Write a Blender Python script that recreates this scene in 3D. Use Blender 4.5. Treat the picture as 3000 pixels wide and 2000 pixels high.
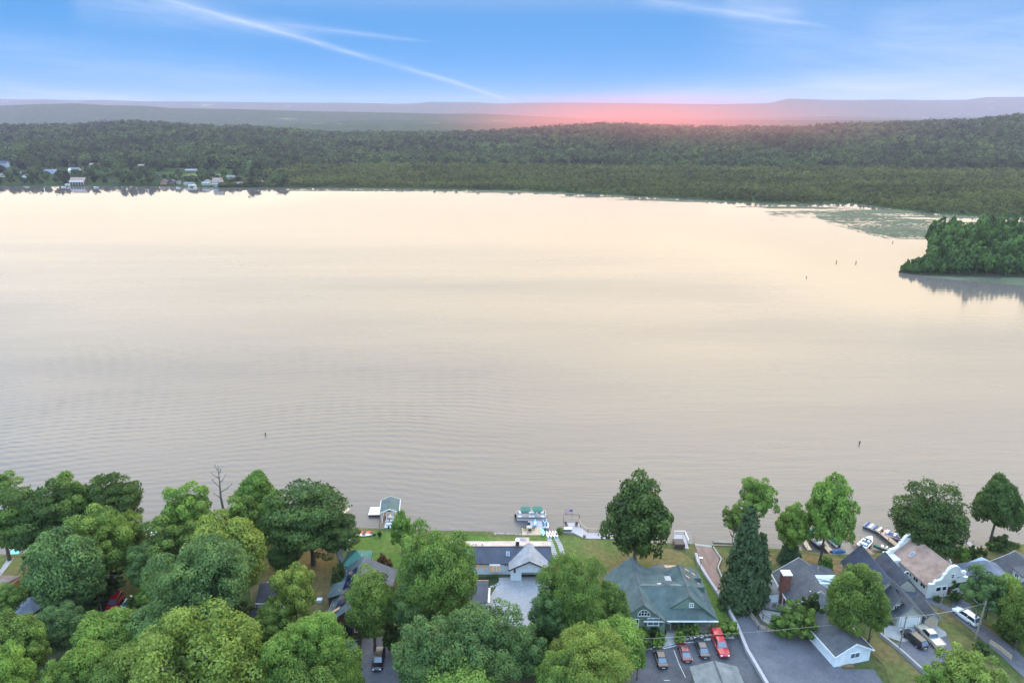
import bpy, bmesh, math, random
import numpy as np
from mathutils import Vector, Matrix, Euler

for o in list(bpy.data.objects):
    bpy.data.objects.remove(o, do_unlink=True)
SC = bpy.context.scene
COL = SC.collection
PI = math.pi
R = math.radians
rnd = random.Random(7)

# ------------------------------------------------------------------ camera
CH, PITCH, FP = 90.0, R(18.39), 2000.0
cam_d = bpy.data.cameras.new('camera')
cam_d.lens = 24.0
cam_d.sensor_width = 36.0
cam_d.clip_start = 0.5
cam_d.clip_end = 40000.0
cam = bpy.data.objects.new('camera', cam_d)
COL.objects.link(cam)
cam.location = (0, 0, CH)
cam.rotation_euler = (PI / 2 - PITCH, 0, 0)
SC.camera = cam

# survey of the photograph: image point -> place on the ground
def ray(px, py):
    a = (px - 1500) / FP
    b = (1000 - py) / FP
    c, s = math.cos(PITCH), math.sin(PITCH)
    return (a, c + b * s, -s + b * c)
LZ = 1.0
def G(px, py, z=LZ):
    r = ray(px, py)
    t = (z - CH) / r[2]
    return (r[0] * t, r[1] * t)
def atY(px, py, Y):
    r = ray(px, py)
    t = Y / r[1]
    return (r[0] * t, CH + r[2] * t)
def atX(px, py, X):
    r = ray(px, py)
    t = X / r[0]
    return (r[1] * t, CH + r[2] * t)

# ------------------------------------------------------------------ light
SUN_EL, SUN_AZ = R(10.0), math.atan(600 / 2107.0)      # low ahead, to the right of the view
sun_d = bpy.data.lights.new('sun', 'SUN')
sun_d.energy = 2.15
sun_d.angle = R(112.0)
sun_d.color = (1.0, 0.67, 0.165)
sun = bpy.data.objects.new('sun', sun_d)
COL.objects.link(sun)
sdir = Vector((math.sin(SUN_AZ) * math.cos(SUN_EL), math.cos(SUN_AZ) * math.cos(SUN_EL), math.sin(SUN_EL)))
sun.rotation_euler = sdir.to_track_quat('Z', 'Y').to_euler()

SC.view_settings.view_transform = 'Standard'
SC.view_settings.look = 'None'
SC.view_settings.gamma = 1.0
SC.view_settings.use_curve_mapping = False
SC.view_settings.exposure = 1.0
SC.cycles.use_denoising = True
SC.cycles.max_bounces = 6
SC.cycles.volume_bounces = 1
SC.cycles.transparent_max_bounces = 8

# node helpers
class NT:
    def __init__(s, tree):
        s.t = tree
        s.n = tree.nodes
        s.l = tree.links
    def put(s, sock, v):
        if v is None:
            return
        if isinstance(v, bpy.types.NodeSocket):
            s.l.new(v, sock)
        else:
            sock.default_value = v
    def math(s, op, a, b=None, c=None, clamp=False):
        n = s.n.new('ShaderNodeMath')
        n.operation = op
        n.use_clamp = clamp
        s.put(n.inputs[0], a)
        s.put(n.inputs[1], b)
        s.put(n.inputs[2], c)
        return n.outputs[0]
    def vmath(s, op, a, b=None):
        n = s.n.new('ShaderNodeVectorMath')
        n.operation = op
        s.put(n.inputs[0], a)
        s.put(n.inputs[1], b)
        return n.outputs['Value'] if op in ('DOT_PRODUCT', 'LENGTH', 'DISTANCE') else n.outputs[0]
    def mix(s, f, a, b, mode='MIX'):
        n = s.n.new('ShaderNodeMix')
        n.data_type = 'RGBA'
        n.blend_type = mode
        s.put(n.inputs[0], f)
        s.put(n.inputs[6], a)
        s.put(n.inputs[7], b)
        return n.outputs[2]
    def ramp(s, f, stops, interp='LINEAR'):
        n = s.n.new('ShaderNodeValToRGB')
        r = n.color_ramp
        r.interpolation = interp
        while len(r.elements) < len(stops):
            r.elements.new(0.5)
        for e, (p, c) in zip(r.elements, stops):
            e.position = p
            e.color = c if len(c) == 4 else (*c, 1)
        s.put(n.inputs[0], f)
        return n.outputs[0]
    def maprange(s, v, a, b, c=0.0, d=1.0, smooth=False):
        n = s.n.new('ShaderNodeMapRange')
        if smooth:
            n.interpolation_type = 'SMOOTHSTEP'
        s.put(n.inputs[0], v)
        for i, q in enumerate((a, b, c, d)):
            s.put(n.inputs[i + 1], q)
        return n.outputs[0]
    def noise(s, vec, scale, detail=3.0, rough=0.5, dist=0.0):
        n = s.n.new('ShaderNodeTexNoise')
        s.put(n.inputs['Vector'], vec)
        n.inputs['Scale'].default_value = scale
        n.inputs['Detail'].default_value = detail
        n.inputs['Roughness'].default_value = rough
        n.inputs['Distortion'].default_value = dist
        return n.outputs[0]
    def mapping(s, vec, scale=(1, 1, 1), rot=(0, 0, 0), loc=(0, 0, 0)):
        n = s.n.new('ShaderNodeMapping')
        s.put(n.inputs[0], vec)
        n.inputs[1].default_value = loc
        n.inputs[2].default_value = rot
        n.inputs[3].default_value = scale
        return n.outputs[0]

# ------------------------------------------------------------------ sky
world = bpy.data.worlds.new('World')
SC.world = world
world.use_nodes = True
W = NT(world.node_tree)
W.n.clear()
w_out = W.n.new('ShaderNodeOutputWorld')
w_bg = W.n.new('ShaderNodeBackground')
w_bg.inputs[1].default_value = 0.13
W.l.new(w_bg.outputs[0], w_out.inputs[0])
tc = W.n.new('ShaderNodeTexCoord').outputs['Generated']
D_ = W.vmath('NORMALIZE', tc)
sx = W.n.new('ShaderNodeSeparateXYZ')
W.l.new(D_, sx.inputs[0])
elev = W.math('MULTIPLY', W.math('ARCSINE', sx.outputs[2]), 180 / PI)   # degrees
nish = W.n.new('ShaderNodeTexSky')
nish.sky_type = 'NISHITA'
nish.sun_disc = False
nish.sun_elevation = SUN_EL
nish.sun_rotation = SUN_AZ
nish.altitude = 200
nish.air_density = 1.0
nish.dust_density = 1.6
nish.ozone_density = 2.0
def SK(r, g, b, k=1.0):
    return (r * k, g * k, b * k, 1)
KS = 4.3
# clear blue sky over the horizon as seen in the picture
blue = W.mix(W.maprange(elev, -1.0, 8.5, smooth=False), SK(0.01, 0.38, 0.82, KS), SK(0.05, 0.30, 0.70, KS))
# thin cloud veil added above the view, brightened to light land and lake
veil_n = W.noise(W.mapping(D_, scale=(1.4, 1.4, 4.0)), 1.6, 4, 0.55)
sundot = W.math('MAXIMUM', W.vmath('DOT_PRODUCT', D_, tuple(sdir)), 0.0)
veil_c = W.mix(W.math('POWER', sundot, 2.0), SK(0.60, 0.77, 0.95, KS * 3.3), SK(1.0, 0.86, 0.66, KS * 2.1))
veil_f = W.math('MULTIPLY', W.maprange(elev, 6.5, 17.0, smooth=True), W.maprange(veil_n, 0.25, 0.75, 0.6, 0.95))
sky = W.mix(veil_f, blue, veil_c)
sky = W.mix(W.math('MULTIPLY', W.maprange(elev, 10.0, 80.0, smooth=True), 0.6), sky,
            W.mix(1.0, nish.outputs[0], (12.0, 12.0, 11.4, 1), 'MULTIPLY'))
# cirrus wisps
def px_dir(px, py):
    return Vector(ray(px, py)).normalized()
wisp_all = None
def streak(p0, p1, w0, w1, inten, scale=60.0, soft=2.0, fade0=0.05, fade1=0.25, stretch=9.0):
    global wisp_all
    d0, d1 = px_dir(*p0), px_dir(*p1)
    n = d0.cross(d1).normalized()
    e = n.cross(d0).normalized()
    ang = math.acos(max(-1, min(1, d0.dot(d1))))
    s = W.vmath('DOT_PRODUCT', D_, tuple(n))
    t = W.math('DIVIDE', W.vmath('DOT_PRODUCT', D_, tuple(e)), math.sin(ang))
    dd = W.vmath('DOT_PRODUCT', D_, tuple(d0))
    comb = W.n.new('ShaderNodeCombineXYZ')
    W.put(comb.inputs[0], W.math('MULTIPLY', s, 1.0))
    W.put(comb.inputs[1], W.math('MULTIPLY', t, ang / stretch))
    nz = W.noise(comb.outputs[0], scale, 5, 0.65, 0.4)
    nz2 = W.noise(comb.outputs[0], scale * 0.25, 2, 0.5)
    wob = W.math('MULTIPLY', W.math('SUBTRACT', nz2, 0.5), w0 * 2.2)
    width = W.math('ADD', W.math('MULTIPLY', t, w1 - w0), w0)
    q = W.math('DIVIDE', W.math('ADD', s, wob), W.math('MAXIMUM', width, 0.0004))
    prof = W.math('EXPONENT', W.math('MULTIPLY', W.math('POWER', W.math('ABSOLUTE', q), soft), -1.0))
    m = W.math('MULTIPLY', prof, W.maprange(nz, 0.3, 0.65, 0.25, 1.0))
    m = W.math('MULTIPLY', m, W.maprange(t, -0.02, fade0, 0, 1, True))
    m = W.math('MULTIPLY', m, W.maprange(t, 1.0 - fade1, 1.02, 1, 0, True))
    m = W.math('MULTIPLY', m, W.math('GREATER_THAN', dd, 0.0))
    m = W.math('MULTIPLY', m, inten)
    wisp_all = m if wisp_all is None else W.math('ADD', wisp_all, m)
streak((430, -20), (1540, 304), 0.0050, 0.0022, 0.50, 170, 1.6, 0.02, 0.10)
streak((200, -30), (1000, 110), 0.020, 0.006, 0.40, 60, 1.5, 0.05, 0.4)
streak((760, 60), (1300, 128), 0.006, 0.0016, 0.32, 120, 1.6, 0.2, 0.3)
streak((1850, -10), (2460, 84), 0.008, 0.0025, 0.36, 110, 1.7, 0.1, 0.2)
streak((2100, 12), (2380, 35), 0.012, 0.008, 0.30, 70, 1.7, 0.2, 0.3)
streak((-100, 150), (1000, 250), 0.022, 0.020, 0.26, 40, 2.0, 0.1, 0.4)
streak((-100, 245), (520, 300), 0.009, 0.006, 0.35, 60, 1.7, 0.02, 0.3)
streak((2000, 60), (3200, 190), 0.030, 0.045, 0.30, 40, 1.8, 0.3, 0.02)
streak((1700, 285), (3300, 210), 0.010, 0.030, 0.36, 40, 1.8, 0.25, 0.02)
streak((2300, 240), (3300, 285), 0.012, 0.016, 0.32, 45, 1.8, 0.2, 0.02)
streak((2500, 90), (3300, 40), 0.02, 0.03, 0.28, 40, 1.8, 0.2, 0.02)
sky = W.mix(W.math('MINIMUM', wisp_all, 0.9), sky, SK(0.72, 0.82, 1.0, KS))
# below the horizon: dull land
sky = W.mix(W.maprange(elev, -3.0, -0.8), SK(0.20, 0.22, 0.26, KS), sky)
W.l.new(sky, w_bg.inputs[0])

# ------------------------------------------------------------------ materials
MATS = {}
def new_mat(name):
    m = bpy.data.materials.new(name)
    m.use_nodes = True
    t = NT(m.node_tree)
    return m, t, m.node_tree.nodes['Principled BSDF']
def obj_co(t):
    return t.n.new('ShaderNodeTexCoord').outputs['Object']
def pos_co(t):
    return t.n.new('ShaderNodeNewGeometry').outputs['Position']
def mat(name, col, rough=0.7, var=0.12, scale=2.0, bump=0.0, metal=0.0, spec=0.5, emit=None, es=0.0, coat=0.0, fine=0.0):
    if name in MATS:
        return MATS[name]
    m, t, b = new_mat(name)
    co = pos_co(t)
    nz = t.noise(co, scale, 4, 0.6)
    f = t.maprange(nz, 0.3, 0.7, 1 - var, 1 + var)
    if fine:
        f = t.math('MULTIPLY', f, t.maprange(t.noise(co, scale * 9, 2, 0.6), 0.3, 0.7, 1 - fine, 1 + fine))
    c = t.mix(1.0, (*col, 1), t.n.new('ShaderNodeCombineXYZ').outputs[0], 'MULTIPLY')
    n = t.n.new('ShaderNodeVectorMath')
    n.operation = 'SCALE'
    n.inputs[0].default_value = col
    t.put(n.inputs['Scale'], f)
    t.l.new(n.outputs[0], b.inputs['Base Color'])
    b.inputs['Roughness'].default_value = rough
    b.inputs['Metallic'].default_value = metal
    b.inputs['Specular IOR Level'].default_value = spec
    b.inputs['Coat Weight'].default_value = coat
    if bump:
        bn = t.n.new('ShaderNodeBump')
        bn.inputs['Strength'].default_value = bump
        bn.inputs['Distance'].default_value = 0.03
        t.put(bn.inputs['Height'], t.noise(co, scale * 6, 3, 0.6))
        t.l.new(bn.outputs[0], b.inputs['Normal'])
    if emit:
        b.inputs['Emission Color'].default_value = (*emit, 1)
        b.inputs['Emission Strength'].default_value = es
    MATS[name] = m
    return m
def roof_mat(name, col, course=0.16, var=0.32, seam=None):
    """asphalt shingles in courses (or standing-seam metal when seam gives the axis)"""
    m, t, b = new_mat(name)
    co = obj_co(t)
    sp = t.n.new('ShaderNodeSeparateXYZ')
    t.l.new(co, sp.inputs[0])
    blot = t.maprange(t.noise(co, 0.5, 4, 0.6), 0.3, 0.7, 1 - var, 1 + var)
    grit = t.maprange(t.noise(co, 5.0, 3, 0.7), 0.3, 0.7, 0.82, 1.18)
    if seam is None:
        fr = t.math('FRACT', t.math('DIVIDE', sp.outputs[2], course * 0.5))
        line = t.maprange(fr, 0.0, 0.18, 0.80, 1.0)
    else:
        fr = t.math('FRACT', t.math('DIVIDE', sp.outputs[seam], 0.45))
        line = t.maprange(t.math('ABSOLUTE', t.math('SUBTRACT', fr, 0.5)), 0.38, 0.5, 1.0, 0.62)
    f = t.math('MULTIPLY', t.math('MULTIPLY', blot, grit), line)
    n = t.n.new('ShaderNodeVectorMath')
    n.operation = 'SCALE'
    n.inputs[0].default_value = col
    t.put(n.inputs['Scale'], f)
    t.l.new(n.outputs[0], b.inputs['Base Color'])
    b.inputs['Roughness'].default_value = 0.85 if seam is None else 0.6
    bn = t.n.new('ShaderNodeBump')
    bn.inputs['Strength'].default_value = 0.5
    bn.inputs['Distance'].default_value = 0.03
    t.put(bn.inputs['Height'], f)
    t.l.new(bn.outputs[0], b.inputs['Normal'])
    MATS[name] = m
    return m
def siding_mat(name, col, pitch=0.2, axis=2):
    m, t, b = new_mat(name)
    co = obj_co(t)
    sp = t.n.new('ShaderNodeSeparateXYZ')
    t.l.new(co, sp.inputs[0])
    fr = t.math('FRACT', t.math('DIVIDE', sp.outputs[axis], pitch))
    line = t.maprange(fr, 0.0, 0.2, 0.72, 1.0)
    dirt = t.maprange(t.noise(co, 0.9, 4, 0.6), 0.3, 0.7, 0.86, 1.06)
    f = t.math('MULTIPLY', line, dirt)
    n = t.n.new('ShaderNodeVectorMath')
    n.operation = 'SCALE'
    n.inputs[0].default_value = col
    t.put(n.inputs['Scale'], f)
    t.l.new(n.outputs[0], b.inputs['Base Color'])
    b.inputs['Roughness'].default_value = 0.6
    MATS[name] = m
    return m
def grass_mat(name, green, dry, bias=0.5, scale=0.12):
    m, t, b = new_mat(name)
    co = pos_co(t)
    big = t.noise(co, scale, 5, 0.6, 0.6)
    fine = t.noise(co, 3.0, 3, 0.7)
    f = t.maprange(t.math('ADD', big, t.math('MULTIPLY', t.math('SUBTRACT', fine, 0.5), 0.35)), bias - 0.14, bias + 0.14)
    c = t.mix(f, (*green, 1), (*dry, 1))
    g = t.maprange(t.noise(co, 1.1, 3, 0.6), 0.3, 0.7, 0.75, 1.25)
    n = t.n.new('ShaderNodeVectorMath')
    n.operation = 'SCALE'
    t.put(n.inputs[0], c)
    t.put(n.inputs['Scale'], g)
    t.l.new(n.outputs[0], b.inputs['Base Color'])
    b.inputs['Roughness'].default_value = 0.95
    b.inputs['Specular IOR Level'].default_value = 0.15
    bn = t.n.new('ShaderNodeBump')
    bn.inputs['Strength'].default_value = 0.6
    bn.inputs['Distance'].default_value = 0.15
    t.put(bn.inputs['Height'], fine)
    t.l.new(bn.outputs[0], b.inputs['Normal'])
    MATS[name] = m
    return m
def leaf_mat(name, col, hi, spread=0.35, stand=False):
    """leaf colour; every leaf has its own tone, every tree its own tint"""
    m, t, b = new_mat(name)
    at = t.n.new('ShaderNodeAttribute')
    at.attribute_name = 'tone'
    oi = t.n.new('ShaderNodeObjectInfo')
    c = t.mix(t.maprange(at.outputs['Fac'], 0.15, 0.85), (*col, 1), (*hi, 1))
    k = t.maprange(oi.outputs['Random'], 0, 1, 1 - spread, 1 + spread)
    if stand:
        k = t.math('MULTIPLY', k, t.maprange(t.noise(t.mapping(pos_co(t), (0.006, 0.010, 0.006)), 1.0, 4, 0.6), 0.32, 0.68, 0.55, 1.45))
    c2 = t.mix(t.math('MULTIPLY', t.math('FRACT', t.math('MULTIPLY', oi.outputs['Random'], 7.31)), 0.35), c,
               t.mix(1.0, c, (1.3, 1.0, 0.8, 1), 'MULTIPLY'))
    n = t.n.new('ShaderNodeVectorMath')
    n.operation = 'SCALE'
    t.put(n.inputs[0], c2)
    t.put(n.inputs['Scale'], k)
    t.l.new(n.outputs[0], b.inputs['Base Color'])
    b.inputs['Roughness'].default_value = 0.65
    b.inputs['Specular IOR Level'].default_value = 0.25
    tr = t.n.new('ShaderNodeBsdfTranslucent')
    t.l.new(n.outputs[0], tr.inputs[0])
    ms = t.n.new('ShaderNodeMixShader')
    ms.inputs[0].default_value = 0.38
    t.l.new(b.outputs[0], ms.inputs[1])
    t.l.new(tr.outputs[0], ms.inputs[2])
    t.l.new(ms.outputs[0], m.node_tree.nodes['Material Output'].inputs[0])
    MATS[name] = m
    return m

# ------------------------------------------------------------------ mesh helpers
def link(name, me, parent=None, loc=None):
    o = bpy.data.objects.new(name, me)
    COL.objects.link(o)
    if parent is not None:
        o.parent = parent
    if loc:
        o.location = loc
    return o
def tag(o, label=None, cat=None, group=None, kind=None):
    if label: o['label'] = label
    if cat: o['category'] = cat
    if group: o['group'] = group
    if kind: o['kind'] = kind
    return o
def thing(name, label, cat, loc=(0, 0, LZ), rz=0.0, group=None):
    o = bpy.data.objects.new(name, None)
    COL.objects.link(o)
    o.empty_display_size = 0.5
    o.location = loc
    o.rotation_euler = (0, 0, rz)
    return tag(o, label, cat, group)
def np_mesh(name, v, f, m=None, attr=None):
    v = np.asarray(v, dtype=np.float32)
    f = np.asarray(f, dtype=np.int32)
    me = bpy.data.meshes.new(name)
    k = f.shape[1]
    me.vertices.add(len(v))
    me.vertices.foreach_set('co', v.ravel())
    me.loops.add(f.size)
    me.loops.foreach_set('vertex_index', f.ravel())
    me.polygons.add(len(f))
    me.polygons.foreach_set('loop_start', np.arange(0, f.size, k, dtype=np.int32))
    me.update(calc_edges=True)
    if attr is not None:
        a = me.attributes.new('tone', 'FLOAT', 'POINT')
        a.data.foreach_set('value', np.asarray(attr, dtype=np.float32))
    if m: me.materials.append(m)
    return me
class MB:
    def __init__(s):
        s.v, s.f = [], []
    def add(s, vs, fs):
        n = len(s.v)
        s.v += [tuple(p) for p in vs]
        s.f += [tuple(i + n for i in f) for f in fs]
        return s
    def box(s, x0, x1, y0, y1, z0, z1):
        vs = [(x, y, z) for z in (z0, z1) for x, y in ((x0, y0), (x1, y0), (x1, y1), (x0, y1))]
        return s.add(vs, [(3, 2, 1, 0), (4, 5, 6, 7), (0, 1, 5, 4), (1, 2, 6, 5), (2, 3, 7, 6), (3, 0, 4, 7)])
    def prism(s, poly, z0, z1):
        n = len(poly)
        a = sum(poly[i][0] * poly[(i + 1) % n][1] - poly[(i + 1) % n][0] * poly[i][1] for i in range(n))
        if a < 0: poly = poly[::-1]
        vs = [(x, y, z0) for x, y in poly] + [(x, y, z1) for x, y in poly]
        fs = [tuple(range(n - 1, -1, -1)), tuple(range(n, 2 * n))] + [(i, (i + 1) % n, n + (i + 1) % n, n + i) for i in range(n)]
        return s.add(vs, fs)
    def hull8(s, lo, hi):
        """two quads (each 4 points, same order) joined into a solid"""
        return s.add(list(lo) + list(hi), [(3, 2, 1, 0), (4, 5, 6, 7), (0, 1, 5, 4), (1, 2, 6, 5), (2, 3, 7, 6), (3, 0, 4, 7)])
    def slab(s, pts, t):
        """a sloping plate: polygon pts (3d, ccw from above) with thickness t downwards"""
        n = len(pts)
        vs = [tuple(p) for p in pts] + [(p[0], p[1], p[2] - t) for p in pts]
        fs = [tuple(range(n)), tuple(range(2 * n - 1, n - 1, -1))] + [(i, n + i, n + (i + 1) % n, (i + 1) % n) for i in range(n)]
        return s.add(vs, fs)
    def tube(s, p0, p1, r0, r1=None, n=6, cap=True):
        r1 = r0 if r1 is None else r1
        p0, p1 = Vector(p0), Vector(p1)
        d = (p1 - p0).normalized()
        u = d.orthogonal().normalized()
        w = d.cross(u)
        vs = []
        for p, r in ((p0, r0), (p1, r1)):
            for i in range(n):
                a = 2 * PI * i / n
                vs.append(p + u * math.cos(a) * r + w * math.sin(a) * r)
        fs = [(i, (i + 1) % n, n + (i + 1) % n, n + i) for i in range(n)]
        if cap: fs += [tuple(range(n - 1, -1, -1)), tuple(range(n, 2 * n))]
        return s.add(vs, fs)
    def path(s, pts, r, n=5):
        for a, b in zip(pts, pts[1:]): s.tube(a, b, r, r, n)
        return s
    def wall(s, poly, t):
        """upright plates along an open polyline: list of (x, y), height pair and thickness"""
        return s
    def strip(s, pts, w, z0, z1):
        for (a, b) in zip(pts, pts[1:]):
            a, b = Vector(a), Vector(b)
            d = (b - a)
            if d.length < 1e-6: continue
            d.normalize()
            q = Vector((-d.y, d.x)) * w / 2
            e = d * w * 0.0
            s.prism([tuple(a - q - e), tuple(b - q + e), tuple(b + q + e), tuple(a + q - e)], z0, z1)
        return s
    def loft(s, rings, closed=True, caps=True):
        n = len(rings[0])
        vs = [p for r in rings for p in r]
        fs = []
        for k in range(len(rings) - 1):
            for i in range(n if closed else n - 1):
                j = (i + 1) % n
                fs.append((k * n + i, k * n + j, (k + 1) * n + j, (k + 1) * n + i))
        if caps:
            fs += [tuple(range(n - 1, -1, -1)), tuple(range((len(rings) - 1) * n, len(rings) * n))]
        return s.add(vs, fs)
    def mesh(s, name, m=None, smooth=False):
        me = bpy.data.meshes.new(name)
        me.from_pydata(s.v, [], s.f)
        if m: me.materials.append(m)
        if smooth: me.shade_smooth()
        return me
    def build(s, name, m, parent=None, smooth=False, loc=None, fixn=False):
        me = s.mesh(name, m, smooth)
        if fixn:
            bm = bmesh.new(); bm.from_mesh(me)
            bmesh.ops.recalc_face_normals(bm, faces=bm.faces)
            bm.to_mesh(me); bm.free()
        return link(name, me, parent, loc)
def solo(mb, name, m, label, cat, group=None, kind=None, **k):
    return tag(mb.build(name, m, None, **k), label, cat, group, kind)
# ------------------------------------------------------------------ terrain tables
def table(pts, fn):
    xs, vs = [], []
    for px, py in pts:
        r = ray(px, py)
        xs.append(r[0] / r[1])
        vs.append(fn(px, py))
    return np.array(xs), np.array(vs)
SHORE = table([(-1500, 540), (0, 546), (450, 547), (620, 551), (1000, 552), (1300, 556), (1500, 560), (1650, 566), (1800, 574), (2000, 584),
               (2100, 589), (2200, 596), (2300, 600), (2500, 598), (2600, 612), (2700, 625), (2800, 632), (2900, 638), (3000, 640), (4500, 660)],
              lambda a, b: G(a, b, 0)[1])
def ztab(Y, sub=0.0):
    return lambda a, b: CH + ray(a, b)[2] / ray(a, b)[1] * Y - sub
CREST = table([(-1500, 372), (0, 368), (200, 367), (260, 364), (330, 357), (400, 357), (480, 362), (550, 366), (650, 371), (750, 373), (870, 382),
               (960, 391), (1100, 391), (1300, 390), (1400, 388), (1500, 381), (1560, 376), (1640, 372), (1700, 366), (1770, 363), (1830, 364),
               (1900, 369), (2000, 373), (2230, 374), (2400, 372), (2450, 364), (2550, 363), (2650, 360), (2730, 355), (2850, 352), (2920, 342),
               (3000, 335), (4500, 325)], ztab(2000, 13.0))
RIDGE1 = table([(-1500, 330), (-300, 320), (0, 310), (100, 306), (220, 303), (300, 308), (430, 311), (500, 317), (700, 320), (900, 326), (1150, 330),
                (1300, 334), (1400, 333), (1600, 342), (1800, 352), (4500, 352)], ztab(5200))
RIDGE2 = table([(-1500, 290), (0, 290), (60, 292), (130, 291), (220, 294), (300, 293), (420, 297), (600, 298), (760, 300), (850, 301), (1000, 301), (1100, 303),
                (1150, 305), (1220, 303), (1260, 299), (1400, 300), (1460, 304), (1540, 301), (1700, 301), (1950, 304), (2100, 306), (2250, 303), (2310, 289),
                (2430, 293), (2500, 294), (2600, 292), (2720, 294), (2830, 293), (2890, 285), (3000, 284), (4500, 288)], ztab(9500))
def look(tb, q):
    return np.interp(q, tb[0], tb[1])
def sst(x):
    x = np.clip(x, 0, 1)
    return x * x * (3 - 2 * x)
def vnoise(x, y, s, seed=0):
    x = np.asarray(x) / s + seed * 17.3
    y = np.asarray(y) / s + seed * 9.1
    xi, yi = np.floor(x), np.floor(y)
    fx, fy = x - xi, y - yi
    fx, fy = fx * fx * (3 - 2 * fx), fy * fy * (3 - 2 * fy)
    def h(a, b):
        q = np.sin(a * 127.1 + b * 311.7) * 43758.5453
        return q - np.floor(q)
    return (h(xi, yi) * (1 - fx) + h(xi + 1, yi) * fx) * (1 - fy) + (h(xi, yi + 1) * (1 - fx) + h(xi + 1, yi + 1) * fx) * fy
def swamp_end(q):
    # where the low shrub swamp gives way to tall forest (none on the left, where houses stand)
    return np.interp(q, [-0.42, -0.31, -0.1, 0.2, 0.5, 0.8], [0, 330, 360, 420, 470, 520])
def height(x, y):
    x, y = np.asarray(x, float), np.asarray(y, float)
    q = x / y
    ys = look(SHORE, q)
    zc = look(CREST, q)
    se = swamp_end(q)
    t = (y - ys - se) / (2000 - ys - se)
    pr = sst(np.clip(t, 0, 1) * 0.93 + 0.0) ** 0.9
    pr = 0.45 * np.clip(t, 0, 1) + 0.55 * pr
    h = 0.8 + (zc - 0.8) * pr + (vnoise(x, y, 170, 1) - 0.5) * 14 * np.clip(t * 3, 0, 1) * np.clip((2000 - y) / 500, 0, 1)
    h = np.where(y < ys + 12, -1.0 + 1.8 * np.clip((y - ys + 4) / 14, 0, 1), h)
    fall = sst((y - 2000) / 700)
    val = 6 + vnoise(x * .45, y, 520, 2) * 44 + vnoise(x * .6, y, 210, 5) * 14
    h = h * (1 - fall) + val * fall
    z1, z2 = look(RIDGE1, q), look(RIDGE2, q)
    b1 = np.clip(1 - np.abs(y - 5200) / 1100, 0, 1)
    h = h + (z1 - h) * sst(b1) * np.where(z1 > 5, 1, 0)
    b3 = np.clip(1 - np.abs(y - 7000) / 700, 0, 1)
    h = h + sst(b3) * 22 * vnoise(x, y * 0.2, 900, 8)
    b2 = np.clip(1 - np.abs(y - 9500) / 1600, 0, 1)
    h = h + (z2 - h) * sst(b2)
    h = np.where(y > 11000, 5, h)
    return h
def on_far(px, py, extra=0.0):
    """place on the far terrain seen at an image point"""
    r = ray(px, py)
    for k in range(600):
        Y = 640 + k * 4.0
        t = Y / r[1]
        x, z = r[0] * t, CH + r[2] * t
        ys = float(look(SHORE, x / Y))
        if Y > ys + 6 and z <= float(height(x, Y)) + extra:
            return (x, Y, float(height(x, Y)))
    return (r[0] * 1000 / r[1], 1000.0, float(height(r[0] * 1000 / r[1], 1000)))

# far land
def far_land():
    qs = np.linspace(-1.35, 1.35, 420)
    ds = np.concatenate([np.linspace(-8, 16, 7), np.linspace(30, 300, 16), np.linspace(330, 1500, 60)])
    ys_far = np.concatenate([np.linspace(2500, 6500, 70), np.linspace(6600, 11200, 60)])
    V = []
    for q in qs:
        s = float(look(SHORE, q))
        col = list(s + ds[ds < 1500] * (2400 - s) / 1500) + list(ys_far)
        V.append([(q * y, y) for y in col])
    V = np.array(V)
    z = height(V[..., 0], V[..., 1])
    nq, nd = V.shape[:2]
    verts = np.dstack([V, z]).reshape(-1, 3)
    i, j = np.meshgrid(np.arange(nq - 1), np.arange(nd - 1), indexing='ij')
    a = i * nd + j
    f = np.stack([a, a + nd, a + nd + 1, a + 1], -1).reshape(-1, 4)
    m, t, b = new_mat('wooded_land')
    co = pos_co(t)
    n1 = t.noise(co, 0.02, 5, 0.65)
    n2 = t.noise(co, 0.0035, 4, 0.6)
    c = t.ramp(n1, [(0.3, (0.020, 0.036, 0.014)), (0.55, (0.040, 0.062, 0.022)), (0.75, (0.070, 0.095, 0.034))])
    c = t.mix(t.maprange(n2, 0.64, 0.72), c, (0.16, 0.20, 0.07, 1))
    t.l.new(c, b.inputs['Base Color'])
    b.inputs['Roughness'].default_value = 1.0
    b.inputs['Specular IOR Level'].default_value = 0.0
    bn = t.n.new('ShaderNodeBump')
    bn.inputs['Strength'].default_value = 1.0
    bn.inputs['Distance'].default_value = 14.0
    t.put(bn.inputs['Height'], n1)
    t.l.new(bn.outputs[0], b.inputs['Normal'])
    me = np_mesh('far_hills', verts, f, m)
    me.shade_smooth()
    o = link('hills', me)
    tag(o, 'wooded hills and long hazy ridges beyond the lake', 'hills', kind='structure')
far_land()

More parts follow.
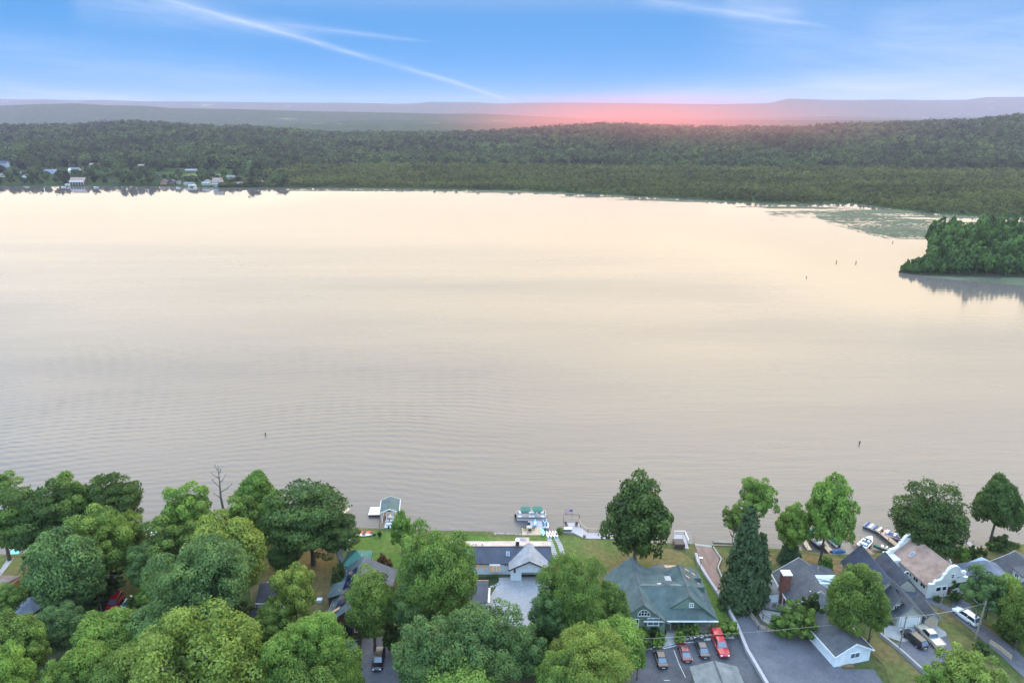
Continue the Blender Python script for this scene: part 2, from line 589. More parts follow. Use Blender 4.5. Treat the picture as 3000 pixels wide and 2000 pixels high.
# water
def water():
    m, t, b = new_mat('lake_water')
    co = pos_co(t)
    sp = t.n.new('ShaderNodeSeparateXYZ')
    t.l.new(co, sp.inputs[0])
    yy = sp.outputs[1]
    xx = sp.outputs[0]
    b.inputs['Base Color'].default_value = (0.112, 0.102, 0.095, 1)
    b.inputs['IOR'].default_value = 1.33
    b.inputs['Specular IOR Level'].default_value = 0.5
    # small wind ripples, long crests across the view
    r1 = t.noise(t.mapping(co, (0.35, 1.25, 1), (0, 0, R(4))), 1.0, 3, 0.55)
    r2 = t.noise(t.mapping(co, (0.05, 0.32, 1), (0, 0, R(-7))), 1.0, 2, 0.5)
    def rings(cx, cy, length):
        d = t.vmath('DISTANCE', co, (cx, cy, 0.0))
        d = t.math('ADD', d, t.math('MULTIPLY', t.noise(t.mapping(co, (0.012, 0.012, 1)), 1.0, 2, 0.5), 26.0))
        return t.math('SINE', t.math('MULTIPLY', d, 2 * PI / length))
    amp_n = t.maprange(t.noise(t.mapping(co, (0.02, 0.03, 1), (0, 0, R(20))), 1.0, 3, 0.6), 0.35, 0.65, 0.15, 1.0)
    fan = t.math('ADD', rings(-40, -40, 3.1), t.math('MULTIPLY', rings(-190, -60, 2.5), 0.3))
    fan = t.math('MULTIPLY', fan, amp_n)
    wake = t.math('MULTIPLY', t.maprange(yy, 135, 185, 0.3, 1, True), t.maprange(yy, 300, 230, 0, 1, True))
    wake = t.math('MULTIPLY', wake, t.math('MULTIPLY', t.maprange(xx, 30, -30, 0, 1, True), 1.0))
    calm = t.maprange(yy, 200, 760, 1.0, 0.05)
    lee = t.math('MULTIPLY', t.maprange(xx, 110, 230, 0, 1, True), t.maprange(yy, 260, 340, 0, 1, True))
    lee = t.math('SUBTRACT', 1.0, t.math('MULTIPLY', lee, 0.78))
    calm = t.math('MULTIPLY', calm, lee)
    h = t.math('ADD', t.math('MULTIPLY', r1, 0.17), t.math('MULTIPLY', r2, 0.38))
    h = t.math('ADD', h, t.math('MULTIPLY', t.math('MULTIPLY', fan, wake), 0.14))
    bn = t.n.new('ShaderNodeBump')
    t.put(bn.inputs['Strength'], t.math('MULTIPLY', calm, 0.45))
    bn.inputs['Distance'].default_value = 1.0
    t.put(bn.inputs['Height'], h)
    t.l.new(bn.outputs[0], b.inputs['Normal'])
    patch = t.noise(t.mapping(co, (0.0022, 0.012, 1), (0, 0, R(-12))), 1.0, 4, 0.55)
    rough = t.maprange(patch, 0.38, 0.62, 0.24, 0.36)
    rough = t.math('MULTIPLY', rough, t.maprange(yy, 300, 780, 1.0, 0.09, True))
    rough = t.math('MULTIPLY', rough, lee)
    t.l.new(rough, b.inputs['Roughness'])
    v, f = [], []
    xs = [-2600, -600, 0, 600, 2600]
    ys = [-600, 100, 400, 1000]
    for x in xs:
        for y in ys: v.append((x, y, 0))
    for i in range(4):
        for j in range(3):
            a = i * 4 + j
            f.append((a, a + 4, a + 5, a + 1))
    o = link('water', np_mesh('water', v, f, m))
    tag(o, 'broad calm lake reflecting the warm evening light', 'lake', kind='structure')
water()

# near bank: one sheet with the shoreline as its far edge
BANK = [(-600, 1640), (-200, 1632), (0, 1625), (130, 1618), (250, 1605), (430, 1590), (600, 1570), (800, 1556), (1010, 1550), (1040, 1547), (1130, 1549), (1200, 1553), (1350, 1556),
        (1440, 1557), (1455, 1566), (1530, 1566), (1590, 1562), (1650, 1558), (1660, 1562), (1850, 1585), (1900, 1590), (2030, 1592), (2085, 1598), (2150, 1600), (2240, 1606),
        (2350, 1612), (2400, 1622), (2480, 1625), (2560, 1621), (2620, 1618), (2700, 1612), (2790, 1606), (2860, 1605), (2905, 1610), (2960, 1598), (3010, 1594),
        (3300, 1590), (3700, 1600)]
grass_mat('grass_bank', (0.055, 0.085, 0.022), (0.125, 0.105, 0.045), 0.52, 0.09)
def ground():
    pts = [G(x, y, 0) for x, y in BANK]
    pts = [(-420, pts[0][1])] + pts + [(420, pts[-1][1])]
    v, f = [], []
    rows = [(0, -1.2), (0.0, 0.15), (0.9, 0.75), (2.2, LZ)]
    for k, (dy, z) in enumerate(rows):
        for (x, y) in pts:
            v.append((x, y + 0.35 * (k == 0) - dy, z))
    n = len(pts)
    for k in range(3):
        for i in range(n - 1):
            a = k * n + i
            f.append((a, a + 1, a + n + 1, a + n)[::-1])
    base = len(v)
    for y in (60, 20, -300):
        for (x, _) in pts: v.append((x, y, LZ))
    f += [((3 * n + i), (3 * n + i + 1), (base + i + 1), (base + i))[::-1] for i in range(n - 1)]
    for k in range(2):
        f += [((base + k * n + i), (base + k * n + i + 1), (base + (k + 1) * n + i + 1), (base + (k + 1) * n + i))[::-1] for i in range(n - 1)]
    o = link('ground', np_mesh('ground', v, f, MATS['grass_bank']))
    tag(o, 'patchy green and straw coloured grass bank along the near shore', 'ground', kind='structure')
ground()

LAYER = [LZ + 0.004]
def sheet(name, pix, m, label, cat='ground', z=None, kind='structure', world=None):
    pts = world or [G(x, y) for x, y in pix]
    if z is None:
        z = LAYER[0]
        LAYER[0] += 0.004
    bm = bmesh.new()
    vs = [bm.verts.new((x, y, z)) for x, y in pts]
    es = [bm.edges.new((vs[i], vs[(i + 1) % len(vs)])) for i in range(len(vs))]
    bmesh.ops.triangle_fill(bm, edges=es, use_beauty=True, use_dissolve=False, normal=(0, 0, 1))
    for fc in bm.faces:
        if fc.normal.z < 0: fc.normal_flip()
    me = bpy.data.meshes.new(name)
    bm.to_mesh(me); bm.free()
    me.materials.append(m)
    o = link(name, me)
    return tag(o, label, cat, kind=kind)
bark = mat('bark', (0.075, 0.060, 0.048), 0.95, 0.3, 1.5, 0.5)
bark_grey = mat('grey_bark', (0.15, 0.14, 0.12), 0.95, 0.25, 1.5, 0.5)
# ------------------------------------------------------------------ ground surfaces
grass_mat('grass_lush', (0.075, 0.135, 0.022), (0.115, 0.135, 0.035), 0.55, 0.12)
grass_mat('grass_mixed', (0.080, 0.120, 0.028), (0.160, 0.125, 0.052), 0.50, 0.10)
grass_mat('grass_straw', (0.080, 0.095, 0.030), (0.170, 0.125, 0.055), 0.46, 0.10)
grass_mat('grass_dark_soil', (0.030, 0.045, 0.016), (0.060, 0.052, 0.028), 0.55, 0.15)  # dark soil green for woodland floor and planted bed
grass_mat('bare_soil', (0.17, 0.115, 0.065), (0.25, 0.18, 0.11), 0.5, 0.3)
mat('asphalt', (0.075, 0.076, 0.085), 0.9, 0.32, 0.28, 0.3, fine=0.15)
mat('asphalt_drive', (0.110, 0.108, 0.122), 0.9, 0.26, 0.22, 0.2, fine=0.12)
mat('gravel_grey', (0.29, 0.28, 0.285), 0.95, 0.12, 0.4, 0.3, fine=0.18)
mat('concrete', (0.33, 0.32, 0.30), 0.9, 0.15, 0.8, 0.3)
mat('paver', (0.30, 0.29, 0.28), 0.9, 0.15, 1.5, 0.3)
mat('boulder', (0.30, 0.29, 0.26), 0.9, 0.25, 2.0, 0.6)
mat('deck_grey', (0.36, 0.33, 0.34), 0.8, 0.12, 1.5, 0.1)
mat('deck_tan', (0.44, 0.34, 0.23), 0.8, 0.15, 1.5, 0.1)
mat('deck_brown', (0.26, 0.165, 0.105), 0.8, 0.2, 1.5, 0.1)
mat('white_paint', (0.78, 0.78, 0.76), 0.5, 0.05, 1.0)
mat('line_paint', (0.45, 0.45, 0.45), 0.8, 0.25, 3.0)
mat('black_metal', (0.02, 0.02, 0.022), 0.5, 0.1, 2.0)
mat('steel', (0.45, 0.46, 0.48), 0.35, 0.08, 2.0, metal=0.7)
mat('glass_dark', (0.02, 0.025, 0.03), 0.12, 0.05, 2.0, spec=0.8)
mat('glass_sky', (0.10, 0.13, 0.17), 0.08, 0.05, 2.0, spec=1.0)
mat('window_added_glow', (0.40, 0.27, 0.17), 0.3, 0.1, 2.0, emit=(1.0, 0.55, 0.25), es=0.12)  # warm emission added to panes; on skylights it stands for reflected sunset
mat('wood_weathered', (0.22, 0.19, 0.16), 0.9, 0.25, 1.2, 0.3)
mat('wood_pole', (0.24, 0.21, 0.17), 0.9, 0.2, 1.2, 0.3)
mat('rubber', (0.018, 0.018, 0.018), 0.8, 0.1, 2.0)
mat('stone', (0.27, 0.245, 0.22), 0.95, 0.35, 1.8, 0.6)
mat('brick_red', (0.17, 0.062, 0.042), 0.9, 0.3, 1.6, 0.4)

def brick_ramp():
    m, t, b = new_mat('brick_paving')
    co = pos_co(t)
    br = t.n.new('ShaderNodeTexBrick')
    t.put(br.inputs['Vector'], t.mapping(co, (1, 1, 1), (0, 0, R(78))))
    br.inputs['Color1'].default_value = (0.205, 0.125, 0.100, 1)
    br.inputs['Color2'].default_value = (0.255, 0.165, 0.135, 1)
    br.inputs['Mortar'].default_value = (0.15, 0.11, 0.095, 1)
    br.inputs['Scale'].default_value = 1.2
    n = t.n.new('ShaderNodeVectorMath'); n.operation = 'SCALE'
    t.put(n.inputs[0], br.outputs[0])
    t.put(n.inputs['Scale'], t.maprange(t.noise(t.mapping(co, (1.2, .25, 1), (0, 0, R(-12))), 0.5, 4, 0.6), 0.3, 0.7, 0.75, 1.25))
    t.l.new(n.outputs[0], b.inputs['Base Color'])
    b.inputs['Roughness'].default_value = 0.9
    MATS['brick_paving'] = m
brick_ramp()
M = MATS
sheet('lawn', [(1000, 1562), (1050, 1556), (1140, 1556), (1190, 1562), (1210, 1640), (1185, 1700), (1100, 1690), (1040, 1650), (990, 1640)], M['grass_lush'], 'bright green mown lawn behind the kayaks')
sheet('lawn', [(1195, 1560), (1452, 1572), (1530, 1574), (1640, 1566), (1665, 1572), (1640, 1650), (1300, 1640), (1200, 1640)], M['grass_lush'], 'green lawn strip between the navy roofed house and the shore')
sheet('lawn', [(1640, 1568), (1830, 1588), (1990, 1612), (2030, 1640), (2060, 1690), (1990, 1700), (1780, 1700), (1700, 1780), (1600, 1740), (1640, 1650)], M['grass_mixed'], 'green and brown lawn around the solitary feathery tree')
sheet('lawn', [(760, 1640), (860, 1610), (985, 1600), (1000, 1660), (985, 1760), (950, 1850), (740, 1850), (730, 1700)], M['grass_straw'], 'straw coloured lawn under the big spreading oak')
sheet('yard', [(-400, 1790), (150, 1780), (300, 1760), (560, 1740), (760, 1780), (960, 1880), (1200, 1840), (1420, 1860), (1800, 1900), (1880, 2100), (1880, 2500), (-500, 2500)], M['grass_dark_soil'], 'dark green woodland floor under the foreground trees')
sheet('lawn', [(0, 1636), (130, 1630), (215, 1640), (205, 1700), (80, 1740), (0, 1760), (-200, 1700), (-200, 1645)], M['grass_mixed'], 'small sunny lawn by the turquoise dock')
sheet('beach', [(2350, 1622), (2410, 1632), (2480, 1636), (2620, 1630), (2650, 1640), (2640, 1680), (2520, 1690), (2400, 1700), (2340, 1660), (2250, 1650), (2248, 1620)], M['grass_straw'], 'dry tan yard between the docks and the roofs')
sheet('soil', [(2440, 1655), (2510, 1650), (2520, 1675), (2450, 1700)], M['bare_soil'], 'bare brown earth patch behind the round tree')
sheet('driveway', [(1422, 1768), (1452, 1722), (1462, 1692), (1500, 1690), (1620, 1690), (1620, 1720), (1590, 1760), (1560, 1840), (1520, 1880), (1440, 1850)], M['gravel_grey'], 'pale lilac grey driveway in front of the carport')
sheet('garden_bed', [(1390, 1690), (1462, 1688), (1462, 1704), (1452, 1716), (1428, 1722), (1390, 1722)], M['grass_dark_soil'], 'dark planted bed with a kerb beside the driveway')
sheet('parking_lot', [(1790, 1900), (1960, 1884), (2040, 1870), (2110, 1862), (2160, 1860), (2190, 1920), (2238, 2000), (2300, 2120), (2300, 2300), (1700, 2300), (1700, 2000)], M['asphalt'], 'dark asphalt car park with parked cars')
sheet('asphalt_yard', [(2130, 1752), (2160, 1762), (2205, 1800), (2260, 1850), (2400, 1862), (2470, 1960), (2560, 1960), (2620, 2050), (2620, 2300), (2330, 2300), (2250, 2010), (2165, 1840)], M['asphalt_drive'], 'wide grey asphalt yard between the retaining wall and the white garage')
sheet('boat_ramp', [(2036, 1597), (2085, 1603), (2108, 1632), (2098, 1668), (2135, 1745), (2158, 1775), (2165, 1800), (2150, 1815), (2130, 1790), (2068, 1680)], M['brick_paving'], 'reddish brick boat ramp running down to the lake')
sheet('verge', [(2046, 1645), (2068, 1690), (2130, 1800), (2150, 1842), (2120, 1850), (2100, 1820), (2050, 1700), (2040, 1660)], M['grass_lush'], 'narrow dark green verge along the retaining wall')
sheet('entrance_path', [(1956, 1822), (1982, 1822), (1980, 1850), (1986, 1884), (1945, 1896), (1942, 1880), (1955, 1850)], M['concrete'], 'light concrete path to the porch of the big green roof')
sheet('garage_apron', [(2590, 1832), (2760, 1832), (2775, 1860), (2740, 1884), (2640, 1880), (2590, 1862)], M['paver'], 'pale paved apron in front of the garage with pale door')
sheet('driveway', [(2640, 1880), (2745, 1868), (2775, 1862), (2815, 1905), (2800, 1935), (2720, 2010), (2680, 1985), (2600, 1885)], M['asphalt_drive'], 'grey driveway under the black and cream parked vehicles')
sheet('driveway', [(2790, 1760), (2835, 1755), (2850, 1790), (2880, 1830), (2960, 1890), (3010, 1935), (3200, 2100), (3120, 2140), (3000, 1985), (2920, 1910), (2850, 1850), (2790, 1800), (2720, 1765), (2660, 1720), (2672, 1715), (2740, 1757), (2790, 1782)], M['asphalt_drive'], 'blue grey lane with the white car on it')
sheet('lawn', [(2590, 1700), (2650, 1740), (2720, 1790), (2860, 1885), (2990, 2010), (2900, 2100), (2800, 1930), (2770, 1850), (2700, 1800), (2640, 1770)], M['grass_mixed'], 'rough grass strip between the two driveways')
sheet('lawn', [(2840, 1770), (2960, 1840), (3100, 1870), (3100, 1985), (2970, 1885), (2880, 1820)], M['grass_mixed'], 'rough grass right of the lane')
sheet('lawn', [(2560, 1850), (2620, 1900), (2700, 1975), (2760, 2050), (2640, 2100), (2590, 1950), (2540, 1900)], M['grass_mixed'], 'rough grass behind the white garage')
sheet('lawn', [(2850, 1612), (2960, 1604), (3100, 1600), (3200, 1700), (2960, 1700), (2900, 1650)], M['grass_straw'], 'dry lawn at the right shore')
sheet('path', [(20, 1640), (42, 1634), (20, 1665), (0, 1690), (-60, 1720), (-60, 1700), (0, 1670)], M['paver'], 'pale curved path to the turquoise dock')
sheet('courtyard', [(1060, 1870), (1190, 1860), (1200, 2000), (1180, 2100), (1050, 2100)], M['asphalt_drive'], 'shaded asphalt court with the black car')
sheet('terrace', [(2035, 1592), (2085, 1598), (2085, 1604), (2036, 1598)], M['boulder'], 'pale stones at the top of the boat ramp')

# stones along kerbs: every boulder a part
def stone_mesh(seed):
    r = random.Random(seed)
    bm = bmesh.new()
    bmesh.ops.create_icosphere(bm, subdivisions=1, radius=0.5)
    for v in bm.verts:
        v.co *= r.uniform(0.8, 1.15)
        v.co.z *= 0.62
    me = bpy.data.meshes.new('stone')
    bm.to_mesh(me); bm.free()
    me.materials.append(M['boulder'])
    return me
STONES = [stone_mesh(i) for i in range(4)]
def stone_row(name, pix, label, step=0.7, size=0.7, cat='stone kerb', z=LZ):
    pts = [Vector(G(*p)) for p in pix]
    o = thing(name, label, cat, (pts[0].x, pts[0].y, z))
    r = random.Random(len(label))
    acc = 0
    for a, b in zip(pts, pts[1:]):
        L = (b - a).length
        d = (b - a) / L
        s = acc
        while s < L:
            p = a + d * s
            k = link('stone', r.choice(STONES), o, (p.x - pts[0].x + r.uniform(-.08, .08), p.y - pts[0].y + r.uniform(-.08, .08), size * 0.18))
            k.scale = [size * r.uniform(0.75, 1.3) for _ in range(3)]
            k.rotation_euler = (0, 0, r.uniform(0, 6))
            s += step * r.uniform(0.85, 1.15)
        acc = s - L
    return o
stone_row('stone_kerb', [(1992, 1878), (2030, 1868), (2080, 1860), (2120, 1857), (2160, 1866)], 'curved row of boulders along the head of the car park', 0.75, 0.7)
stone_row('stone_kerb', [(1895, 1902), (1945, 1897)], 'short row of boulders left of the entrance path', 0.75, 0.6)
stone_row('stone_kerb', [(1428, 1721), (1448, 1718), (1460, 1710), (1463, 1700)], 'curved pale stone kerb around the planted bed', 0.6, 0.6)
stone_row('shore_stones', [(1190, 1556), (1350, 1560), (1452, 1562)], 'grey boulders along the water behind the great rounded tree', 0.8, 0.8, 'stones', 0.5)
stone_row('shore_stones', [(1442, 1560), (1532, 1563)], 'pale rubble shore left of the tan patio', 0.5, 0.55, 'stones', 0.7)
stone_row('shore_stones', [(1085, 1550), (1150, 1553)], 'dark stones at the water behind the kayaks', 0.6, 0.6, 'stones', 0.5)
stone_row('shore_stones', [(2040, 1594), (2085, 1600)], 'cream foam coloured stones at the foot of the boat ramp', 0.5, 0.45, 'stones', 0.3)
b_ = thing('boulder', 'long pale boulder in the lawn right of the porch', 'boulder', (*G(2098, 1848), LZ + 0.25))
q_ = link('stone', STONES[1], b_); q_.scale = (2.6, 1.0, 1.1)
# stepping stone tracks: flat slabs one by one
def track(pix, label):
    pts = [Vector(G(*p)) for p in pix]
    o = thing('stepping_stones', label, 'stepping stones', (pts[0].x, pts[0].y, LZ), group='slab tracks on the lawn')
    me = MB().prism([(-.55, -.3), (.5, -.33), (.56, .28), (-.5, .32)], 0, 0.07).mesh('slab', M['paver'])
    r = random.Random(2)
    s = 0
    for a, b in zip(pts, pts[1:]):
        L = (b - a).length
        while s < L:
            p = a + (b - a) * (s / L)
            k = link('slab', me, o, (p.x - pts[0].x, p.y - pts[0].y, 0.012))
            k.rotation_euler = (0, 0, r.uniform(-.15, .15))
            s += 0.72
        s -= L
track([(1608, 1577), (1618, 1600), (1624, 1620), (1630, 1640)], 'left of the two pale slab tracks leading up from the white tubes')
track([(1630, 1577), (1640, 1596), (1646, 1612), (1649, 1630)], 'right of the two pale slab tracks leading up from the white tubes')

# walls
def wall_run(name, pix, w, h, m, label, cat='wall', capm=None, z=LZ):
    pts = [G(*p) for p in pix]
    o = thing(name, label, cat, (pts[0][0], pts[0][1], z))
    loc = [(a - pts[0][0], b - pts[0][1]) for a, b in pts]
    for a, b in zip(loc, loc[1:]):
        MB().strip([a, b], w, 0, h).build('wall_section', m, o)
        if capm: MB().strip([a, b], w + 0.12, h, h + 0.08).build('capping', capm, o)
    return o
wall_run('retaining_wall', [(2038, 1628), (2046, 1655), (2068, 1692), (2130, 1785), (2158, 1838), (2188, 1910), (2246, 2010), (2300, 2120)], 0.45, 0.75, M['concrete'], 'long weathered concrete wall between car park and asphalt yard', capm=M['deck_grey'])
wall_run('kerb_wall', [(2090, 1604), (2104, 1626), (2113, 1638), (2103, 1664), (2120, 1705), (2140, 1748), (2172, 1762), (2200, 1790)], 0.22, 0.35, M['concrete'], 'thin pale kerb winding along the right of the boat ramp')
wall_run('retaining_wall', [(2578, 1862), (2640, 1912), (2700, 1966), (2760, 2030)], 0.4, 0.7, M['concrete'], 'low diagonal concrete wall behind the white garage')
wall_run('shore_wall', [(2088, 1590), (2130, 1592), (2160, 1594)], 0.8, 0.5, M['wood_weathered'], 'grey timber wall at the shore right of the boat ramp')
wall_run('kerb_wall', [(2375, 1852), (2410, 1890), (2462, 1948), (2500, 1950)], 0.7, 0.18, M['bare_soil'], 'worn earth kerb along the left wall of the white garage')

# ------------------------------------------------------------------ building kit (local coordinates, root on the ground)
class B:
    """a building whose parts are given in world coordinates and stored relative to its root"""
    def __init__(s, name, label, cat, x, y, z=LZ, rz=0.0, group=None):
        s.o = thing(name, label, cat, (x, y, z), rz, group)
        s.x, s.y, s.z = x, y, z
        s.wid = {}
    def part(s, mb, name, m, parent=None, fix=False):
        mb.v = [(a - s.x, b - s.y, c - s.z) for a, b, c in mb.v] if s.x is not None else mb.v
        return mb.build(name, m, parent or s.o, fixn=fix)
    def walls(s, x0, x1, y0, y1, eave, m, name='wall', z0=None, gable=None, ridge=None):
        """box walls, with gable triangles on the 'x' ends (ridge along x) or 'y' ends"""
        z0 = s.z if z0 is None else z0
        mb = MB()
        if gable == 'y':
            xc = (x0 + x1) / 2
            poly = [(x0, z0), (x1, z0), (x1, eave), (xc, ridge), (x0, eave)]
            vs = [(x, y0, z) for x, z in poly] + [(x, y1, z) for x, z in poly]
            mb.add(vs, [(0, 1, 2, 3, 4), (9, 8, 7, 6, 5)] + [((i + 1) % 5, i, i + 5, (i + 1) % 5 + 5) for i in range(5)])
        elif gable == 'x':
            yc = (y0 + y1) / 2
            poly = [(y0, z0), (y1, z0), (y1, eave), (yc, ridge), (y0, eave)]
            vs = [(x0, y, z) for y, z in poly] + [(x1, y, z) for y, z in poly]
            mb.add(vs, [(4, 3, 2, 1, 0), (5, 6, 7, 8, 9)] + [(i, (i + 1) % 5, (i + 1) % 5 + 5, i + 5) for i in range(5)])
        else:
            mb.box(x0, x1, y0, y1, z0, eave)
        return s.part(mb, name, m)
    def gable_roof(s, x0, x1, y0, y1, eave, ridge, axis, m, oh=0.45, t=0.18, name='roof', trim=None, rc=None):
        """two sloping plates; rc = ridge position across"""
        mb = MB()
        lift = 0.12
        if axis == 'x':
            c = (y0 + y1) / 2 if rc is None else rc
            k1, k2 = (ridge - eave) / (c - y0), (ridge - eave) / (y1 - c)
            a, b = x0 - oh, x1 + oh
            f, g = y0 - oh, y1 + oh
            zf, zg = eave - k1 * oh + lift, eave - k2 * oh + lift
            zr = ridge + lift
            mb.slab([(a, f, zf), (b, f, zf), (b, c, zr), (a, c, zr)], t)
            mb.slab([(a, c, zr), (b, c, zr), (b, g, zg), (a, g, zg)], t)
        else:
            c = (x0 + x1) / 2 if rc is None else rc
            k1, k2 = (ridge - eave) / (c - x0), (ridge - eave) / (x1 - c)
            f, g = y0 - oh, y1 + oh
            a, b = x0 - oh, x1 + oh
            za, zb = eave - k1 * oh + lift, eave - k2 * oh + lift
            zr = ridge + lift
            mb.slab([(a, f, za), (c, f, zr), (c, g, zr), (a, g, za)], t)
            mb.slab([(c, f, zr), (b, f, zb), (b, g, zb), (c, g, zr)], t)
        r = s.part(mb, name, m)
        if trim:
            tb = MB()
            if axis == 'x':
                for yy, zz in ((f, zf), (g, zg)):
                    sg = -1 if yy == f else 1
                    tb.box(a, b, min(yy, yy + sg * 0.1), max(yy, yy + sg * 0.1), zz - t - 0.08, zz - 0.01)
            else:
                for xx, zz in ((a, za), (b, zb)):
                    sg = -1 if xx == a else 1
                    tb.box(min(xx, xx + sg * 0.1), max(xx, xx + sg * 0.1), f, g, zz - t - 0.08, zz - 0.01)
                e = 0.06
                for (q1, z1, q2, z2) in ((a, za, c, zr), (c, zr, b, zb)):
                    for yy, sg in ((f, -1), (g, 1)):
                        ya, yb = (yy - e, yy) if sg < 0 else (yy, yy + e)
                        tb.hull8([(q1, ya, z1 - t - .1), (q2, ya, z2 - t - .1), (q2, yb, z2 - t - .1), (q1, yb, z1 - t - .1)],
                                 [(q1, ya, z1 + .02), (q2, ya, z2 + .02), (q2, yb, z2 + .02), (q1, yb, z1 + .02)])
            s.part(tb, 'roof_trim', trim, r if False else None)
        return r
    def hip_roof(s, x0, x1, y0, y1, eave, ridge, m, oh=0.45, ra=None, rb=None, name='roof', t=0.15):
        x0, x1, y0, y1 = x0 - oh, x1 + oh, y0 - oh, y1 + oh
        w, d = x1 - x0, y1 - y0
        if ra is None:
            if w > d: ra, rb = (x0 + d / 2, (y0 + y1) / 2), (x1 - d / 2, (y0 + y1) / 2)
            else: ra, rb = ((x0 + x1) / 2, y0 + w / 2), ((x0 + x1) / 2, y1 - w / 2)
        P = [(x0, y0, eave), (x1, y0, eave), (x1, y1, eave), (x0, y1, eave), (*ra, ridge), (*rb, ridge)]
        if abs(ra[0] - rb[0]) > abs(ra[1] - rb[1]):
            fs = [(0, 1, 5, 4), (1, 2, 5), (2, 3, 4, 5), (3, 0, 4)]
        else:
            fs = [(0, 1, 4), (1, 2, 5, 4), (2, 3, 5), (3, 0, 4, 5)]
        mb = MB().add(P, fs + [(3, 2, 1, 0)])
        mb.box(x0, x1, y0, y1, eave - t, eave - 0.003)
        return s.part(mb, name, m)
    def window(s, c, w, h, side='-y', frame=None, glass=None, bars=(1, 0), name='window', parent=None, dep=0.07, sill=False):
        """frame ring standing proud of the wall, pane behind it; c = centre on the wall face (world)"""
        frame = frame or M['white_paint']
        glass = glass or M['glass_dark']
        fw = 0.11
        def P(u, n, v):
            if side == '-y': return (c[0] + u, c[1] - n, c[2] + v)
            if side == '+y': return (c[0] - u, c[1] + n, c[2] + v)
            if side == '-x': return (c[0] - n, c[1] - u, c[2] + v)
            return (c[0] + n, c[1] + u, c[2] + v)
        def bx(mb, u0, u1, n0, n1, v0, v1):
            mb.hull8([P(u0, n1, v0), P(u1, n1, v0), P(u1, n0, v0), P(u0, n0, v0)], [P(u0, n1, v1), P(u1, n1, v1), P(u1, n0, v1), P(u0, n0, v1)])
        mb = MB()
        bx(mb, -w / 2 - fw, -w / 2, 0.0, dep, -h / 2, h / 2)
        bx(mb, w / 2, w / 2 + fw, 0.0, dep, -h / 2, h / 2)
        bx(mb, -w / 2 - fw, w / 2 + fw, 0.0, dep + .01, h / 2, h / 2 + fw)
        bx(mb, -w / 2 - fw, w / 2 + fw, 0.0, dep + .03, -h / 2 - fw, -h / 2)
        for k in range(bars[0]):
            u = -w / 2 + w * (k + 1) / (bars[0] + 1)
            bx(mb, u - .03, u + .03, 0.025, dep - .01, -h / 2, h / 2)
        for k in range(bars[1]):
            v = -h / 2 + h * (k + 1) / (bars[1] + 1)
            bx(mb, -w / 2, w / 2, 0.03, dep - .005, v - .03, v + .03)
        f = s.part(mb, name, frame, parent)
        g = MB()
        bx(g, -w / 2, w / 2, 0.004, 0.028, -h / 2, h / 2)
        s.part(g, 'pane', glass, f)
        return f
    def panel(s, c, w, h, side, m, name, dep=0.05):
        mb = MB()
        if side in ('-y', '+y'):
            y0, y1 = (c[1] - dep, c[1]) if side == '-y' else (c[1], c[1] + dep)
            mb.box(c[0] - w / 2, c[0] + w / 2, y0, y1, c[2] - h / 2, c[2] + h / 2)
        else:
            x0, x1 = (c[0] - dep, c[0]) if side == '-x' else (c[0], c[0] + dep)
            mb.box(x0, x1, c[1] - w / 2, c[1] + w / 2, c[2] - h / 2, c[2] + h / 2)
        return s.part(mb, name, m)
    def box(s, x0, x1, y0, y1, z0, z1, m, name, parent=None):
        return s.part(MB().box(x0, x1, y0, y1, z0, z1), name, m, parent)
    def skylight(s, c, w, l, nx, ny, slope, glass, name='skylight'):
        """flat framed light lying on a roof plane; (nx, ny) = downhill direction, slope = drop per metre"""
        d = Vector((nx, ny, -slope)).normalized()
        a = Vector((-ny, nx, 0)).normalized()
        n = a.cross(d)
        if n.z < 0: n = -n
        C = Vector(c)
        def ring(hw, hl, off):
            return [tuple(C + a * sx_ * hw + d * sy_ * hl + n * off) for sx_, sy_ in ((-1, -1), (1, -1), (1, 1), (-1, 1))]
        mb = MB().hull8(ring(w / 2, l / 2, 0.0), ring(w / 2, l / 2, 0.12))
        f = s.part(mb, name, M['steel'], None, True)
        g = MB().hull8(ring(w / 2 - .08, l / 2 - .08, 0.121), ring(w / 2 - .08, l / 2 - .08, 0.14))
        s.part(g, 'pane', glass, f, True)
        return f

siding_mat('siding_white', (0.76, 0.79, 0.82), 0.22)
siding_mat('siding_green', (0.155, 0.225, 0.165), 0.22)
siding_mat('siding_cream', (0.42, 0.41, 0.35), 0.22)
siding_mat('siding_blue', (0.36, 0.44, 0.52), 0.22)
siding_mat('siding_brown', (0.12, 0.065, 0.045), 0.25, 0)
siding_mat('siding_orange', (0.36, 0.17, 0.085), 0.25)
mat('stucco', (0.66, 0.65, 0.62), 0.9, 0.06, 0.8, 0.1)
roof_mat('roof_navy', (0.036, 0.045, 0.068), seam=0)
roof_mat('roof_pink', (0.40, 0.33, 0.30), seam=0)
roof_mat('roof_lightgrey', (0.22, 0.23, 0.25), seam=1)
roof_mat('roof_green', (0.075, 0.105, 0.098))
roof_mat('roof_greylight', (0.155, 0.165, 0.160))
roof_mat('roof_grey', (0.082, 0.083, 0.088))
roof_mat('roof_charcoal', (0.060, 0.062, 0.070))
roof_mat('roof_blue', (0.052, 0.058, 0.080))
roof_mat('roof_brown', (0.315, 0.205, 0.155))
roof_mat('roof_slate', (0.060, 0.092, 0.098))
roof_mat('roof_teal_metal', (0.035, 0.150, 0.115), seam=0)
roof_mat('roof_bluegrey', (0.13, 0.145, 0.175))

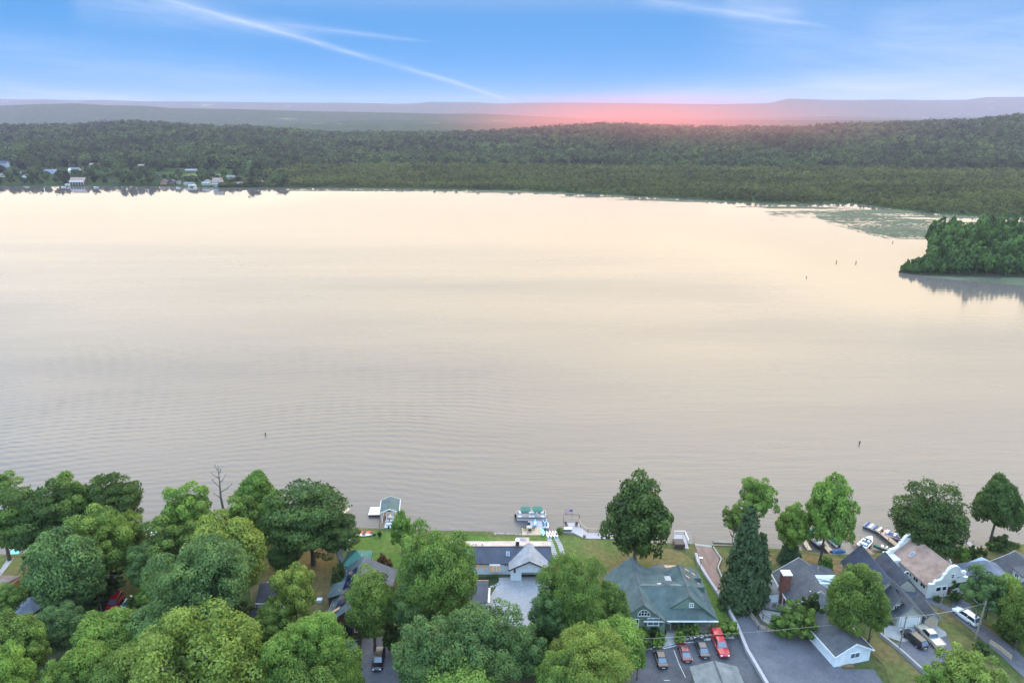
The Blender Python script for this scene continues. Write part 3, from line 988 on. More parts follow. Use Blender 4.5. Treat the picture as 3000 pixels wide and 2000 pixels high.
# --- A: long low house with the navy roof and carport wing
a = B('lake_house', 'long low white house with navy metal roof, grey gabled carport wing and paved forecourt', 'house', -2, 117)
a.walls(-12.5, 7.6, 117.2, 122.8, 4.0, M['siding_white'], gable='x', ridge=5.5)
a.gable_roof(-12.5, 7.6, 117.2, 122.8, 4.0, 5.45, 'x', M['roof_navy'], 0.45, name='roof')
a.part(MB().slab([(-13.0, 120.15, 5.67), (8.1, 120.15, 5.67), (8.1, 123.5, 4.55), (-13.0, 123.5, 4.55)][::1], 0.03), 'tinted_roof_slope', M['roof_pink'])  # low sun's pink put into an overlay on the navy roof's far slope
a.walls(-0.3, 7.3, 115.2, 117.1, 4.0, M['siding_white'], 'gable_wall', z0=3.0, gable='y', ridge=5.8)
a.walls(-0.3, 1.9, 115.2, 117.15, 3.0, M['siding_white'], 'wing_wall')
a.box(7.0, 7.3, 115.2, 117.1, LZ, 3.0, M['siding_white'], 'carport_post')
a.box(5.2, 7.0, 115.3, 115.6, LZ, 1.9, M['stucco'], 'low_wall')
a.gable_roof(-0.3, 7.3, 114.9, 120.2, 4.05, 5.95, 'y', M['roof_lightgrey'], 0.35, name='wing_roof', trim=M['black_metal'])
a.box(3.42, 3.58, 114.6, 119.6, 6.05, 6.12, M['roof_lightgrey'], 'ridge_cap')
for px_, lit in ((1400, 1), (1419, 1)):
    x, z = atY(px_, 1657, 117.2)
    a.window((x, 117.2, z - 0.1), 0.75, 1.0, '-y', glass=M['window_added_glow'])
x, z = atY(1450, 1659, 117.0)
bay = a.box(x - 1.1, x + 1.1, 116.55, 117.18, z - 1.0, z + 0.75, M['white_paint'], 'bay_window')
for dx in (-0.72, 0, 0.72): a.box(x + dx - .27, x + dx + .27, 116.5, 116.56, z - .7, z + .5, M['window_added_glow'], 'pane', bay)
for px_ in (1481, 1487):
    x, z = atY(px_, 1653, 117.2)
    a.window((x, 117.2, z), 0.4, 0.65, '-y', glass=M['glass_dark'], bars=(0, 0))
x, z = atY(1508, 1671, 115.2)
a.window((x, 115.2, z), 0.4, 0.9, '-y', bars=(0, 0))
x, z = atY(1516, 1588, 120.6)
ch = a.box(x - .35, x + .35, 120.3, 121.0, 5.0, z + .4, M['black_metal'], 'chimney')
a.box(x - .42, x + .42, 120.22, 121.08, z + .4, z + .6, M['white_paint'], 'chimney_cap', ch)
a.skylight((-0.9 + 0.05, 118.6, 4.87 + .02), 0.7, 1.0, 0, -1, 0.52, M['glass_sky'])
for px_ in (1394, 1413):
    x, y = G(px_, 1597, 5.4)
    a.box(x - .12, x + .12, 120.7, 120.95, 5.2, 5.95, M['steel'], 'vent_pipe')
pav = B('patio_canopy', 'pale pyramid canopy standing behind the navy roof, right of the black chimney', 'canopy', 2.2, 124.8)
pav.hip_roof(1.0, 3.6, 123.9, 126.2, 3.6, 4.4, M['roof_pink'], 0.1, ra=(2.29, 125.05), rb=(2.31, 125.05))
for xx in (1.1, 3.5):
    for yy in (124.0, 126.1): pav.box(xx - .06, xx + .06, yy - .06, yy + .06, LZ, 3.5, M['white_paint'], 'post')
# small navy shed left of the driveway
x0, y0 = G(1375, 1761, 3.4)
x1, _ = G(1424, 1761, 3.4)
_, yr = G(1400, 1703, 4.3)
s_ = B('shed', 'small shed with navy roof and coral far slope beside the driveway', 'shed', x0, y0)
s_.walls(x0 - 1.0, x1, y0 + .1, y0 + 4.6, 3.15, M['siding_white'])
s_.gable_roof(x0 - 1.0, x1, y0 + .1, y0 + 5.6, 3.3, 4.35, 'x', M['roof_navy'], 0.3, rc=yr)
s_.part(MB().slab([(x0 - 1.3, yr + .06, 4.50), (x1 + .32, yr + .06, 4.50), (x1 + .32, y0 + 6.0, 3.55), (x0 - 1.3, y0 + 6.0, 3.55)], 0.03), 'tinted_roof_slope', mat('coral_metal', (0.52, 0.22, 0.15), 0.5, 0.1, 2))
s_.box(x1 + .32, x1 + .7, y0 - .1, y0 + 4.0, 3.2, 3.32, M['white_paint'], 'gutter')

# --- F: the big green roofed house
g = B('green_house', 'large green sided house under a big green shingle roof with skylights and dormer', 'house', 28, 101)
g.walls(18.8, 27.6, 100.6, 112.6, 4.0, M['siding_green'], 'wall', gable='y', ridge=7.9)
g.gable_roof(18.8, 27.6, 100.4, 112.8, 4.0, 7.85, 'y', M['roof_green'], 0.5, trim=M['roof_greylight'])
g.box(23.08, 23.32, 99.9, 113.3, 8.0, 8.06, M['roof_charcoal'], 'ridge_vent')
g.walls(24.0, 36.4, 102.8, 113.6, 4.0, M['siding_green'], 'main_wall')
# main roof: ridge across at Y=105, long back slope
g.part(MB().slab([(23.4, 100.4, 3.95), (36.95, 100.4, 3.95), (33.2, 105.1, 7.75), (23.4, 105.1, 7.75)], 0.2), 'front_roof_slope', M['roof_green'])
g.part(MB().slab([(23.4, 105.1, 7.74), (32.6, 105.1, 7.74), (32.6, 106.3, 7.2), (23.4, 106.3, 7.2)], 0.2), 'saddle_roof', M['roof_greylight'])
g.part(MB().slab([(23.4, 106.3, 7.2), (32.6, 106.3, 7.2), (32.6, 113.6, 5.2), (23.4, 113.6, 5.2)], 0.2), 'back_roof_slope', M['roof_green'])
# right wing, ridge along the depth, broad right slope
kx = 31.9
g.part(MB().slab([(28.6, 101.8, 5.6), (kx, 101.8, 8.0), (kx, 111.0, 8.0), (28.6, 111.0, 5.6)], 0.2), 'wing_roof_left', M['roof_green'])
g.part(MB().slab([(kx, 101.5, 8.0), (36.98, 100.45, 4.06), (36.98, 114.6, 4.06), (kx, 111.0, 8.0)], 0.2), 'wing_roof_right', M['roof_green'])
g.part(MB().slab([(28.6, 111.0, 5.6), (kx, 111.0, 8.0), (36.98, 114.6, 4.06), (28.6, 114.6, 4.06)], 0.2), 'wing_roof_back', M['roof_greylight'])
g.box(kx - .12, kx + .12, 101.4, 111.1, 8.05, 8.11, M['roof_charcoal'], 'ridge_vent')
# little gable over the porch
g.part(MB().add([(28.9, 101.85, 5.35), (34.9, 101.85, 5.35), (kx, 101.85, 7.75), (28.9, 102.4, 5.35), (34.9, 102.4, 5.35), (kx, 102.4, 7.75)], [(0, 1, 2), (5, 4, 3), (1, 0, 3, 4), (2, 1, 4, 5), (0, 2, 5, 3)]), 'gable_wall', M['siding_green'])
g.box(23.6, 37.0, 100.26, 100.38, 3.66, 3.92, M['white_paint'], 'gutter')
for xx in (28.6, 31.0, 33.6, 36.3): g.box(xx - .09, xx + .09, 100.7, 100.88, LZ, 3.72, M['siding_green'], 'porch_post')
g.box(28.0, 36.4, 100.6, 102.8, LZ + .05, LZ + .2, M['wood_weathered'], 'porch_floor')
for xx in (29.3, 30.4, 32.4, 34.6): g.window((xx, 102.8, 2.6), 0.8, 1.2, '-y', glass=M['glass_dark'])
g.panel((31.4, 102.8, 2.2), 0.95, 2.1, '-y', M['siding_brown'], 'front_door')
# front windows of the left gable
x, z = atY(1914, 1820, 100.6)
w_ = g.window((x, 100.6, z), 1.9, 1.5, '-y', bars=(1, 0), glass=M['glass_sky'])
for sg in (-1, 1): g.panel((x + sg * 1.38, 100.6, z), 0.5, 1.6, '-y', M['siding_brown'], 'shutter')
x, z = atY(1887, 1797, 100.6)
def arch_window(b, x, y, z, w, h, nb):
    """half-round window: radiating rows of panes in a pale frame"""
    mb = MB()
    n = 12
    out, inn = [], []
    for i in range(n + 1):
        a_ = PI * i / n
        out.append((x + math.cos(a_) * (w / 2 + .1), z + math.sin(a_) * (h + .1)))
        inn.append((x + math.cos(a_) * (w / 2), z + math.sin(a_) * h))
    for i in range(n):
        p, q, r_, s2 = out[i], out[i + 1], inn[i + 1], inn[i]
        mb.hull8([(p[0], y - .1, p[1]), (q[0], y - .1, q[1]), (r_[0], y - .1, r_[1]), (s2[0], y - .1, s2[1])],
                 [(p[0], y - .0, p[1]), (q[0], y, q[1]), (r_[0], y, r_[1]), (s2[0], y, s2[1])])
    mb.box(x - w / 2 - .1, x + w / 2 + .1, y - .11, y, z - .12, z)
    for k in range(1, nb):
        u = -w / 2 + w * k / nb
        hh = h * math.sqrt(max(0, 1 - (2 * u / w) ** 2))
        mb.box(x + u - .035, x + u + .035, y - .09, y - .03, z, z + hh)
    mb.box(x - w / 2 * .86, x + w / 2 * .86, y - .085, y - .035, z + h * .47, z + h * .53)
    f = b.part(mb, 'arched_window', M['white_paint'], None, True)
    gl = MB()
    vs = [(px_, y - .025, pz_) for px_, pz_ in inn] + [(px_, y - .002, pz_) for px_, pz_ in inn]
    m_ = len(inn)
    gl.add(vs, [tuple(range(m_)), tuple(range(2 * m_ - 1, m_ - 1, -1))] + [(i, i + m_, (i + 1) % m_ + m_, (i + 1) % m_) for i in range(m_)])
    b.part(gl, 'pane', M['glass_dark'], f, True)
arch_window(g, x, 100.6, z - .35, 2.1, 1.15, 4)
x, z = atY(2026, 1770, 101.85)
g.window((x, 101.85, z - .1), 0.6, 0.75, '-y', bars=(1, 1), glass=M['glass_sky'])
x, z = atY(1865, 1822, 100.6)
g.window((x - .1, 100.6, z), 0.8, 1.3, '-y', bars=(1, 0))
# chimney, vents, skylights
ch = g.box(28.3, 29.2, 105.2, 106.3, 6.6, 8.7, M['stone'], 'chimney')
g.box(28.2, 29.3, 105.1, 106.4, 8.7, 8.85, M['concrete'], 'chimney_cap', ch)
g.box(26.9, 27.6, 105.7, 106.0, 7.25, 7.6, M['steel'], 'roof_vent')
g.skylight((*G(1955, 1755, 6.0), 6.0), 0.85, 1.1, 0, -1, 0.81, M['glass_sky'])
for (px_, py_) in ((2010, 1669), (2012, 1676), (2014, 1690)):
    pass
def on_slope_right(px_, py_):
    # meet the right slope plane of the wing
    for k in range(400):
        x = 31.9 + k * 0.0128
        z = 8.0 - (x - 31.9) / 5.08 * 3.94
        Y, zz = atX(px_, py_, x)
        if zz <= z: return (x, Y, z)
    return None
for (px_, py_) in ((2011, 1670), (2014, 1690), (2031, 1682), (2043, 1698), (2048, 1711), (2056, 1727), (2061, 1746), (2073, 1770)):
    p_ = on_slope_right(px_, py_)
    if p_ and p_[1] < 114:
        g.skylight(p_, 0.55, 1.0, 1, 0, 0.775, M['window_added_glow'] if py_ < 735 + 1000 else M['glass_sky'])  # orange sunset reflection put in as emission
g.box(34.5, 36.2, 107.0, 107.9, 4.6, 5.9, M['roof_green'], 'dormer')
g.box(34.5, 36.2, 109.6, 110.5, 4.6, 5.9, M['roof_green'], 'dormer')
# half-round bay with glass given a warm glow at the lake end
bx_, by_ = 30.6, 114.2
bay_pts = [(bx_ + 3.6 * math.cos(t_), by_ + 2.2 * math.sin(t_)) for t_ in [PI * k / 6 for k in range(7)]]
g.part(MB().prism(bay_pts, LZ, 3.7), 'round_bay', M['siding_green'])
g.part(MB().prism([(bx_ + (p[0] - bx_) * 1.1, by_ + (p[1] - by_) * 1.15) for p in bay_pts], 3.7, 3.85), 'bay_roof', M['roof_greylight'])
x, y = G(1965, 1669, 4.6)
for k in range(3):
    g.skylight((x - .9 + k * .8, y, 5.35 - .04), 0.7, 1.2, 0, 1, 0.27, M['window_added_glow'])
g.part(MB().slab([(18.2, 111.2, 3.9), (20.0, 109.2, 3.9), (20.6, 109.6, 3.95), (18.9, 111.8, 3.95)], .1), 'side_porch_roof', M['roof_pink'])

# green roofed garage on the bottom edge
x0, y0 = G(2030, 1958, 3.6); xr, yr = G(2092, 1937, 4.6); x1, _ = G(2160, 1958, 3.6)
s_ = B('garage', 'garage with seamed green roof cut by the bottom edge', 'garage', xr, yr - 4)
gx = G(2092, 1990, 4.6)
s_.walls(xr - 3.5, xr + 3.6, yr - 7.5, yr - .2, 3.4, M['siding_green'], gable='y', ridge=4.5)
s_.gable_roof(xr - 3.5, xr + 3.6, yr - 7.5, yr - .2, 3.4, 4.5, 'y', M['roof_greylight'], 0.4, name='roof')
s_.box(xr - .06, xr + .16, yr - 7.8, yr + .15, 4.64, 4.70, M['roof_charcoal'], 'ridge_vent')

# --- H: grey hip house with brick chimney
h = B('grey_house', 'white sided house with broad grey shingle roof, brick chimney and terrace', 'house', 56, 107)
h.walls(52.0, 60.4, 104.0, 113.6, 4.2, M['siding_white'], gable='y', ridge=7.6)
h.gable_roof(51.6, 60.8, 104.0, 113.2, 4.2, 7.6, 'y', M['roof_grey'], 0.35, name='roof', trim=M['white_paint'])
h.part(MB().slab([(56.2, 109.5, 7.2), (63.6, 109.5, 4.0), (63.6, 115.4, 4.0), (56.2, 114.2, 6.6)], .2), 'rear_wing_roof', M['roof_grey'])
h.walls(57.5, 63.2, 109.8, 114.8, 3.8, M['siding_white'], 'rear_wing_wall')
h.part(MB().slab([(57.6, 108.1, 7.0), (62.2, 107.0, 6.6), (62.2, 108.8, 6.7)], .15), 'dormer_roof', M['siding_blue'])
h.box(57.8, 61.8, 107.2, 109.8, 3.9, 6.5, M['siding_white'], 'dormer_wall')
x, y = G(2278, 1702, 6.0)
ch = h.box(50.9, 52.5, 107.6, 109.0, LZ, 8.0, M['brick_red'], 'chimney')
h.box(50.8, 52.6, 107.5, 109.1, 8.0, 8.2, M['white_paint'], 'chimney_cap', ch)
for yy in (105.2, 106.3): h.window((52.0, yy, 2.9), 0.8, 1.3, '-x', glass=M['glass_dark'])
h.panel((52.0, 104.9, 2.2), 1.4, 2.2, '-x', M['siding_brown'], 'side_door')
h.box(51.2, 51.35, 104.1, 104.25, LZ, 4.0, M['white_paint'], 'porch_post')
h.box(51.2, 51.35, 107.2, 107.35, LZ, 4.0, M['white_paint'], 'porch_post')
x, z = atY(2385, 1748, 104.0)
h.window((58.6, 104.0, 3.1), 1.0, 1.1, '-y')
h.window((55.2, 104.0, 3.0), 1.0, 1.1, '-y')
for (px_, py_) in ((2373, 1736), (2396, 1665)):
    x, y = G(px_, py_, 6.9)
    h.box(x - .12, x + .12, y - .12, y + .12, 6.0, 7.3, M['steel'], 'vent_pipe')
h.box(61.2, 62.8, 101.6, 103.9, LZ, 2.6, M['concrete'], 'rear_steps')
# annex between spruce and chimney
an = B('annex', 'small pale roofed annex tucked between the spruce and the brick chimney', 'annex', 49.6, 109.5)
an.walls(48.6, 51.0, 108.2, 111.5, 3.4, M['siding_white'])
an.part(MB().slab([(48.3, 107.9, 3.3), (51.0, 107.9, 3.9), (51.0, 111.8, 3.9), (48.3, 111.8, 3.3)], .12), 'roof', M['roof_greylight'])

# --- I: white garage
s_ = B('white_garage', 'white garage with grey gable roof beside the asphalt yard', 'garage', 58.6, 94, rz=R(0))
ang = math.atan2(55.48 - 57.61, 99.87 - 92.52)
# built straight in its own frame and then turned
cx_, cy_ = G(2508, 1884, 5.6)
s_.o.location = (cx_, cy_, LZ)
s_.o.rotation_euler = (0, 0, R(13.0))
s_.x, s_.y, s_.z = 0, 0, 0
s_.walls(-3.3, 3.6, 0.3, 8.9, 2.6, M['siding_white'], gable='y', ridge=4.45, z0=0)
s_.gable_roof(-3.3, 3.6, 0.3, 8.7, 2.6, 4.45, 'y', M['roof_grey'], 0.35, name='roof', trim=M['white_paint'])
s_.window((0.55, 0.3, 1.75), 1.7, 0.95, '-y', bars=(1, 0), glass=M['glass_sky'])
s_.panel((-1.9, 0.3, 1.05), 0.95, 2.1, '-y', M['white_paint'], 'door', 0.06)

# --- K: charcoal roofed house with attached garage, seen end on, ridge along the depth
k = B('charcoal_house', 'long cream house with steep charcoal roofs stepping down to the docks', 'house', 70, 110)
k.walls(67.2, 73.6, 106.8, 117.2, 4.2, M['siding_cream'], gable='y', ridge=7.7)
k.gable_roof(67.2, 73.6, 106.8, 117.2, 4.2, 7.7, 'y', M['roof_blue'], 0.4, trim=M['roof_greylight'])
k.walls(73.7, 77.6, 109.6, 117.6, 3.8, M['siding_cream'], 'side_wall', gable='y', ridge=5.6)
k.gable_roof(73.7, 77.6, 109.6, 117.6, 3.8, 5.9, 'y', M['roof_blue'], 0.35, name='side_roof')
k.walls(69.0, 72.6, 103.6, 106.9, 3.9, M['siding_cream'], 'step_wall', gable='y', ridge=6.6)
k.gable_roof(69.0, 72.6, 103.4, 107.4, 3.9, 6.5, 'y', M['roof_charcoal'], 0.35, name='step_roof', trim=M['roof_greylight'])
k.box(73.7, 76.9, 105.6, 108.6, LZ, 3.2, M['siding_cream'], 'lean_to')
k.part(MB().slab([(73.6, 105.3, 3.3), (77.1, 105.3, 3.1), (77.1, 108.9, 3.3), (73.6, 108.9, 3.5)], .15), 'lean_to_roof', M['roof_blue'])
k.window((70.6, 103.6, 4.2), 0.7, 0.8, '-y', glass=M['glass_dark'])
k.window((75.4, 105.6, 2.3), 0.9, 0.9, '-y', glass=M['glass_dark'])
x0, y0 = G(2640, 1835); x1, _ = G(2688, 1835)
s_ = B('garage', 'cream garage with pale up-and-over door and charcoal gable roof', 'garage', (x0 + x1) / 2, y0)
s_.walls(x0 - 1.0, x1 + .5, y0, y0 + 7, 3.7, M['siding_cream'], gable='y', ridge=5.8)
s_.gable_roof(x0 - 1.0, x1 + .5, y0, y0 + 7, 3.7, 5.8, 'y', M['roof_charcoal'], 0.45, trim=M['roof_greylight'])
xm = (x0 + x1 - .5) / 2
dr = s_.box(xm - 1.6, xm + 1.6, y0 - .08, y0, LZ, LZ + 2.2, M['siding_cream'], 'garage_door')
for q in range(4): s_.box(xm - 1.5, xm + 1.5, y0 - .12, y0 - .08, LZ + .08 + q * .54, LZ + .56 + q * .54, M['stucco'], 'door_panel', dr)
for sg in (-1, 1): s_.box(xm + sg * 1.72 - .1, xm + sg * 1.72 + .1, y0 - .1, y0, LZ, LZ + 2.3, M['white_paint'], 'door_trim')
x0, y0 = G(2706, 1834); x1, _ = G(2740, 1834)
s_ = B('shed', 'small cream shed with double door right of the cream garage', 'shed', (x0 + x1) / 2, y0)
s_.walls(x0, x1 + .3, y0, y0 + 4.4, 3.1, M['siding_cream'], gable='y', ridge=4.4)
s_.gable_roof(x0, x1 + .3, y0, y0 + 4.4, 3.1, 4.4, 'y', M['roof_charcoal'], 0.35, trim=M['roof_greylight'])
for sg in (-.42, .42): s_.panel(((x0 + x1) / 2 + .15 + sg, y0, 1.95), 0.8, 1.8, '-y', M['deck_tan'], 'door_leaf')

# --- J: curved gable (mission style) house, turned in plan
ms = B('mission_house', 'white stucco house with scalloped curved gables and brownish roof', 'house', 0, 0)
pA, pB = Vector(G(2716, 1752)), Vector(G(2838, 1736))
d = (pB - pA); wd = d.length; ang = math.atan2(d.y, d.x)
ms.o.location = (pA.x, pA.y, LZ); ms.o.rotation_euler = (0, 0, ang)
ms.x = ms.y = ms.z = 0
LJ = 10.6
def scallop(w, eave, top):
    """outline of a curved stepped gable from left to right"""
    pts = [(-.15, eave), (w * .10, eave)]
    def arc(cx, cz, rx, rz, a0, a1, n=6):
        for i in range(n + 1):
            t_ = a0 + (a1 - a0) * i / n
            pts.append((cx + math.cos(t_) * rx, cz + math.sin(t_) * rz))
    s1 = eave + (top - eave) * .18
    s2 = eave + (top - eave) * .55
    pts.append((w * .12, s1)); pts.append((w * .17, s1))
    arc(w * .17, s2, w * .13, s2 - s1, -PI / 2, 0, 5)
    pts.append((w * .33, s2 + .05))
    arc(w * .5, s2 + .05, w * .155, top - s2 - .05, PI, 0, 10)
    pts.append((w * .67, s2 + .05))
    arc(w * .83, s2, w * .13, s2 - s1, PI, 1.5 * PI, 5)
    pts.append((w * .88, s1)); pts.append((w * .90, eave)); pts.append((w + .15, eave))
    return pts
def gable_screen(y, nm, xo=0.0, ww=None, top=6.7):
    pts = [(a_ + xo, b_) for a_, b_ in scallop(ww or wd, 3.1, top)]
    mb = MB()
    n = len(pts)
    for (x0, z0), (x1, z1) in zip(pts, pts[1:]):
        if x1 - x0 < 0.02: continue
        mb.hull8([(x0, y - .18, 0), (x1, y - .18, 0), (x1, y + .18, 0), (x0, y + .18, 0)], [(x0, y - .18, z0), (x1, y - .18, z1), (x1, y + .18, z1), (x0, y + .18, z0)])
    ms.part(mb, nm, M['stucco'])
    cb = MB()
    for (x0, z0), (x1, z1) in zip(pts, pts[1:]):
        dx, dz = x1 - x0, z1 - z0
        L_ = math.hypot(dx, dz)
        if L_ < .02: continue
        nx, nz = -dz / L_ * .16, dx / L_ * .16
        cb.hull8([(x0, y - .28, z0 + .005), (x1, y - .28, z1 + .005), (x1, y + .28, z1 + .005), (x0, y + .28, z0 + .005)],
                 [(x0 + nx, y - .28, z0 + nz + .005), (x1 + nx, y - .28, z1 + nz + .005), (x1 + nx, y + .28, z1 + nz + .005), (x0 + nx, y + .28, z0 + nz + .005)])
    ms.part(cb, 'coping', M['white_paint'], None, True)
gable_screen(0.18, 'front_gable')
gable_screen(LJ, 'rear_gable', -1.9, wd + 1.9, 7.0)
ms.walls(0.25, wd - .25, 0.37, LJ - .2, 2.7, M['stucco'], z0=0, gable='y', ridge=5.9)
ms.gable_roof(-.3, wd + .3, 0.4, LJ - .2, 2.55, 6.2, 'y', M['roof_brown'], 0.0, name='roof')
ms.box(-1.8, .2, LJ - 2.6, LJ - .2, 0, 3.0, M['stucco'], 'side_wing_wall')
# side cross gable to the right
ms.walls(wd * .5, wd + .1, LJ - 5.2, LJ - 1.6, 3.3, M['stucco'], 'cross_wall', z0=0, gable='x', ridge=5.2)
ms.gable_roof(wd * .5, wd - .2, LJ - 5.2, LJ - 1.6, 3.3, 5.2, 'x', M['roof_brown'], 0.0, name='cross_roof')
pts = scallop(3.9, 3.4, 5.9)
mb = MB()
for (x0, z0), (x1, z1) in zip(pts, pts[1:]):
    if x1 - x0 < .02: continue
    yy0, yy1 = LJ - 5.3 + x0, LJ - 5.3 + x1
    mb.hull8([(wd + .1, yy0, 0), (wd + .1, yy1, 0), (wd - .2, yy1, 0), (wd - .2, yy0, 0)], [(wd + .1, yy0, z0), (wd + .1, yy1, z1), (wd - .2, yy1, z1), (wd - .2, yy0, z0)])
ms.part(mb, 'side_gable', M['stucco'], None, True)
ms.box(wd * .5 + .5, wd * .5 + 1.3, LJ - 1.9, LJ - 1.1, 5.0, 6.7, M['brick_red'], 'chimney')
ms.skylight((wd * .22, LJ - 3.0, 2.55 + (wd * .22 + .3) * 3.65 / (wd / 2 + .3) + .13), .7, 1.2, -1, 0, .86, M['glass_sky'])
ms.window((wd * .22, 0.0, 1.9), 1.0, 0.9, '-y', bars=(0, 0)); ms.window((wd * .36, 0.0, 1.9), 0.8, 0.9, '-y', bars=(0, 0))
ms.window((wd * .5, 0.0, 4.5), 0.5, 0.9, '-y', bars=(0, 1))
ms.panel((wd * .50, 0.0, 1.2), 0.8, 1.9, '-y', M['siding_brown'], 'front_door')
ms.box(wd * .60, wd * .94, -.06, 0.0, 1.7, 2.7, M['glass_dark'], 'porch_opening')
ms.box(wd * .60, wd * .94, -.12, -.06, 2.7, 2.85, M['siding_brown'], 'porch_lintel')
for q in range(3): ms.window((0.25, 1.8 + q * 1.9, 1.55), 1.2, 0.8, '-x', bars=(1, 0))
# side stair with arch by the rear
ms.box(-1.8, -0.1, LJ - 5.6, LJ - 4.2, 0, .9, M['concrete'], 'side_steps')
mb = MB()
ap = [(math.cos(PI * i / 8) * .7, 1.9 + math.sin(PI * i / 8) * .7) for i in range(9)]
ap = [(.7, 0)] + ap + [(-.7, 0)]
for p, q in zip(ap, ap[1:]): mb.tube((-.9 + p[0], LJ - 5.6, p[1]), (-.9 + q[0], LJ - 5.6, q[1]), .09, .09, 5)
ms.part(mb, 'arch', M['white_paint'])

# --- M: houses at the right edge
s_ = B('blue_grey_house', 'blue grey roofed pale house half hidden by light green foliage', 'house', 92, 111)
x0, y0 = G(2872, 1625, 6.4)
s_.walls(x0 - 4.4, x0 + 4.6, y0 - 9.5, y0 - .3, 3.8, M['siding_blue'], gable='y', ridge=6.2)
s_.hip_roof(x0 - 4.4, x0 + 4.6, y0 - 9.5, y0 + .2, 3.8, 6.3, M['roof_bluegrey'], .4, ra=(x0, y0 - 6), rb=(x0, y0 - 1.5))
s_.box(x0 - 5.3, x0 - 4.6, y0 - 3.4, y0 - 2.8, LZ, 5.0, M['white_paint'], 'porch_column')
for q in (-2.6, 0, 2.6): s_.window((x0 + q, y0 - 9.5, 2.8), 1.0, 1.2, '-y')
s_.window((x0 - 4.4, y0 - 6, 2.8), 1.0, 1.2, '-x')
x0, y0 = G(2985, 1640, 6.0)
s_ = B('dark_roof_house', 'pale house with dark dormered roof cut by the right edge', 'house', x0, y0)
s_.walls(x0 - 5.2, x0 + 6, y0 - 8, y0 + 1.5, 3.6, M['siding_cream'], gable='y', ridge=6.0)
s_.gable_roof(x0 - 5.2, x0 + 6, y0 - 8, y0 + 1.5, 3.6, 6.6, 'y', M['roof_charcoal'], .4, trim=M['stucco'])
dm = s_.box(x0 - 3.2, x0 - 1.0, y0 - 5.4, y0 - 3.0, 4.4, 6.4, M['siding_cream'], 'dormer')
s_.window((x0 - 3.2, y0 - 4.2, 5.5), .9, .9, '-x')
s_.part(MB().slab([(x0 - 3.5, y0 - 5.7, 6.4), (x0 + .4, y0 - 5.7, 6.9), (x0 + .4, y0 - 2.7, 6.9), (x0 - 3.5, y0 - 2.7, 6.4)], .15), 'dormer_roof', M['roof_charcoal'])

# --- N: long house with solar panels, ridge along the depth
n_ = B('solar_house', 'long dark slate roofed brown house with solar panels and stone chimney', 'house', -23, 105)
fx, fy = G(1008, 1790, 6.6)
bx2, by2 = G(1065, 1628, 6.6)
ridge_a, ridge_b = Vector((fx, fy)), Vector((bx2, by2))
n_.o.location = (fx, fy, LZ)
dv = ridge_b - ridge_a
n_.o.rotation_euler = (0, 0, math.atan2(dv.y, dv.x) - PI / 2)
LN = dv.length
n_.x = n_.y = n_.z = 0
n_.walls(-3.4, 3.6, 0.5, LN - .6, 2.9, M['siding_brown'], gable='y', ridge=5.5, z0=0)
n_.gable_roof(-3.4, 3.6, 0.4, LN - .4, 2.9, 5.5, 'y', M['roof_slate'], .5, trim=M['roof_greylight'])
n_.part(MB().slab([(0, LN - 8.5, 5.62), (6.6, LN - 8.5, 2.6), (6.6, LN - .2, 2.6), (0, LN - .2, 5.62)], .2), 'east_wing_roof', M['roof_grey'])
n_.walls(3.7, 6.2, LN - 8, LN - .7, 2.55, M['siding_brown'], 'east_wing_wall', z0=0)
n_.part(MB().slab([(-5.0, LN - 9.5, 3.1), (-2.2, LN - 9.5, 4.1), (-2.2, LN - 5.4, 4.1), (-5.0, LN - 5.4, 3.1)], .2), 'shed_dormer_roof', M['roof_slate'])
n_.walls(-4.8, -2.4, LN - 9.3, LN - 5.6, 2.95, M['siding_brown'], 'side_bay_wall', z0=0)
sl = 2.6 / 3.5
panel_me = None
sol = mat('solar_cell', (0.012, 0.016, 0.045), 0.15, 0.1, 2, spec=0.9)
for q in range(9):
    yy = 3.2 + q * 1.75
    if yy > LN - 2.6: break
    c = Vector((-1.35, yy, 5.5 - 1.35 * sl + .26))
    d_ = Vector((-1, 0, -sl)).normalized(); a_ = Vector((0, 1, 0)); nn = a_.cross(d_)
    nn = nn if nn.z > 0 else -nn
    rg = lambda hw, hl, off: [tuple(c + a_ * u * hw + d_ * v * hl + nn * off) for u, v in ((-1, -1), (1, -1), (1, 1), (-1, 1))]
    n_.part(MB().hull8(rg(.83, 1.15, 0), rg(.83, 1.15, .06)), 'solar_panel', sol, None, True)
n_.skylight((-2.1, 2.0, 5.5 - 2.1 * sl + .13), .9, 2.0, -1, 0, sl, M['window_added_glow'])
for q in (2.7, 6.8, LN - 3.4):
    n_.box(-2.75, -2.62, q, q + .13, 3.3, 4.7, M['steel'], 'vent_pipe')
n_.box(-.9, .9, .38, .5, .1, 2.3, M['glass_dark'], 'glazed_door')
n_.window((-1.9, .5, 1.4), .8, 1.1, '-y'); n_.window((1.9, .5, 1.4), .8, 1.1, '-y')
cz = atY(1003, 1612, G(1003, 1668, 1)[1] - 0)[1]
cx_, cy_ = G(1003, 1672, 1)
cs = B('stone_chimney', 'tall free standing stone chimney left of the green metal pyramid roof', 'chimney', cx_, cy_)
cs.part(MB().hull8([(cx_ - .75, cy_ - .6, 1), (cx_ + .75, cy_ - .6, 1), (cx_ + .75, cy_ + .6, 1), (cx_ - .75, cy_ + .6, 1)],
                   [(cx_ - .5, cy_ - .45, 7.2), (cx_ + .5, cy_ - .45, 7.2), (cx_ + .5, cy_ + .45, 7.2), (cx_ - .5, cy_ + .45, 7.2)]), 'stack', M['stone'])
cs.box(cx_ - .6, cx_ + .6, cy_ - .55, cy_ + .55, 7.2, 7.4, M['concrete'], 'cap')
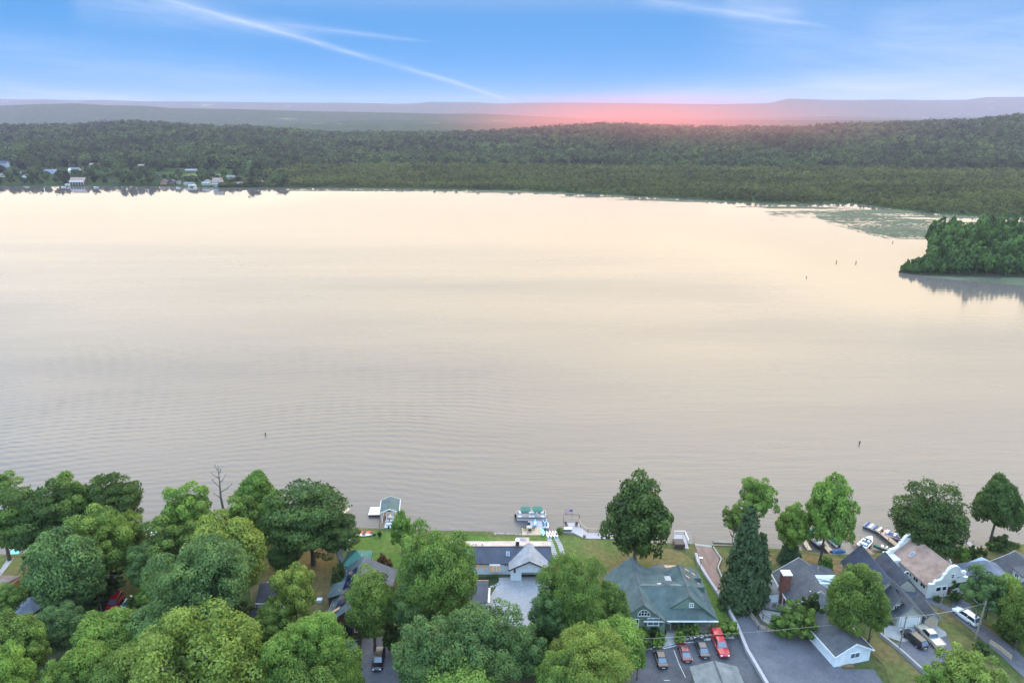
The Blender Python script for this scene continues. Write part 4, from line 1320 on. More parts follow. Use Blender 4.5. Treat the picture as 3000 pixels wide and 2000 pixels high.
for sg in (-.22, .22): cs.part(MB().tube((cx_ + sg, cy_, 7.4), (cx_ + sg, cy_, 7.75), .14, .12, 8), 'flue_pot', M['brick_red'])
gz = B('gazebo', 'green seamed metal pyramid roof pavilion behind the solar house', 'gazebo', *G(1045, 1640, 4))
gz.hip_roof(gz.x - 2.4, gz.x + 2.6, gz.y - 1.9, gz.y + 3.0, 4.0, 6.0, M['roof_teal_metal'], .2, ra=(gz.x, gz.y + .5), rb=(gz.x + .02, gz.y + .6))
for xx in (-2.2, 2.4):
    for yy in (-1.7, 2.8): gz.box(gz.x + xx - .1, gz.x + xx + .1, gz.y + yy - .1, gz.y + yy + .1, LZ, 3.9, M['white_paint'], 'post')
# blue garage roof low between the crowns
x0, y0 = G(1000, 1892, 3.6)
s_ = B('blue_garage', 'garage with slate blue roof and blue grey wall below the solar house', 'garage', x0, y0)
s_.walls(x0 - 2.4, x0 + 2.4, y0 - 3.0, y0 + 1.5, 3.2, M['siding_blue'])
s_.part(MB().slab([(x0 - 2.8, y0 - 3.3, 3.0), (x0 + 2.8, y0 - 3.3, 3.0), (x0 + .9, y0 - .2, 4.6), (x0 - 2.8, y0 - .2, 4.6)], .2), 'roof', M['roof_bluegrey'])
s_.part(MB().slab([(x0 - 2.8, y0 - .2, 4.6), (x0 + .9, y0 - .2, 4.6), (x0 + 2.8, y0 + 1.8, 3.4), (x0 - 2.8, y0 + 1.8, 3.4)], .2), 'rear_roof_slope', M['roof_slate'])

# --- O: white cottage
x0, y0 = G(754, 1762, 5.2); x1, _ = G(812, 1762, 5.2)
s_ = B('white_cottage', 'two storey white cottage with dark roof under the slim yellow green tree', 'house', (x0 + x1) / 2, y0)
s_.walls(x0, x1, y0, y0 + 5.4, 5.2, M['siding_white'], gable='x', ridge=7.0)
s_.gable_roof(x0, x1, y0, y0 + 5.4, 5.2, 7.0, 'x', M['roof_charcoal'], .3, trim=M['white_paint'])
x, z = atY(777, 1772, y0)
s_.window((x, y0, z + .05), .55, .85, '-y')
s_.window((x - 1.6, y0, z + .05), .3, .6, '-y', bars=(0, 0))
s_.walls(x0 - 1.2, x1 - 1.5, y0 - 3.2, y0 - .1, 3.0, M['siding_white'], 'porch_wall')
s_.part(MB().slab([(x0 - 1.6, y0 - 3.5, 2.8), (x1 - 1.2, y0 - 3.5, 2.8), (x1 - 1.2, y0 - .02, 3.5), (x0 - 1.2, y0 - .02, 3.5)], .15), 'porch_roof', M['roof_charcoal'])
s_.window((x0 - .4, y0 - 3.2, 2.1), .5, .8, '-y', bars=(0, 0))

# --- P: cottages at the left edge
x0, y0 = G(70, 1683, 3.6)
s_ = B('brown_cottage', 'low cottage with flat brown roof and orange wall cut by the left edge', 'house', x0 - 4, y0 - 2)
s_.walls(x0 - 11, x0 - .6, y0 - 4.2, y0 - .6, 3.2, M['siding_orange'])
s_.part(MB().slab([(x0 - 11.5, y0 - 5.6, 3.3), (x0 - 2.6, y0 - 3.3, 3.4), (x0 - .2, y0 - .5, 3.8), (x0 - 11.5, y0 - .1, 3.8)], .2), 'roof', M['roof_brown'])
s_.skylight((x0 - 4.6, y0 - 2.2, 3.62), .6, 1.6, 0, -1, .12, M['glass_sky'])
cx_, cy_ = G(90, 1768, 3.6)
s_ = B('hexagonal_cottage', 'cottage under a blue grey hexagonal shingle roof at the left', 'house', cx_, cy_)
hx = [(cx_ + math.cos(R(a_)) * 2.9, cy_ + math.sin(R(a_)) * 2.9) for a_ in range(10, 370, 60)]
s_.part(MB().prism([(cx_ + (p[0] - cx_) * .85, cy_ + (p[1] - cy_) * .85) for p in hx], LZ, 3.3), 'wall', M['siding_brown'])
s_.part(MB().add([(p[0], p[1], 3.3) for p in hx] + [(cx_, cy_, 4.4)], [(i, (i + 1) % 6, 6) for i in range(6)] + [(5, 4, 3, 2, 1, 0)]), 'roof', M['roof_bluegrey'])
s_.window((cx_, cy_ - 2.36, 2.3), .7, .9, '-y')
x0, y0 = G(472, 1600, 3.5)
s_ = B('shore_cottage', 'shadowy grey roof corner among the trees just below the speedboat', 'house', x0, y0)
s_.walls(x0 - 2.5, x0 + 3, y0 - 4, y0 - .3, 3.0, M['siding_brown'], gable='x', ridge=4.4)
s_.gable_roof(x0 - 2.5, x0 + 3, y0 - 4, y0 - .3, 3.0, 4.4, 'x', M['roof_greylight'], .35)
# ------------------------------------------------------------------ vehicles
def ring_body(L, W, st):
    """loft along x; st = list of (x, half-width, z_low, z_belt, tuck)"""
    mb = MB()
    rings = []
    for x, w, z0, z1, tk in st:
        rings.append([(x, -w * .92, z0), (x, -w, (z0 + z1) * .5), (x, -w * tk, z1), (x, 0, z1 + .04), (x, w * tk, z1), (x, w, (z0 + z1) * .5), (x, w * .92, z0)])
    mb.loft(rings)
    return mb
PAINTS = {}
def paint(name, c):
    if name not in PAINTS: PAINTS[name] = mat(name, c, 0.3, 0.03, 1.0, coat=0.6)
    return PAINTS[name]
def wheel_mesh():
    t = MB().tube((0, -.12, 0), (0, .12, 0), .34, .34, 14).mesh('tyre', M['rubber'])
    r = MB().tube((0, -.13, 0), (0, .13, 0), .20, .20, 10).mesh('rim', M['steel'])
    return t, r
TYRE, RIM = wheel_mesh()
def vehicle(kind, label, at, ang, pm, cat='car', name='parked_car', z=LZ):
    o = thing(name, label, cat, (*at, z), ang)
    L, W = {'sedan': (4.7, .91), 'coupe': (4.4, .90), 'suv': (4.8, .95), 'pickup': (5.7, .99), 'capped': (5.8, 1.0)}[kind]
    f, r = L / 2, -L / 2
    hb = {'sedan': .88, 'coupe': .82, 'suv': 1.05, 'pickup': 1.05, 'capped': 1.08}[kind]
    z0 = .28 if kind in ('sedan', 'coupe') else .38
    ring_body(L, W, [(r, W * .80, z0 + .12, hb * .80, .9), (r + .12, W * .96, z0, hb * .97, .93), (r + .9, W, z0 - .03, hb, .94), (0, W, z0 - .05, hb * .99, .94),
                     (f - 1.2, W, z0 - .03, hb * .97, .93), (f - .4, W * .95, z0, hb * .88, .88), (f - .06, W * .82, z0 + .06, hb * .70, .85), (f, W * .70, z0 + .14, hb * .58, .85)]).build('body', pm, o, fixn=True)
    top = {'sedan': 1.42, 'coupe': 1.28, 'suv': 1.72, 'pickup': 1.80, 'capped': 1.88}[kind]
    # cabin: x positions of screen foot, roof front, roof rear, rear foot
    cab = {'sedan': (1.0, .35, -.95, -1.75), 'coupe': (1.05, .35, -.65, -1.75), 'suv': (1.1, .45, -1.95, -2.3), 'pickup': (1.15, .55, -.75, -.95), 'capped': (1.25, .6, -.65, -.85)}[kind]
    wb, wt = W * .88, W * .70
    def pr(x0, x1, w0, w1, zz0, zz1, fx0, fx1):
        return [(fx0, -w0, zz0), (fx1, -w0, zz0), (fx1, w0, zz0), (fx0, w0, zz0)], [(x0, -w1, zz1), (x1, -w1, zz1), (x1, w1, zz1), (x0, w1, zz1)]
    lo, hi = pr(cab[2], cab[1], wb, wt, hb - .03, top - .05, cab[3], cab[0])
    MB().hull8(lo, hi).build('side_window', M['glass_dark'], o, fixn=True)
    MB().hull8([(cab[2] - .03, -wt - .02, top - .07), (cab[1] + .03, -wt - .02, top - .07), (cab[1] + .03, wt + .02, top - .07), (cab[2] - .03, wt + .02, top - .07)],
               [(cab[2] + .08, -wt + .06, top), (cab[1] - .08, -wt + .06, top), (cab[1] - .08, wt - .06, top), (cab[2] + .08, wt - .06, top)]).build('roof', pm, o, fixn=True)
    for nm, xa, xb in (('windscreen', cab[0], cab[1]), ('rear_window', cab[3], cab[2])):
        s_ = .015 if xa > 0 and nm == 'windscreen' else -.015
        q = [(xa + s_, -wb * .88, hb + .03), (xa + s_, wb * .88, hb + .03), (xb + s_, wt * .90, top - .10), (xb + s_, -wt * .90, top - .10)]
        q2 = [(x + s_ * 1.6, y, zz + .012) for x, y, zz in q]
        MB().add(q + q2, [(0, 1, 2, 3), (7, 6, 5, 4), (0, 4, 5, 1), (1, 5, 6, 2), (2, 6, 7, 3), (3, 7, 4, 0)]).build(nm, M['glass_sky'], o, fixn=True)
    for xa, xb in ((cab[0], cab[1]), (cab[3], cab[2])):
        for sg in (-1, 1): MB().tube((xa, sg * wb, hb), (xb, sg * wt, top - .05), .045, .045, 4).build('pillar', pm, o)
    if kind not in ('pickup', 'capped'):
        for sg in (-1, 1): MB().tube(((cab[0] + cab[3]) / 2 + .05, sg * wb, hb), ((cab[1] + cab[2]) / 2, sg * wt, top - .05), .04, .04, 4).build('pillar', pm, o)
    if kind == 'pickup':
        MB().box(r + .18, -1.05, -W * .80, W * .80, hb + .03, hb + .06).build('truck_bed', M['steel'], o)
        for sg in (-1, 1): MB().box(r + .1, -1.0, sg * W * .88 - .07, sg * W * .88 + .07, hb, hb + .14).build('bed_rail', pm, o)
        MB().box(r + .02, r + .12, -W * .9, W * .9, hb - .4, hb + .14).build('tailgate', pm, o)
    if kind == 'capped':
        MB().hull8([(r + .05, -W * .93, hb), (-1.0, -W * .93, hb), (-1.0, W * .93, hb), (r + .05, W * .93, hb)],
                   [(r + .22, -W * .78, top + .05), (-1.05, -W * .78, top + .05), (-1.05, W * .78, top + .05), (r + .22, W * .78, top + .05)]).build('bed_cap', pm, o, fixn=True)
        for sg in (-1, 1): MB().box(r + .5, -1.3, sg * W * .885 - .02, sg * W * .885 + .02, hb + .2, hb + .5).build('cap_window', M['glass_dark'], o)
    wx = L * .30
    for x in (-wx, wx):
        for sg in (-1, 1):
            t_ = link('wheel', TYRE, o, (x, sg * (W - .10), .34))
            link('rim', RIM, t_)
    lamp = mat('lamp_clear', (.75, .75, .72), .2, .02, 1)
    red = mat('lamp_red', (.45, .02, .02), .3, .02, 1)
    for sg in (-1, 1):
        MB().box(f - .2, f - .02, sg * W * .62 - .15, sg * W * .62 + .15, hb * .62, hb * .76).build('headlight', lamp, o)
        MB().box(r - .01, r + .12, sg * W * .70 - .12, sg * W * .70 + .12, hb * .66, hb * .84).build('taillight', red, o)
        MB().box(.75, .95, sg * (W + .10) - .08, sg * (W + .10) + .08, hb + .02, hb + .16).build('mirror', pm, o)
    MB().box(f - .05, f + .03, -W * .45, W * .45, z0 + .12, hb * .56).build('grille', M['black_metal'], o)
    MB().box(r - .03, r + .05, -.26, .26, hb * .45, hb * .56).build('number_plate', M['white_paint'], o)
    return o
black = paint('paint_black', (.012, .012, .014)); red = paint('paint_red', (.42, .018, .03)); maroon = paint('paint_maroon', (.16, .012, .02))
white = paint('paint_white', (.72, .74, .76)); cream = paint('paint_cream', (.50, .42, .32)); dark = paint('paint_darkgrey', (.03, .032, .036))
D = -PI / 2
vehicle('sedan', 'black sedan with bare roof, leftmost in the car park', G(1934, 1931), PI / 2 + .03, black)
vehicle('coupe', 'dark red coupe with pale rear glass beside the painted line', G(2005, 1915), PI / 2 + .0, maroon)
vehicle('sedan', 'black compact car between the red coupe and the red pickup', G(2055, 1903), PI / 2 + .03, dark)
vehicle('capped', 'bright red pickup with red bed cap, rightmost in the car park', G(2108, 1895), D + .03, red, 'pickup truck', 'pickup_truck')
vehicle('suv', 'black off-roader with pale roof beside the cream pickup', G(2676, 1878), PI / 2 + .30, black)
vehicle('pickup', 'cream pickup with open bed on the grey driveway', G(2722, 1870), PI / 2 + .12, cream, 'pickup truck', 'pickup_truck')
vehicle('suv', 'white hatchback on the blue grey lane', G(2829, 1812), PI / 2 + .34, white)
vehicle('suv', 'black car standing in the shade of the court', G(1110, 1940), D + .03, black)
vehicle('suv', 'red car parked in the shade on the left', G(338, 1772), D + .12, red)
vehicle('sedan', 'white and dark car right of the shaded red car', G(378, 1776), D + .1, white)
# painted lines
def line(pix, w, label, lift=0.026):
    pts = [G(*p) for p in pix]
    o = MB().strip(pts, w, LAYER[0], LAYER[0] + .006).build('road_marking', M['line_paint'])
    LAYER[0] += .0005
    return tag(o, label, 'road marking', kind='structure')
LAYER[0] += .004
line([(1974, 1904), (1988, 1942), (2008, 1985)], .12, 'faded white bay line between the black sedan and the red coupe')
line([(2018, 1901), (2030, 1935)], .10, 'faint bay line right of the red coupe')
line([(1945, 1993), (1962, 1993)], .14, 'short white dash at the bottom of the car park')
line([(2070, 1874), (2110, 1868), (2150, 1868)], .5, 'pale worn strip along the head of the car park')
line([(1865, 1902), (1945, 1900), (2010, 1884), (2070, 1874)], .18, 'thin pale edge of the car park below the boulders')

# ------------------------------------------------------------------ docks and boats
def dock(name, label, a, b, w, m, z=0.75, plank=0.55, railm=None, posts=True):
    """planked deck from point a to point b: every plank a piece"""
    a, b = Vector(a), Vector(b)
    L = (b - a).length
    o = thing(name, label, 'dock', (a.x, a.y, z), math.atan2(b.y - a.y, b.x - a.x))
    n = max(2, int(round(L / plank)))
    pl = MB().box(0, L / n - .04, -w / 2, w / 2, -.08, 0).mesh('plank', m)
    r = random.Random(n)
    for i in range(n):
        k = link('plank', pl, o, (i * L / n, 0, r.uniform(-.008, .008)))
    for s in (-1, 1): MB().box(0.02, L - .03, s * (w / 2 - .25) - .08, s * (w / 2 - .25) + .08, -.30, -.09).build('beam', M['wood_weathered'], o)
    if posts:
        for i in range(0, int(L / 2.5) + 1):
            for s in (-1, 1):
                x = min(L - .1, .1 + i * 2.5)
                MB().tube((x, s * (w / 2 + .07), -1.6), (x, s * (w / 2 + .07), .75), .07, .07, 6).build('piling', M['wood_pole'], o)
    return o
def hull(L, W, H, n=9, blunt=.75):
    rings = []
    for i in range(n):
        t = i / (n - 1)
        w = W / 2 * (1 - max(0, (t - .35) / .65) ** 2.2) * (.94 + .06 * min(1, t * 4))
        w = max(w, .03)
        k = .12 * H * t + .55 * H * max(0, t - .6)
        rings.append([(t * L - L / 2, -w, H + .12 * t), (t * L - L / 2, -w * .82, H * .35 + k * .5), (t * L - L / 2, 0, k), (t * L - L / 2, w * .82, H * .35 + k * .5), (t * L - L / 2, w, H + .12 * t)])
    return rings
def motorboat(label, x, y, ang, L=5.6, W=2.1, hm=None, inner=None, cover=None, canopy=None):
    o = thing('motorboat', label, 'boat', (x, y, .05), ang)
    hm = hm or M['white_paint']
    MB().loft(hull(L, W, .8)).build('hull', hm, o, fixn=True)
    z = .83
    if cover:
        rings = [[(xx, -w, z), (xx, -w * .6, z + h_), (xx, 0, z + h_ * 1.25), (xx, w * .6, z + h_), (xx, w, z)] for xx, w, h_ in
                 ((-L / 2, W * .44, .10), (-L * .25, W * .50, .45), (L * .05, W * .50, .6), (L * .28, W * .38, .3), (L * .45, W * .10, .12))]
        MB().loft(rings).build('cover', cover, o, fixn=True)
    else:
        MB().prism([(-L * .42, -W * .36), (L * .12, -W * .36), (L * .12, W * .36), (-L * .42, W * .36)], z - .02, z + .10).build('cockpit', inner or M['deck_grey'], o)
        MB().hull8([(L * .10, -W * .38, z + .05), (L * .20, -W * .25, z + .05), (L * .20, W * .25, z + .05), (L * .10, W * .38, z + .05)],
                   [(L * .06, -W * .34, z + .45), (L * .08, -W * .24, z + .45), (L * .08, W * .24, z + .45), (L * .06, W * .34, z + .45)]).build('windscreen', M['glass_sky'], o, fixn=True)
        for xx, yy in ((-.05, -.2), (-.05, .2)):
            MB().box(L * xx - .25, L * xx + .2, W * yy - .24, W * yy + .24, z + .10, z + .42).build('seat', M['white_paint'], o)
        MB().box(-L * .40, -L * .30, -W * .34, W * .34, z + .10, z + .45).build('rear_bench', M['white_paint'], o)
    MB().box(-L / 2 - .35, -L / 2 + .02, -.18, .18, .2, 1.25).build('outboard_motor', M['black_metal'], o)
    if canopy:
        for xx in (-L * .3, L * .15):
            for s in (-1, 1): MB().tube((xx, s * W * .4, z), (xx, s * W * .42, z + 1.5), .03, .03, 5).build('canopy_pole', M['steel'], o)
        rings = [[(-L * .38, yy, z + 1.5 + .35 * math.cos(yy / (W * .5) * 1.4)) for yy in np.linspace(-W * .5, W * .5, 7)], [(L * .22, yy, z + 1.5 + .35 * math.cos(yy / (W * .5) * 1.4)) for yy in np.linspace(-W * .5, W * .5, 7)]]
        MB().loft(rings, closed=False, caps=False).build('canopy', canopy, o)
    return o
mat('canvas_green', (0.035, 0.125, 0.095), 0.85, 0.12, 2.0)
mat('canvas_blue', (0.04, 0.09, 0.20), 0.85, 0.12, 2.0)
mat('kayak_red', (0.62, 0.10, 0.04), 0.5, 0.08, 2.0)
mat('kayak_blue', (0.10, 0.36, 0.62), 0.4, 0.05, 2.0)
mat('board_aqua', (0.20, 0.60, 0.55), 0.4, 0.05, 2.0)
mat('plastic_white', (0.74, 0.76, 0.78), 0.4, 0.03, 2.0)
mat('flag_cloth', (0.6, 0.6, 0.62), 0.9, 0.03, 2.0)
# pontoon boat
def pontoon(px, py, ang):
    x, y = G(px, py, 0)
    o = thing('pontoon_boat', 'pontoon boat with two green canopies moored at the dock', 'boat', (x, y, 0), ang)
    for s in (-1, 1): MB().tube((-3.3, s * .95, .25), (3.1, s * .95, .25), .36, .36, 10).tube((3.1, s * .95, .25), (3.7, s * .95, .45), .36, .08, 10).build('pontoon', M['steel'], o)
    MB().box(-3.4, 3.4, -1.3, 1.3, .62, .74).build('deck', M['deck_grey'], o)
    for (x0, x1, y0, y1) in ((-3.35, 3.35, -1.28, -1.24), (-3.35, 3.35, 1.24, 1.28), (-3.35, -3.31, -1.24, 1.24), (3.31, 3.35, -1.24, 1.24)):
        MB().box(x0, x1, y0, y1, .75, 1.15).build('fence_panel', M['steel'], o)
        MB().box(x0, x1, y0, y1, 1.28, 1.33).build('rail', M['steel'], o)
    for xx in (-2.6, -.2, .4, 2.6):
        MB().box(xx - .35, xx + .35, -1.15, -.55, .74, 1.15).build('seat', M['plastic_white'], o)
        MB().box(xx - .35, xx + .35, .6, 1.18, .74, 1.15).build('seat', M['plastic_white'], o)
    MB().box(1.2, 1.5, .1, .6, .74, 1.6).build('helm', M['plastic_white'], o)
    for c in (-1.35, 1.45):
        pts = [(c - 1.1, s * 1.25 * math.sin(a_), 2.45 + .25 * math.cos(a_)) for s in (1,) for a_ in np.linspace(-1.35, 1.35, 7)]
        mb = MB().loft([[(c - 1.15, p[1], p[2] - .04) for p in pts], [(c, p[1], p[2] + .05) for p in pts], [(c + 1.15, p[1], p[2] - .04) for p in pts]], closed=False, caps=False)
        mb.build('canopy', M['canvas_green'], o)
        for xx in (-1.1, 1.1):
            for s in (-1, 1): MB().tube((c, s * 1.25, .8), (c + xx, s * 1.22, 2.5), .03, .03, 5).build('canopy_pole', M['steel'], o)
    MB().box(-3.9, -3.4, -.2, .2, .2, 1.2).build('outboard_motor', M['black_metal'], o)
pontoon(1556, 1518, 0.0)
dd = dock('dock', 'grey dock under the pontoon boat, ending at the tan patio', G(1568, 1568, .8), G(1568, 1524, .8), 3.2, M['deck_grey'])
x0, y0 = G(1530, 1567); x1, y1 = G(1584, 1546)
pt = thing('patio', 'tan timber patio at the water below the pontoon boat', 'patio', (x0, y0, LZ))
n = 10
pl = MB().box(0, (x1 - x0) / n - .03, 0, y1 - y0, -.9, .06).mesh('board', M['deck_tan'])
for i in range(n): link('board', pl, pt, (i * (x1 - x0) / n, 0, 0.004))
x, y = G(1550, 1551)
tb = thing('garden_table', 'round table on the tan patio', 'table', (x, y, LZ + .07))
MB().tube((0, 0, 0), (0, 0, .70), .06, .06, 6).build('leg', M['black_metal'], tb)
MB().tube((0, 0, .70), (0, 0, .74), .6, .6, 12).build('table_top', M['deck_grey'], tb)
def chair(x, y, ang, label, m, group=None, z=LZ + .07):
    o = thing('garden_chair', label, 'chair', (x, y, z), ang, group)
    MB().box(-.28, .28, -.28, .28, .36, .42).build('seat', m, o)
    MB().hull8([(-.34, -.28, .40), (-.28, -.28, .40), (-.28, .28, .40), (-.34, .28, .40)], [(-.52, -.28, 1.0), (-.46, -.28, 1.0), (-.46, .28, 1.0), (-.52, .28, 1.0)]).build('backrest', m, o)
    for a_ in (-.25, .25):
        for b_ in (-.25, .25): MB().box(a_ - .03, a_ + .03, b_ - .03, b_ + .03, 0, .36).build('leg', m, o)
    for s in (-1, 1): MB().box(-.35, .28, s * .31 - .04, s * .31 + .04, .58, .62).build('armrest', m, o)
    return o
for i, (dx, dy, a_, wd_) in enumerate(((-.95, 0, 0, 'left of'), (.95, .1, PI, 'right of'), (0, .85, -PI / 2, 'beyond'), (.1, -.85, PI / 2, 'in front of'))):
    chair(x + dx, y + dy, a_, 'dark chair %s the round table on the tan patio' % wd_, M['black_metal'])
def kayak(px, py, ang, m, label, L=3.2, W=.75, z=None, name='kayak', cat='kayak', seatm=None, group=None, gz=LZ):
    x, y = G(px, py, gz)
    o = thing(name, label, cat, (x, y, gz + .02), ang, group)
    rings = []
    for i in range(9):
        t = -1 + i / 4
        w = max(.02, W / 2 * (1 - abs(t) ** 2.4))
        rings.append([(t * L / 2, -w, .22 + .12 * t * t), (t * L / 2, -w * .7, .04 + .1 * t * t), (t * L / 2, w * .7, .04 + .1 * t * t), (t * L / 2, w, .22 + .12 * t * t), (t * L / 2, 0, .30 + .12 * t * t)])
    MB().loft(rings).build('hull', m, o, fixn=True)
    if name != 'paddle_board':
        MB().prism([(math.cos(a_) * .45, math.sin(a_) * W * .3) for a_ in np.linspace(0, 6.0, 10)], .26, .335).build('cockpit', seatm or M['black_metal'], o)
    return o
kayak(1069, 1560, 0.02, M['kayak_red'], 'orange red kayak lying on the shore, the one nearest the water', L=3.4, gz=1.0)
kayak(1066, 1565, 0.06, mat('kayak_orange', (.75, .26, .12), .5, .05, 2), 'coral kayak between the orange red and the white one', L=3.2)
kayak(1066, 1569, 0.03, M['plastic_white'], 'white and blue kayak with a dark patterned middle, nearest the lawn', L=3.8, seatm=M['canvas_blue'])
kayak(1568, 1534, PI / 2, M['kayak_blue'], 'blue kayak lying on the grey dock', gz=.82, seatm=M['plastic_white'])
kayak(1590, 1561, PI / 2 + .05, M['board_aqua'], 'aqua paddle board standing on the shore right of the patio', name='paddle_board', cat='paddle board', L=2.9, W=.85)
for i, (px_, py_, wd_) in enumerate(((1604, 1568, 'leftmost'), (1613, 1567, 'second from the left'), (1622, 1567, 'third from the left'), (1630, 1567, 'rightmost'))):
    kayak(px_, py_, PI / 2 + .15, M['plastic_white'], 'white kayak in the shore rack, %s of four' % wd_, L=2.6, W=.62, seatm=M['kayak_red'] if i < 3 else M['black_metal'], gz=1.05)
# twin jet skis
for i, (px_, wd_) in enumerate(((1592, 'left'), (1601, 'right'))):
    x, y = G(px_, 1540, 0)
    o = thing('jet_ski', '%s one of the two blue and white jet skis beside the dock' % wd_, 'jet ski', (x, y, .05), PI / 2)
    MB().loft(hull(2.6, 1.0, .5, 7)).build('hull', M['plastic_white'], o, fixn=True)
    MB().box(-1.0, .1, -.2, .2, .5, .8).build('seat', M['canvas_blue'], o)
    MB().hull8([(.1, -.3, .5), (.8, -.15, .5), (.8, .15, .5), (.1, .3, .5)], [(.25, -.2, .95), (.5, -.1, .95), (.5, .1, .95), (.25, .2, .95)]).build('cowl', M['kayak_blue'], o, fixn=True)
    MB().tube((.3, -.35, .95), (.3, .35, .95), .03, .03, 5).build('handlebar', M['black_metal'], o)

# flag deck
fd_pts = [(1650, 1560), (1652, 1532), (1697, 1532), (1700, 1545), (1722, 1561), (1840, 1566), (1842, 1580), (1712, 1577), (1680, 1561)]
fd = thing('timber_deck', 'pale timber deck with flag pole and boardwalk left of the feathery tree', 'deck', (*G(1675, 1550), LZ))
fx0, fy0 = G(1675, 1550)
W2 = [G(*p) for p in fd_pts]
lpx = [(a_ - fx0, b_ - fy0) for a_, b_ in W2]
MB().prism(lpx, -1.5, .10).build('deck_floor', M['deck_grey'], fd)
def rail(parent, ox, oy, pts, h=1.0, m=None, base=.1, step=1.8):
    m = m or M['deck_tan']
    for a_, b_ in zip(pts, pts[1:]):
        A_, B_ = Vector((a_[0] - ox, a_[1] - oy)), Vector((b_[0] - ox, b_[1] - oy))
        L = (B_ - A_).length
        MB().strip([A_, B_], .12, base + h - .05, base + h + .03).build('handrail', m, parent)
        nn_ = max(1, int(L / step))
        for k in range(nn_ + 1):
            p = A_.lerp(B_, k / nn_)
            MB().box(p.x - .05, p.x + .05, p.y - .05, p.y + .05, base, base + h - .05).build('rail_post', m, parent)
        MB().strip([A_, B_], .04, base + h * .45, base + h * .52).build('lower_rail', m, parent)
rail(fd, fx0, fy0, [G(1697, 1533), G(1700, 1545), G(1722, 1560), G(1840, 1565)], m=M['deck_tan'])
for a_, b_ in (((1651, 1559), (1651, 1532)), ((1651, 1532), (1696, 1532)), ((1696, 1532), (1700, 1545))):
    A_, B_ = G(*a_), G(*b_)
    MB().tube((A_[0] - fx0, A_[1] - fy0, 2.3), (B_[0] - fx0, B_[1] - fy0, 2.3), .05, .05, 5).build('frame_beam', M['black_metal'], fd)
    MB().tube((A_[0] - fx0, A_[1] - fy0, .1), (A_[0] - fx0, A_[1] - fy0, 2.3), .05, .05, 5).build('frame_post', M['black_metal'], fd)
for px_, wd_, an_ in ((1659, 'left', -1.2), (1688, 'right', -1.9)):
    x, y = G(px_, 1543)
    chair(x, y, an_, 'dark garden chair on the %s of the flag deck' % wd_, M['siding_brown'], z=LZ + .1)
x, y = G(1663, 1556)
bx_o = thing('deck_box', 'pale storage box at the front of the flag deck', 'box', (x, y, LZ))
MB().box(-.85, .85, -.35, .35, 0, .75).build('body', M['wood_weathered'], bx_o); MB().box(-.9, .9, -.4, .4, .75, .85).build('lid', M['stucco'], bx_o)
x, y = G(1712, 1575)
br = thing('barrel_planter', 'small barrel planter at the bend of the boardwalk', 'planter', (x, y, LZ + .1))
MB().loft([[(math.cos(k * PI / 4) * r_, math.sin(k * PI / 4) * r_, z_) for k in range(8)] for r_, z_ in ((.25, 0), (.32, .35), (.26, .7))]).build('barrel', M['deck_brown'], br)
x, y = G(1676, 1530)
fl = thing('flag_pole', 'pole with a stars and stripes flag beyond the timber deck', 'flag', (x, y, 0))
MB().tube((0, 0, -1), (0, 0, 4.6), .05, .04, 6).build('pole', M['steel'], fl)
fr_, fw_, fb_ = mat('flag_red', (.55, .04, .05), .9, .03, 1), mat('flag_white', (.75, .75, .75), .9, .03, 1), mat('flag_blue', (.04, .07, .28), .9, .03, 1)
for k in range(13):
    z_ = 4.5 - k * .09
    st_ = MB()
    x_l = 0.04
    xs_ = np.linspace(-1.75, -.04, 7)
    vs = [(xx, math.sin(xx * 4) * .08, z_ - .10 * abs(xx) * .3) for xx in xs_] + [(xx, math.sin(xx * 4) * .08, z_ - .09 - .10 * abs(xx) * .3) for xx in xs_]
    st_.add(vs, [(i, i + 1, i + 8, i + 7) for i in range(6)])
    st_.build('stripe', fr_ if k % 2 == 0 else fw_, fl)
xs_ = np.linspace(-.72, -.03, 4)
MB().add([(xx, math.sin(xx * 4) * .08 - .012, 4.505 - .03 * abs(xx)) for xx in xs_] + [(xx, math.sin(xx * 4) * .08 - .012, 3.88 - .03 * abs(xx)) for xx in xs_], [(i, i + 1, i + 5, i + 4) for i in range(3)]).build('canton', fb_, fl)
for r_ in range(4):
    for c_ in range(5):
        xx = -.66 + c_ * .13
        zz = 4.42 - r_ * .15
        MB().box(xx - .022, xx + .022, math.sin(xx * 4) * .08 - .022, math.sin(xx * 4) * .08 - .014, zz - .022, zz + .022).build('star', fw_, fl)

# deck right of the feathery tree with hot tub, and the jetty
x0, y0 = G(1973, 1608); 
dk = thing('timber_deck', 'pale deck with a dark covered hot tub right of the feathery tree', 'deck', (x0, y0, LZ))
P4 = [G(1973, 1602), (G(2018, 1608)), G(2006, 1566), G(1975, 1566)]
MB().prism([(a_ - x0, b_ - y0) for a_, b_ in P4], -1.0, .10).build('deck_floor', M['deck_grey'], dk)
rail(dk, x0, y0, [G(1975, 1567), G(2005, 1567), G(2017, 1592)], m=M['white_paint'])
x, y = G(1988, 1598)
ht = thing('hot_tub', 'dark covered hot tub on the pale deck', 'hot tub', (x, y, LZ + .1))
MB().prism([(-1.1, -1.1), (1.1, -1.1), (1.1, 1.1), (-1.1, 1.1)], 0, .85).build('tub', M['siding_brown'], ht)
MB().hull8([(-1.15, -1.15, .85), (1.15, -1.15, .85), (1.15, 1.15, .85), (-1.15, 1.15, .85)], [(-1.0, -1.0, 1.0), (1.0, -1.0, 1.0), (1.0, 1.0, 1.0), (-1.0, 1.0, 1.0)]).build('cover', M['black_metal'], ht)
dock('jetty', 'short grey timber jetty left of the boat ramp', G(2020, 1592, .9), G(2015, 1556, .9), 1.5, M['wood_weathered'], .9, posts=False)
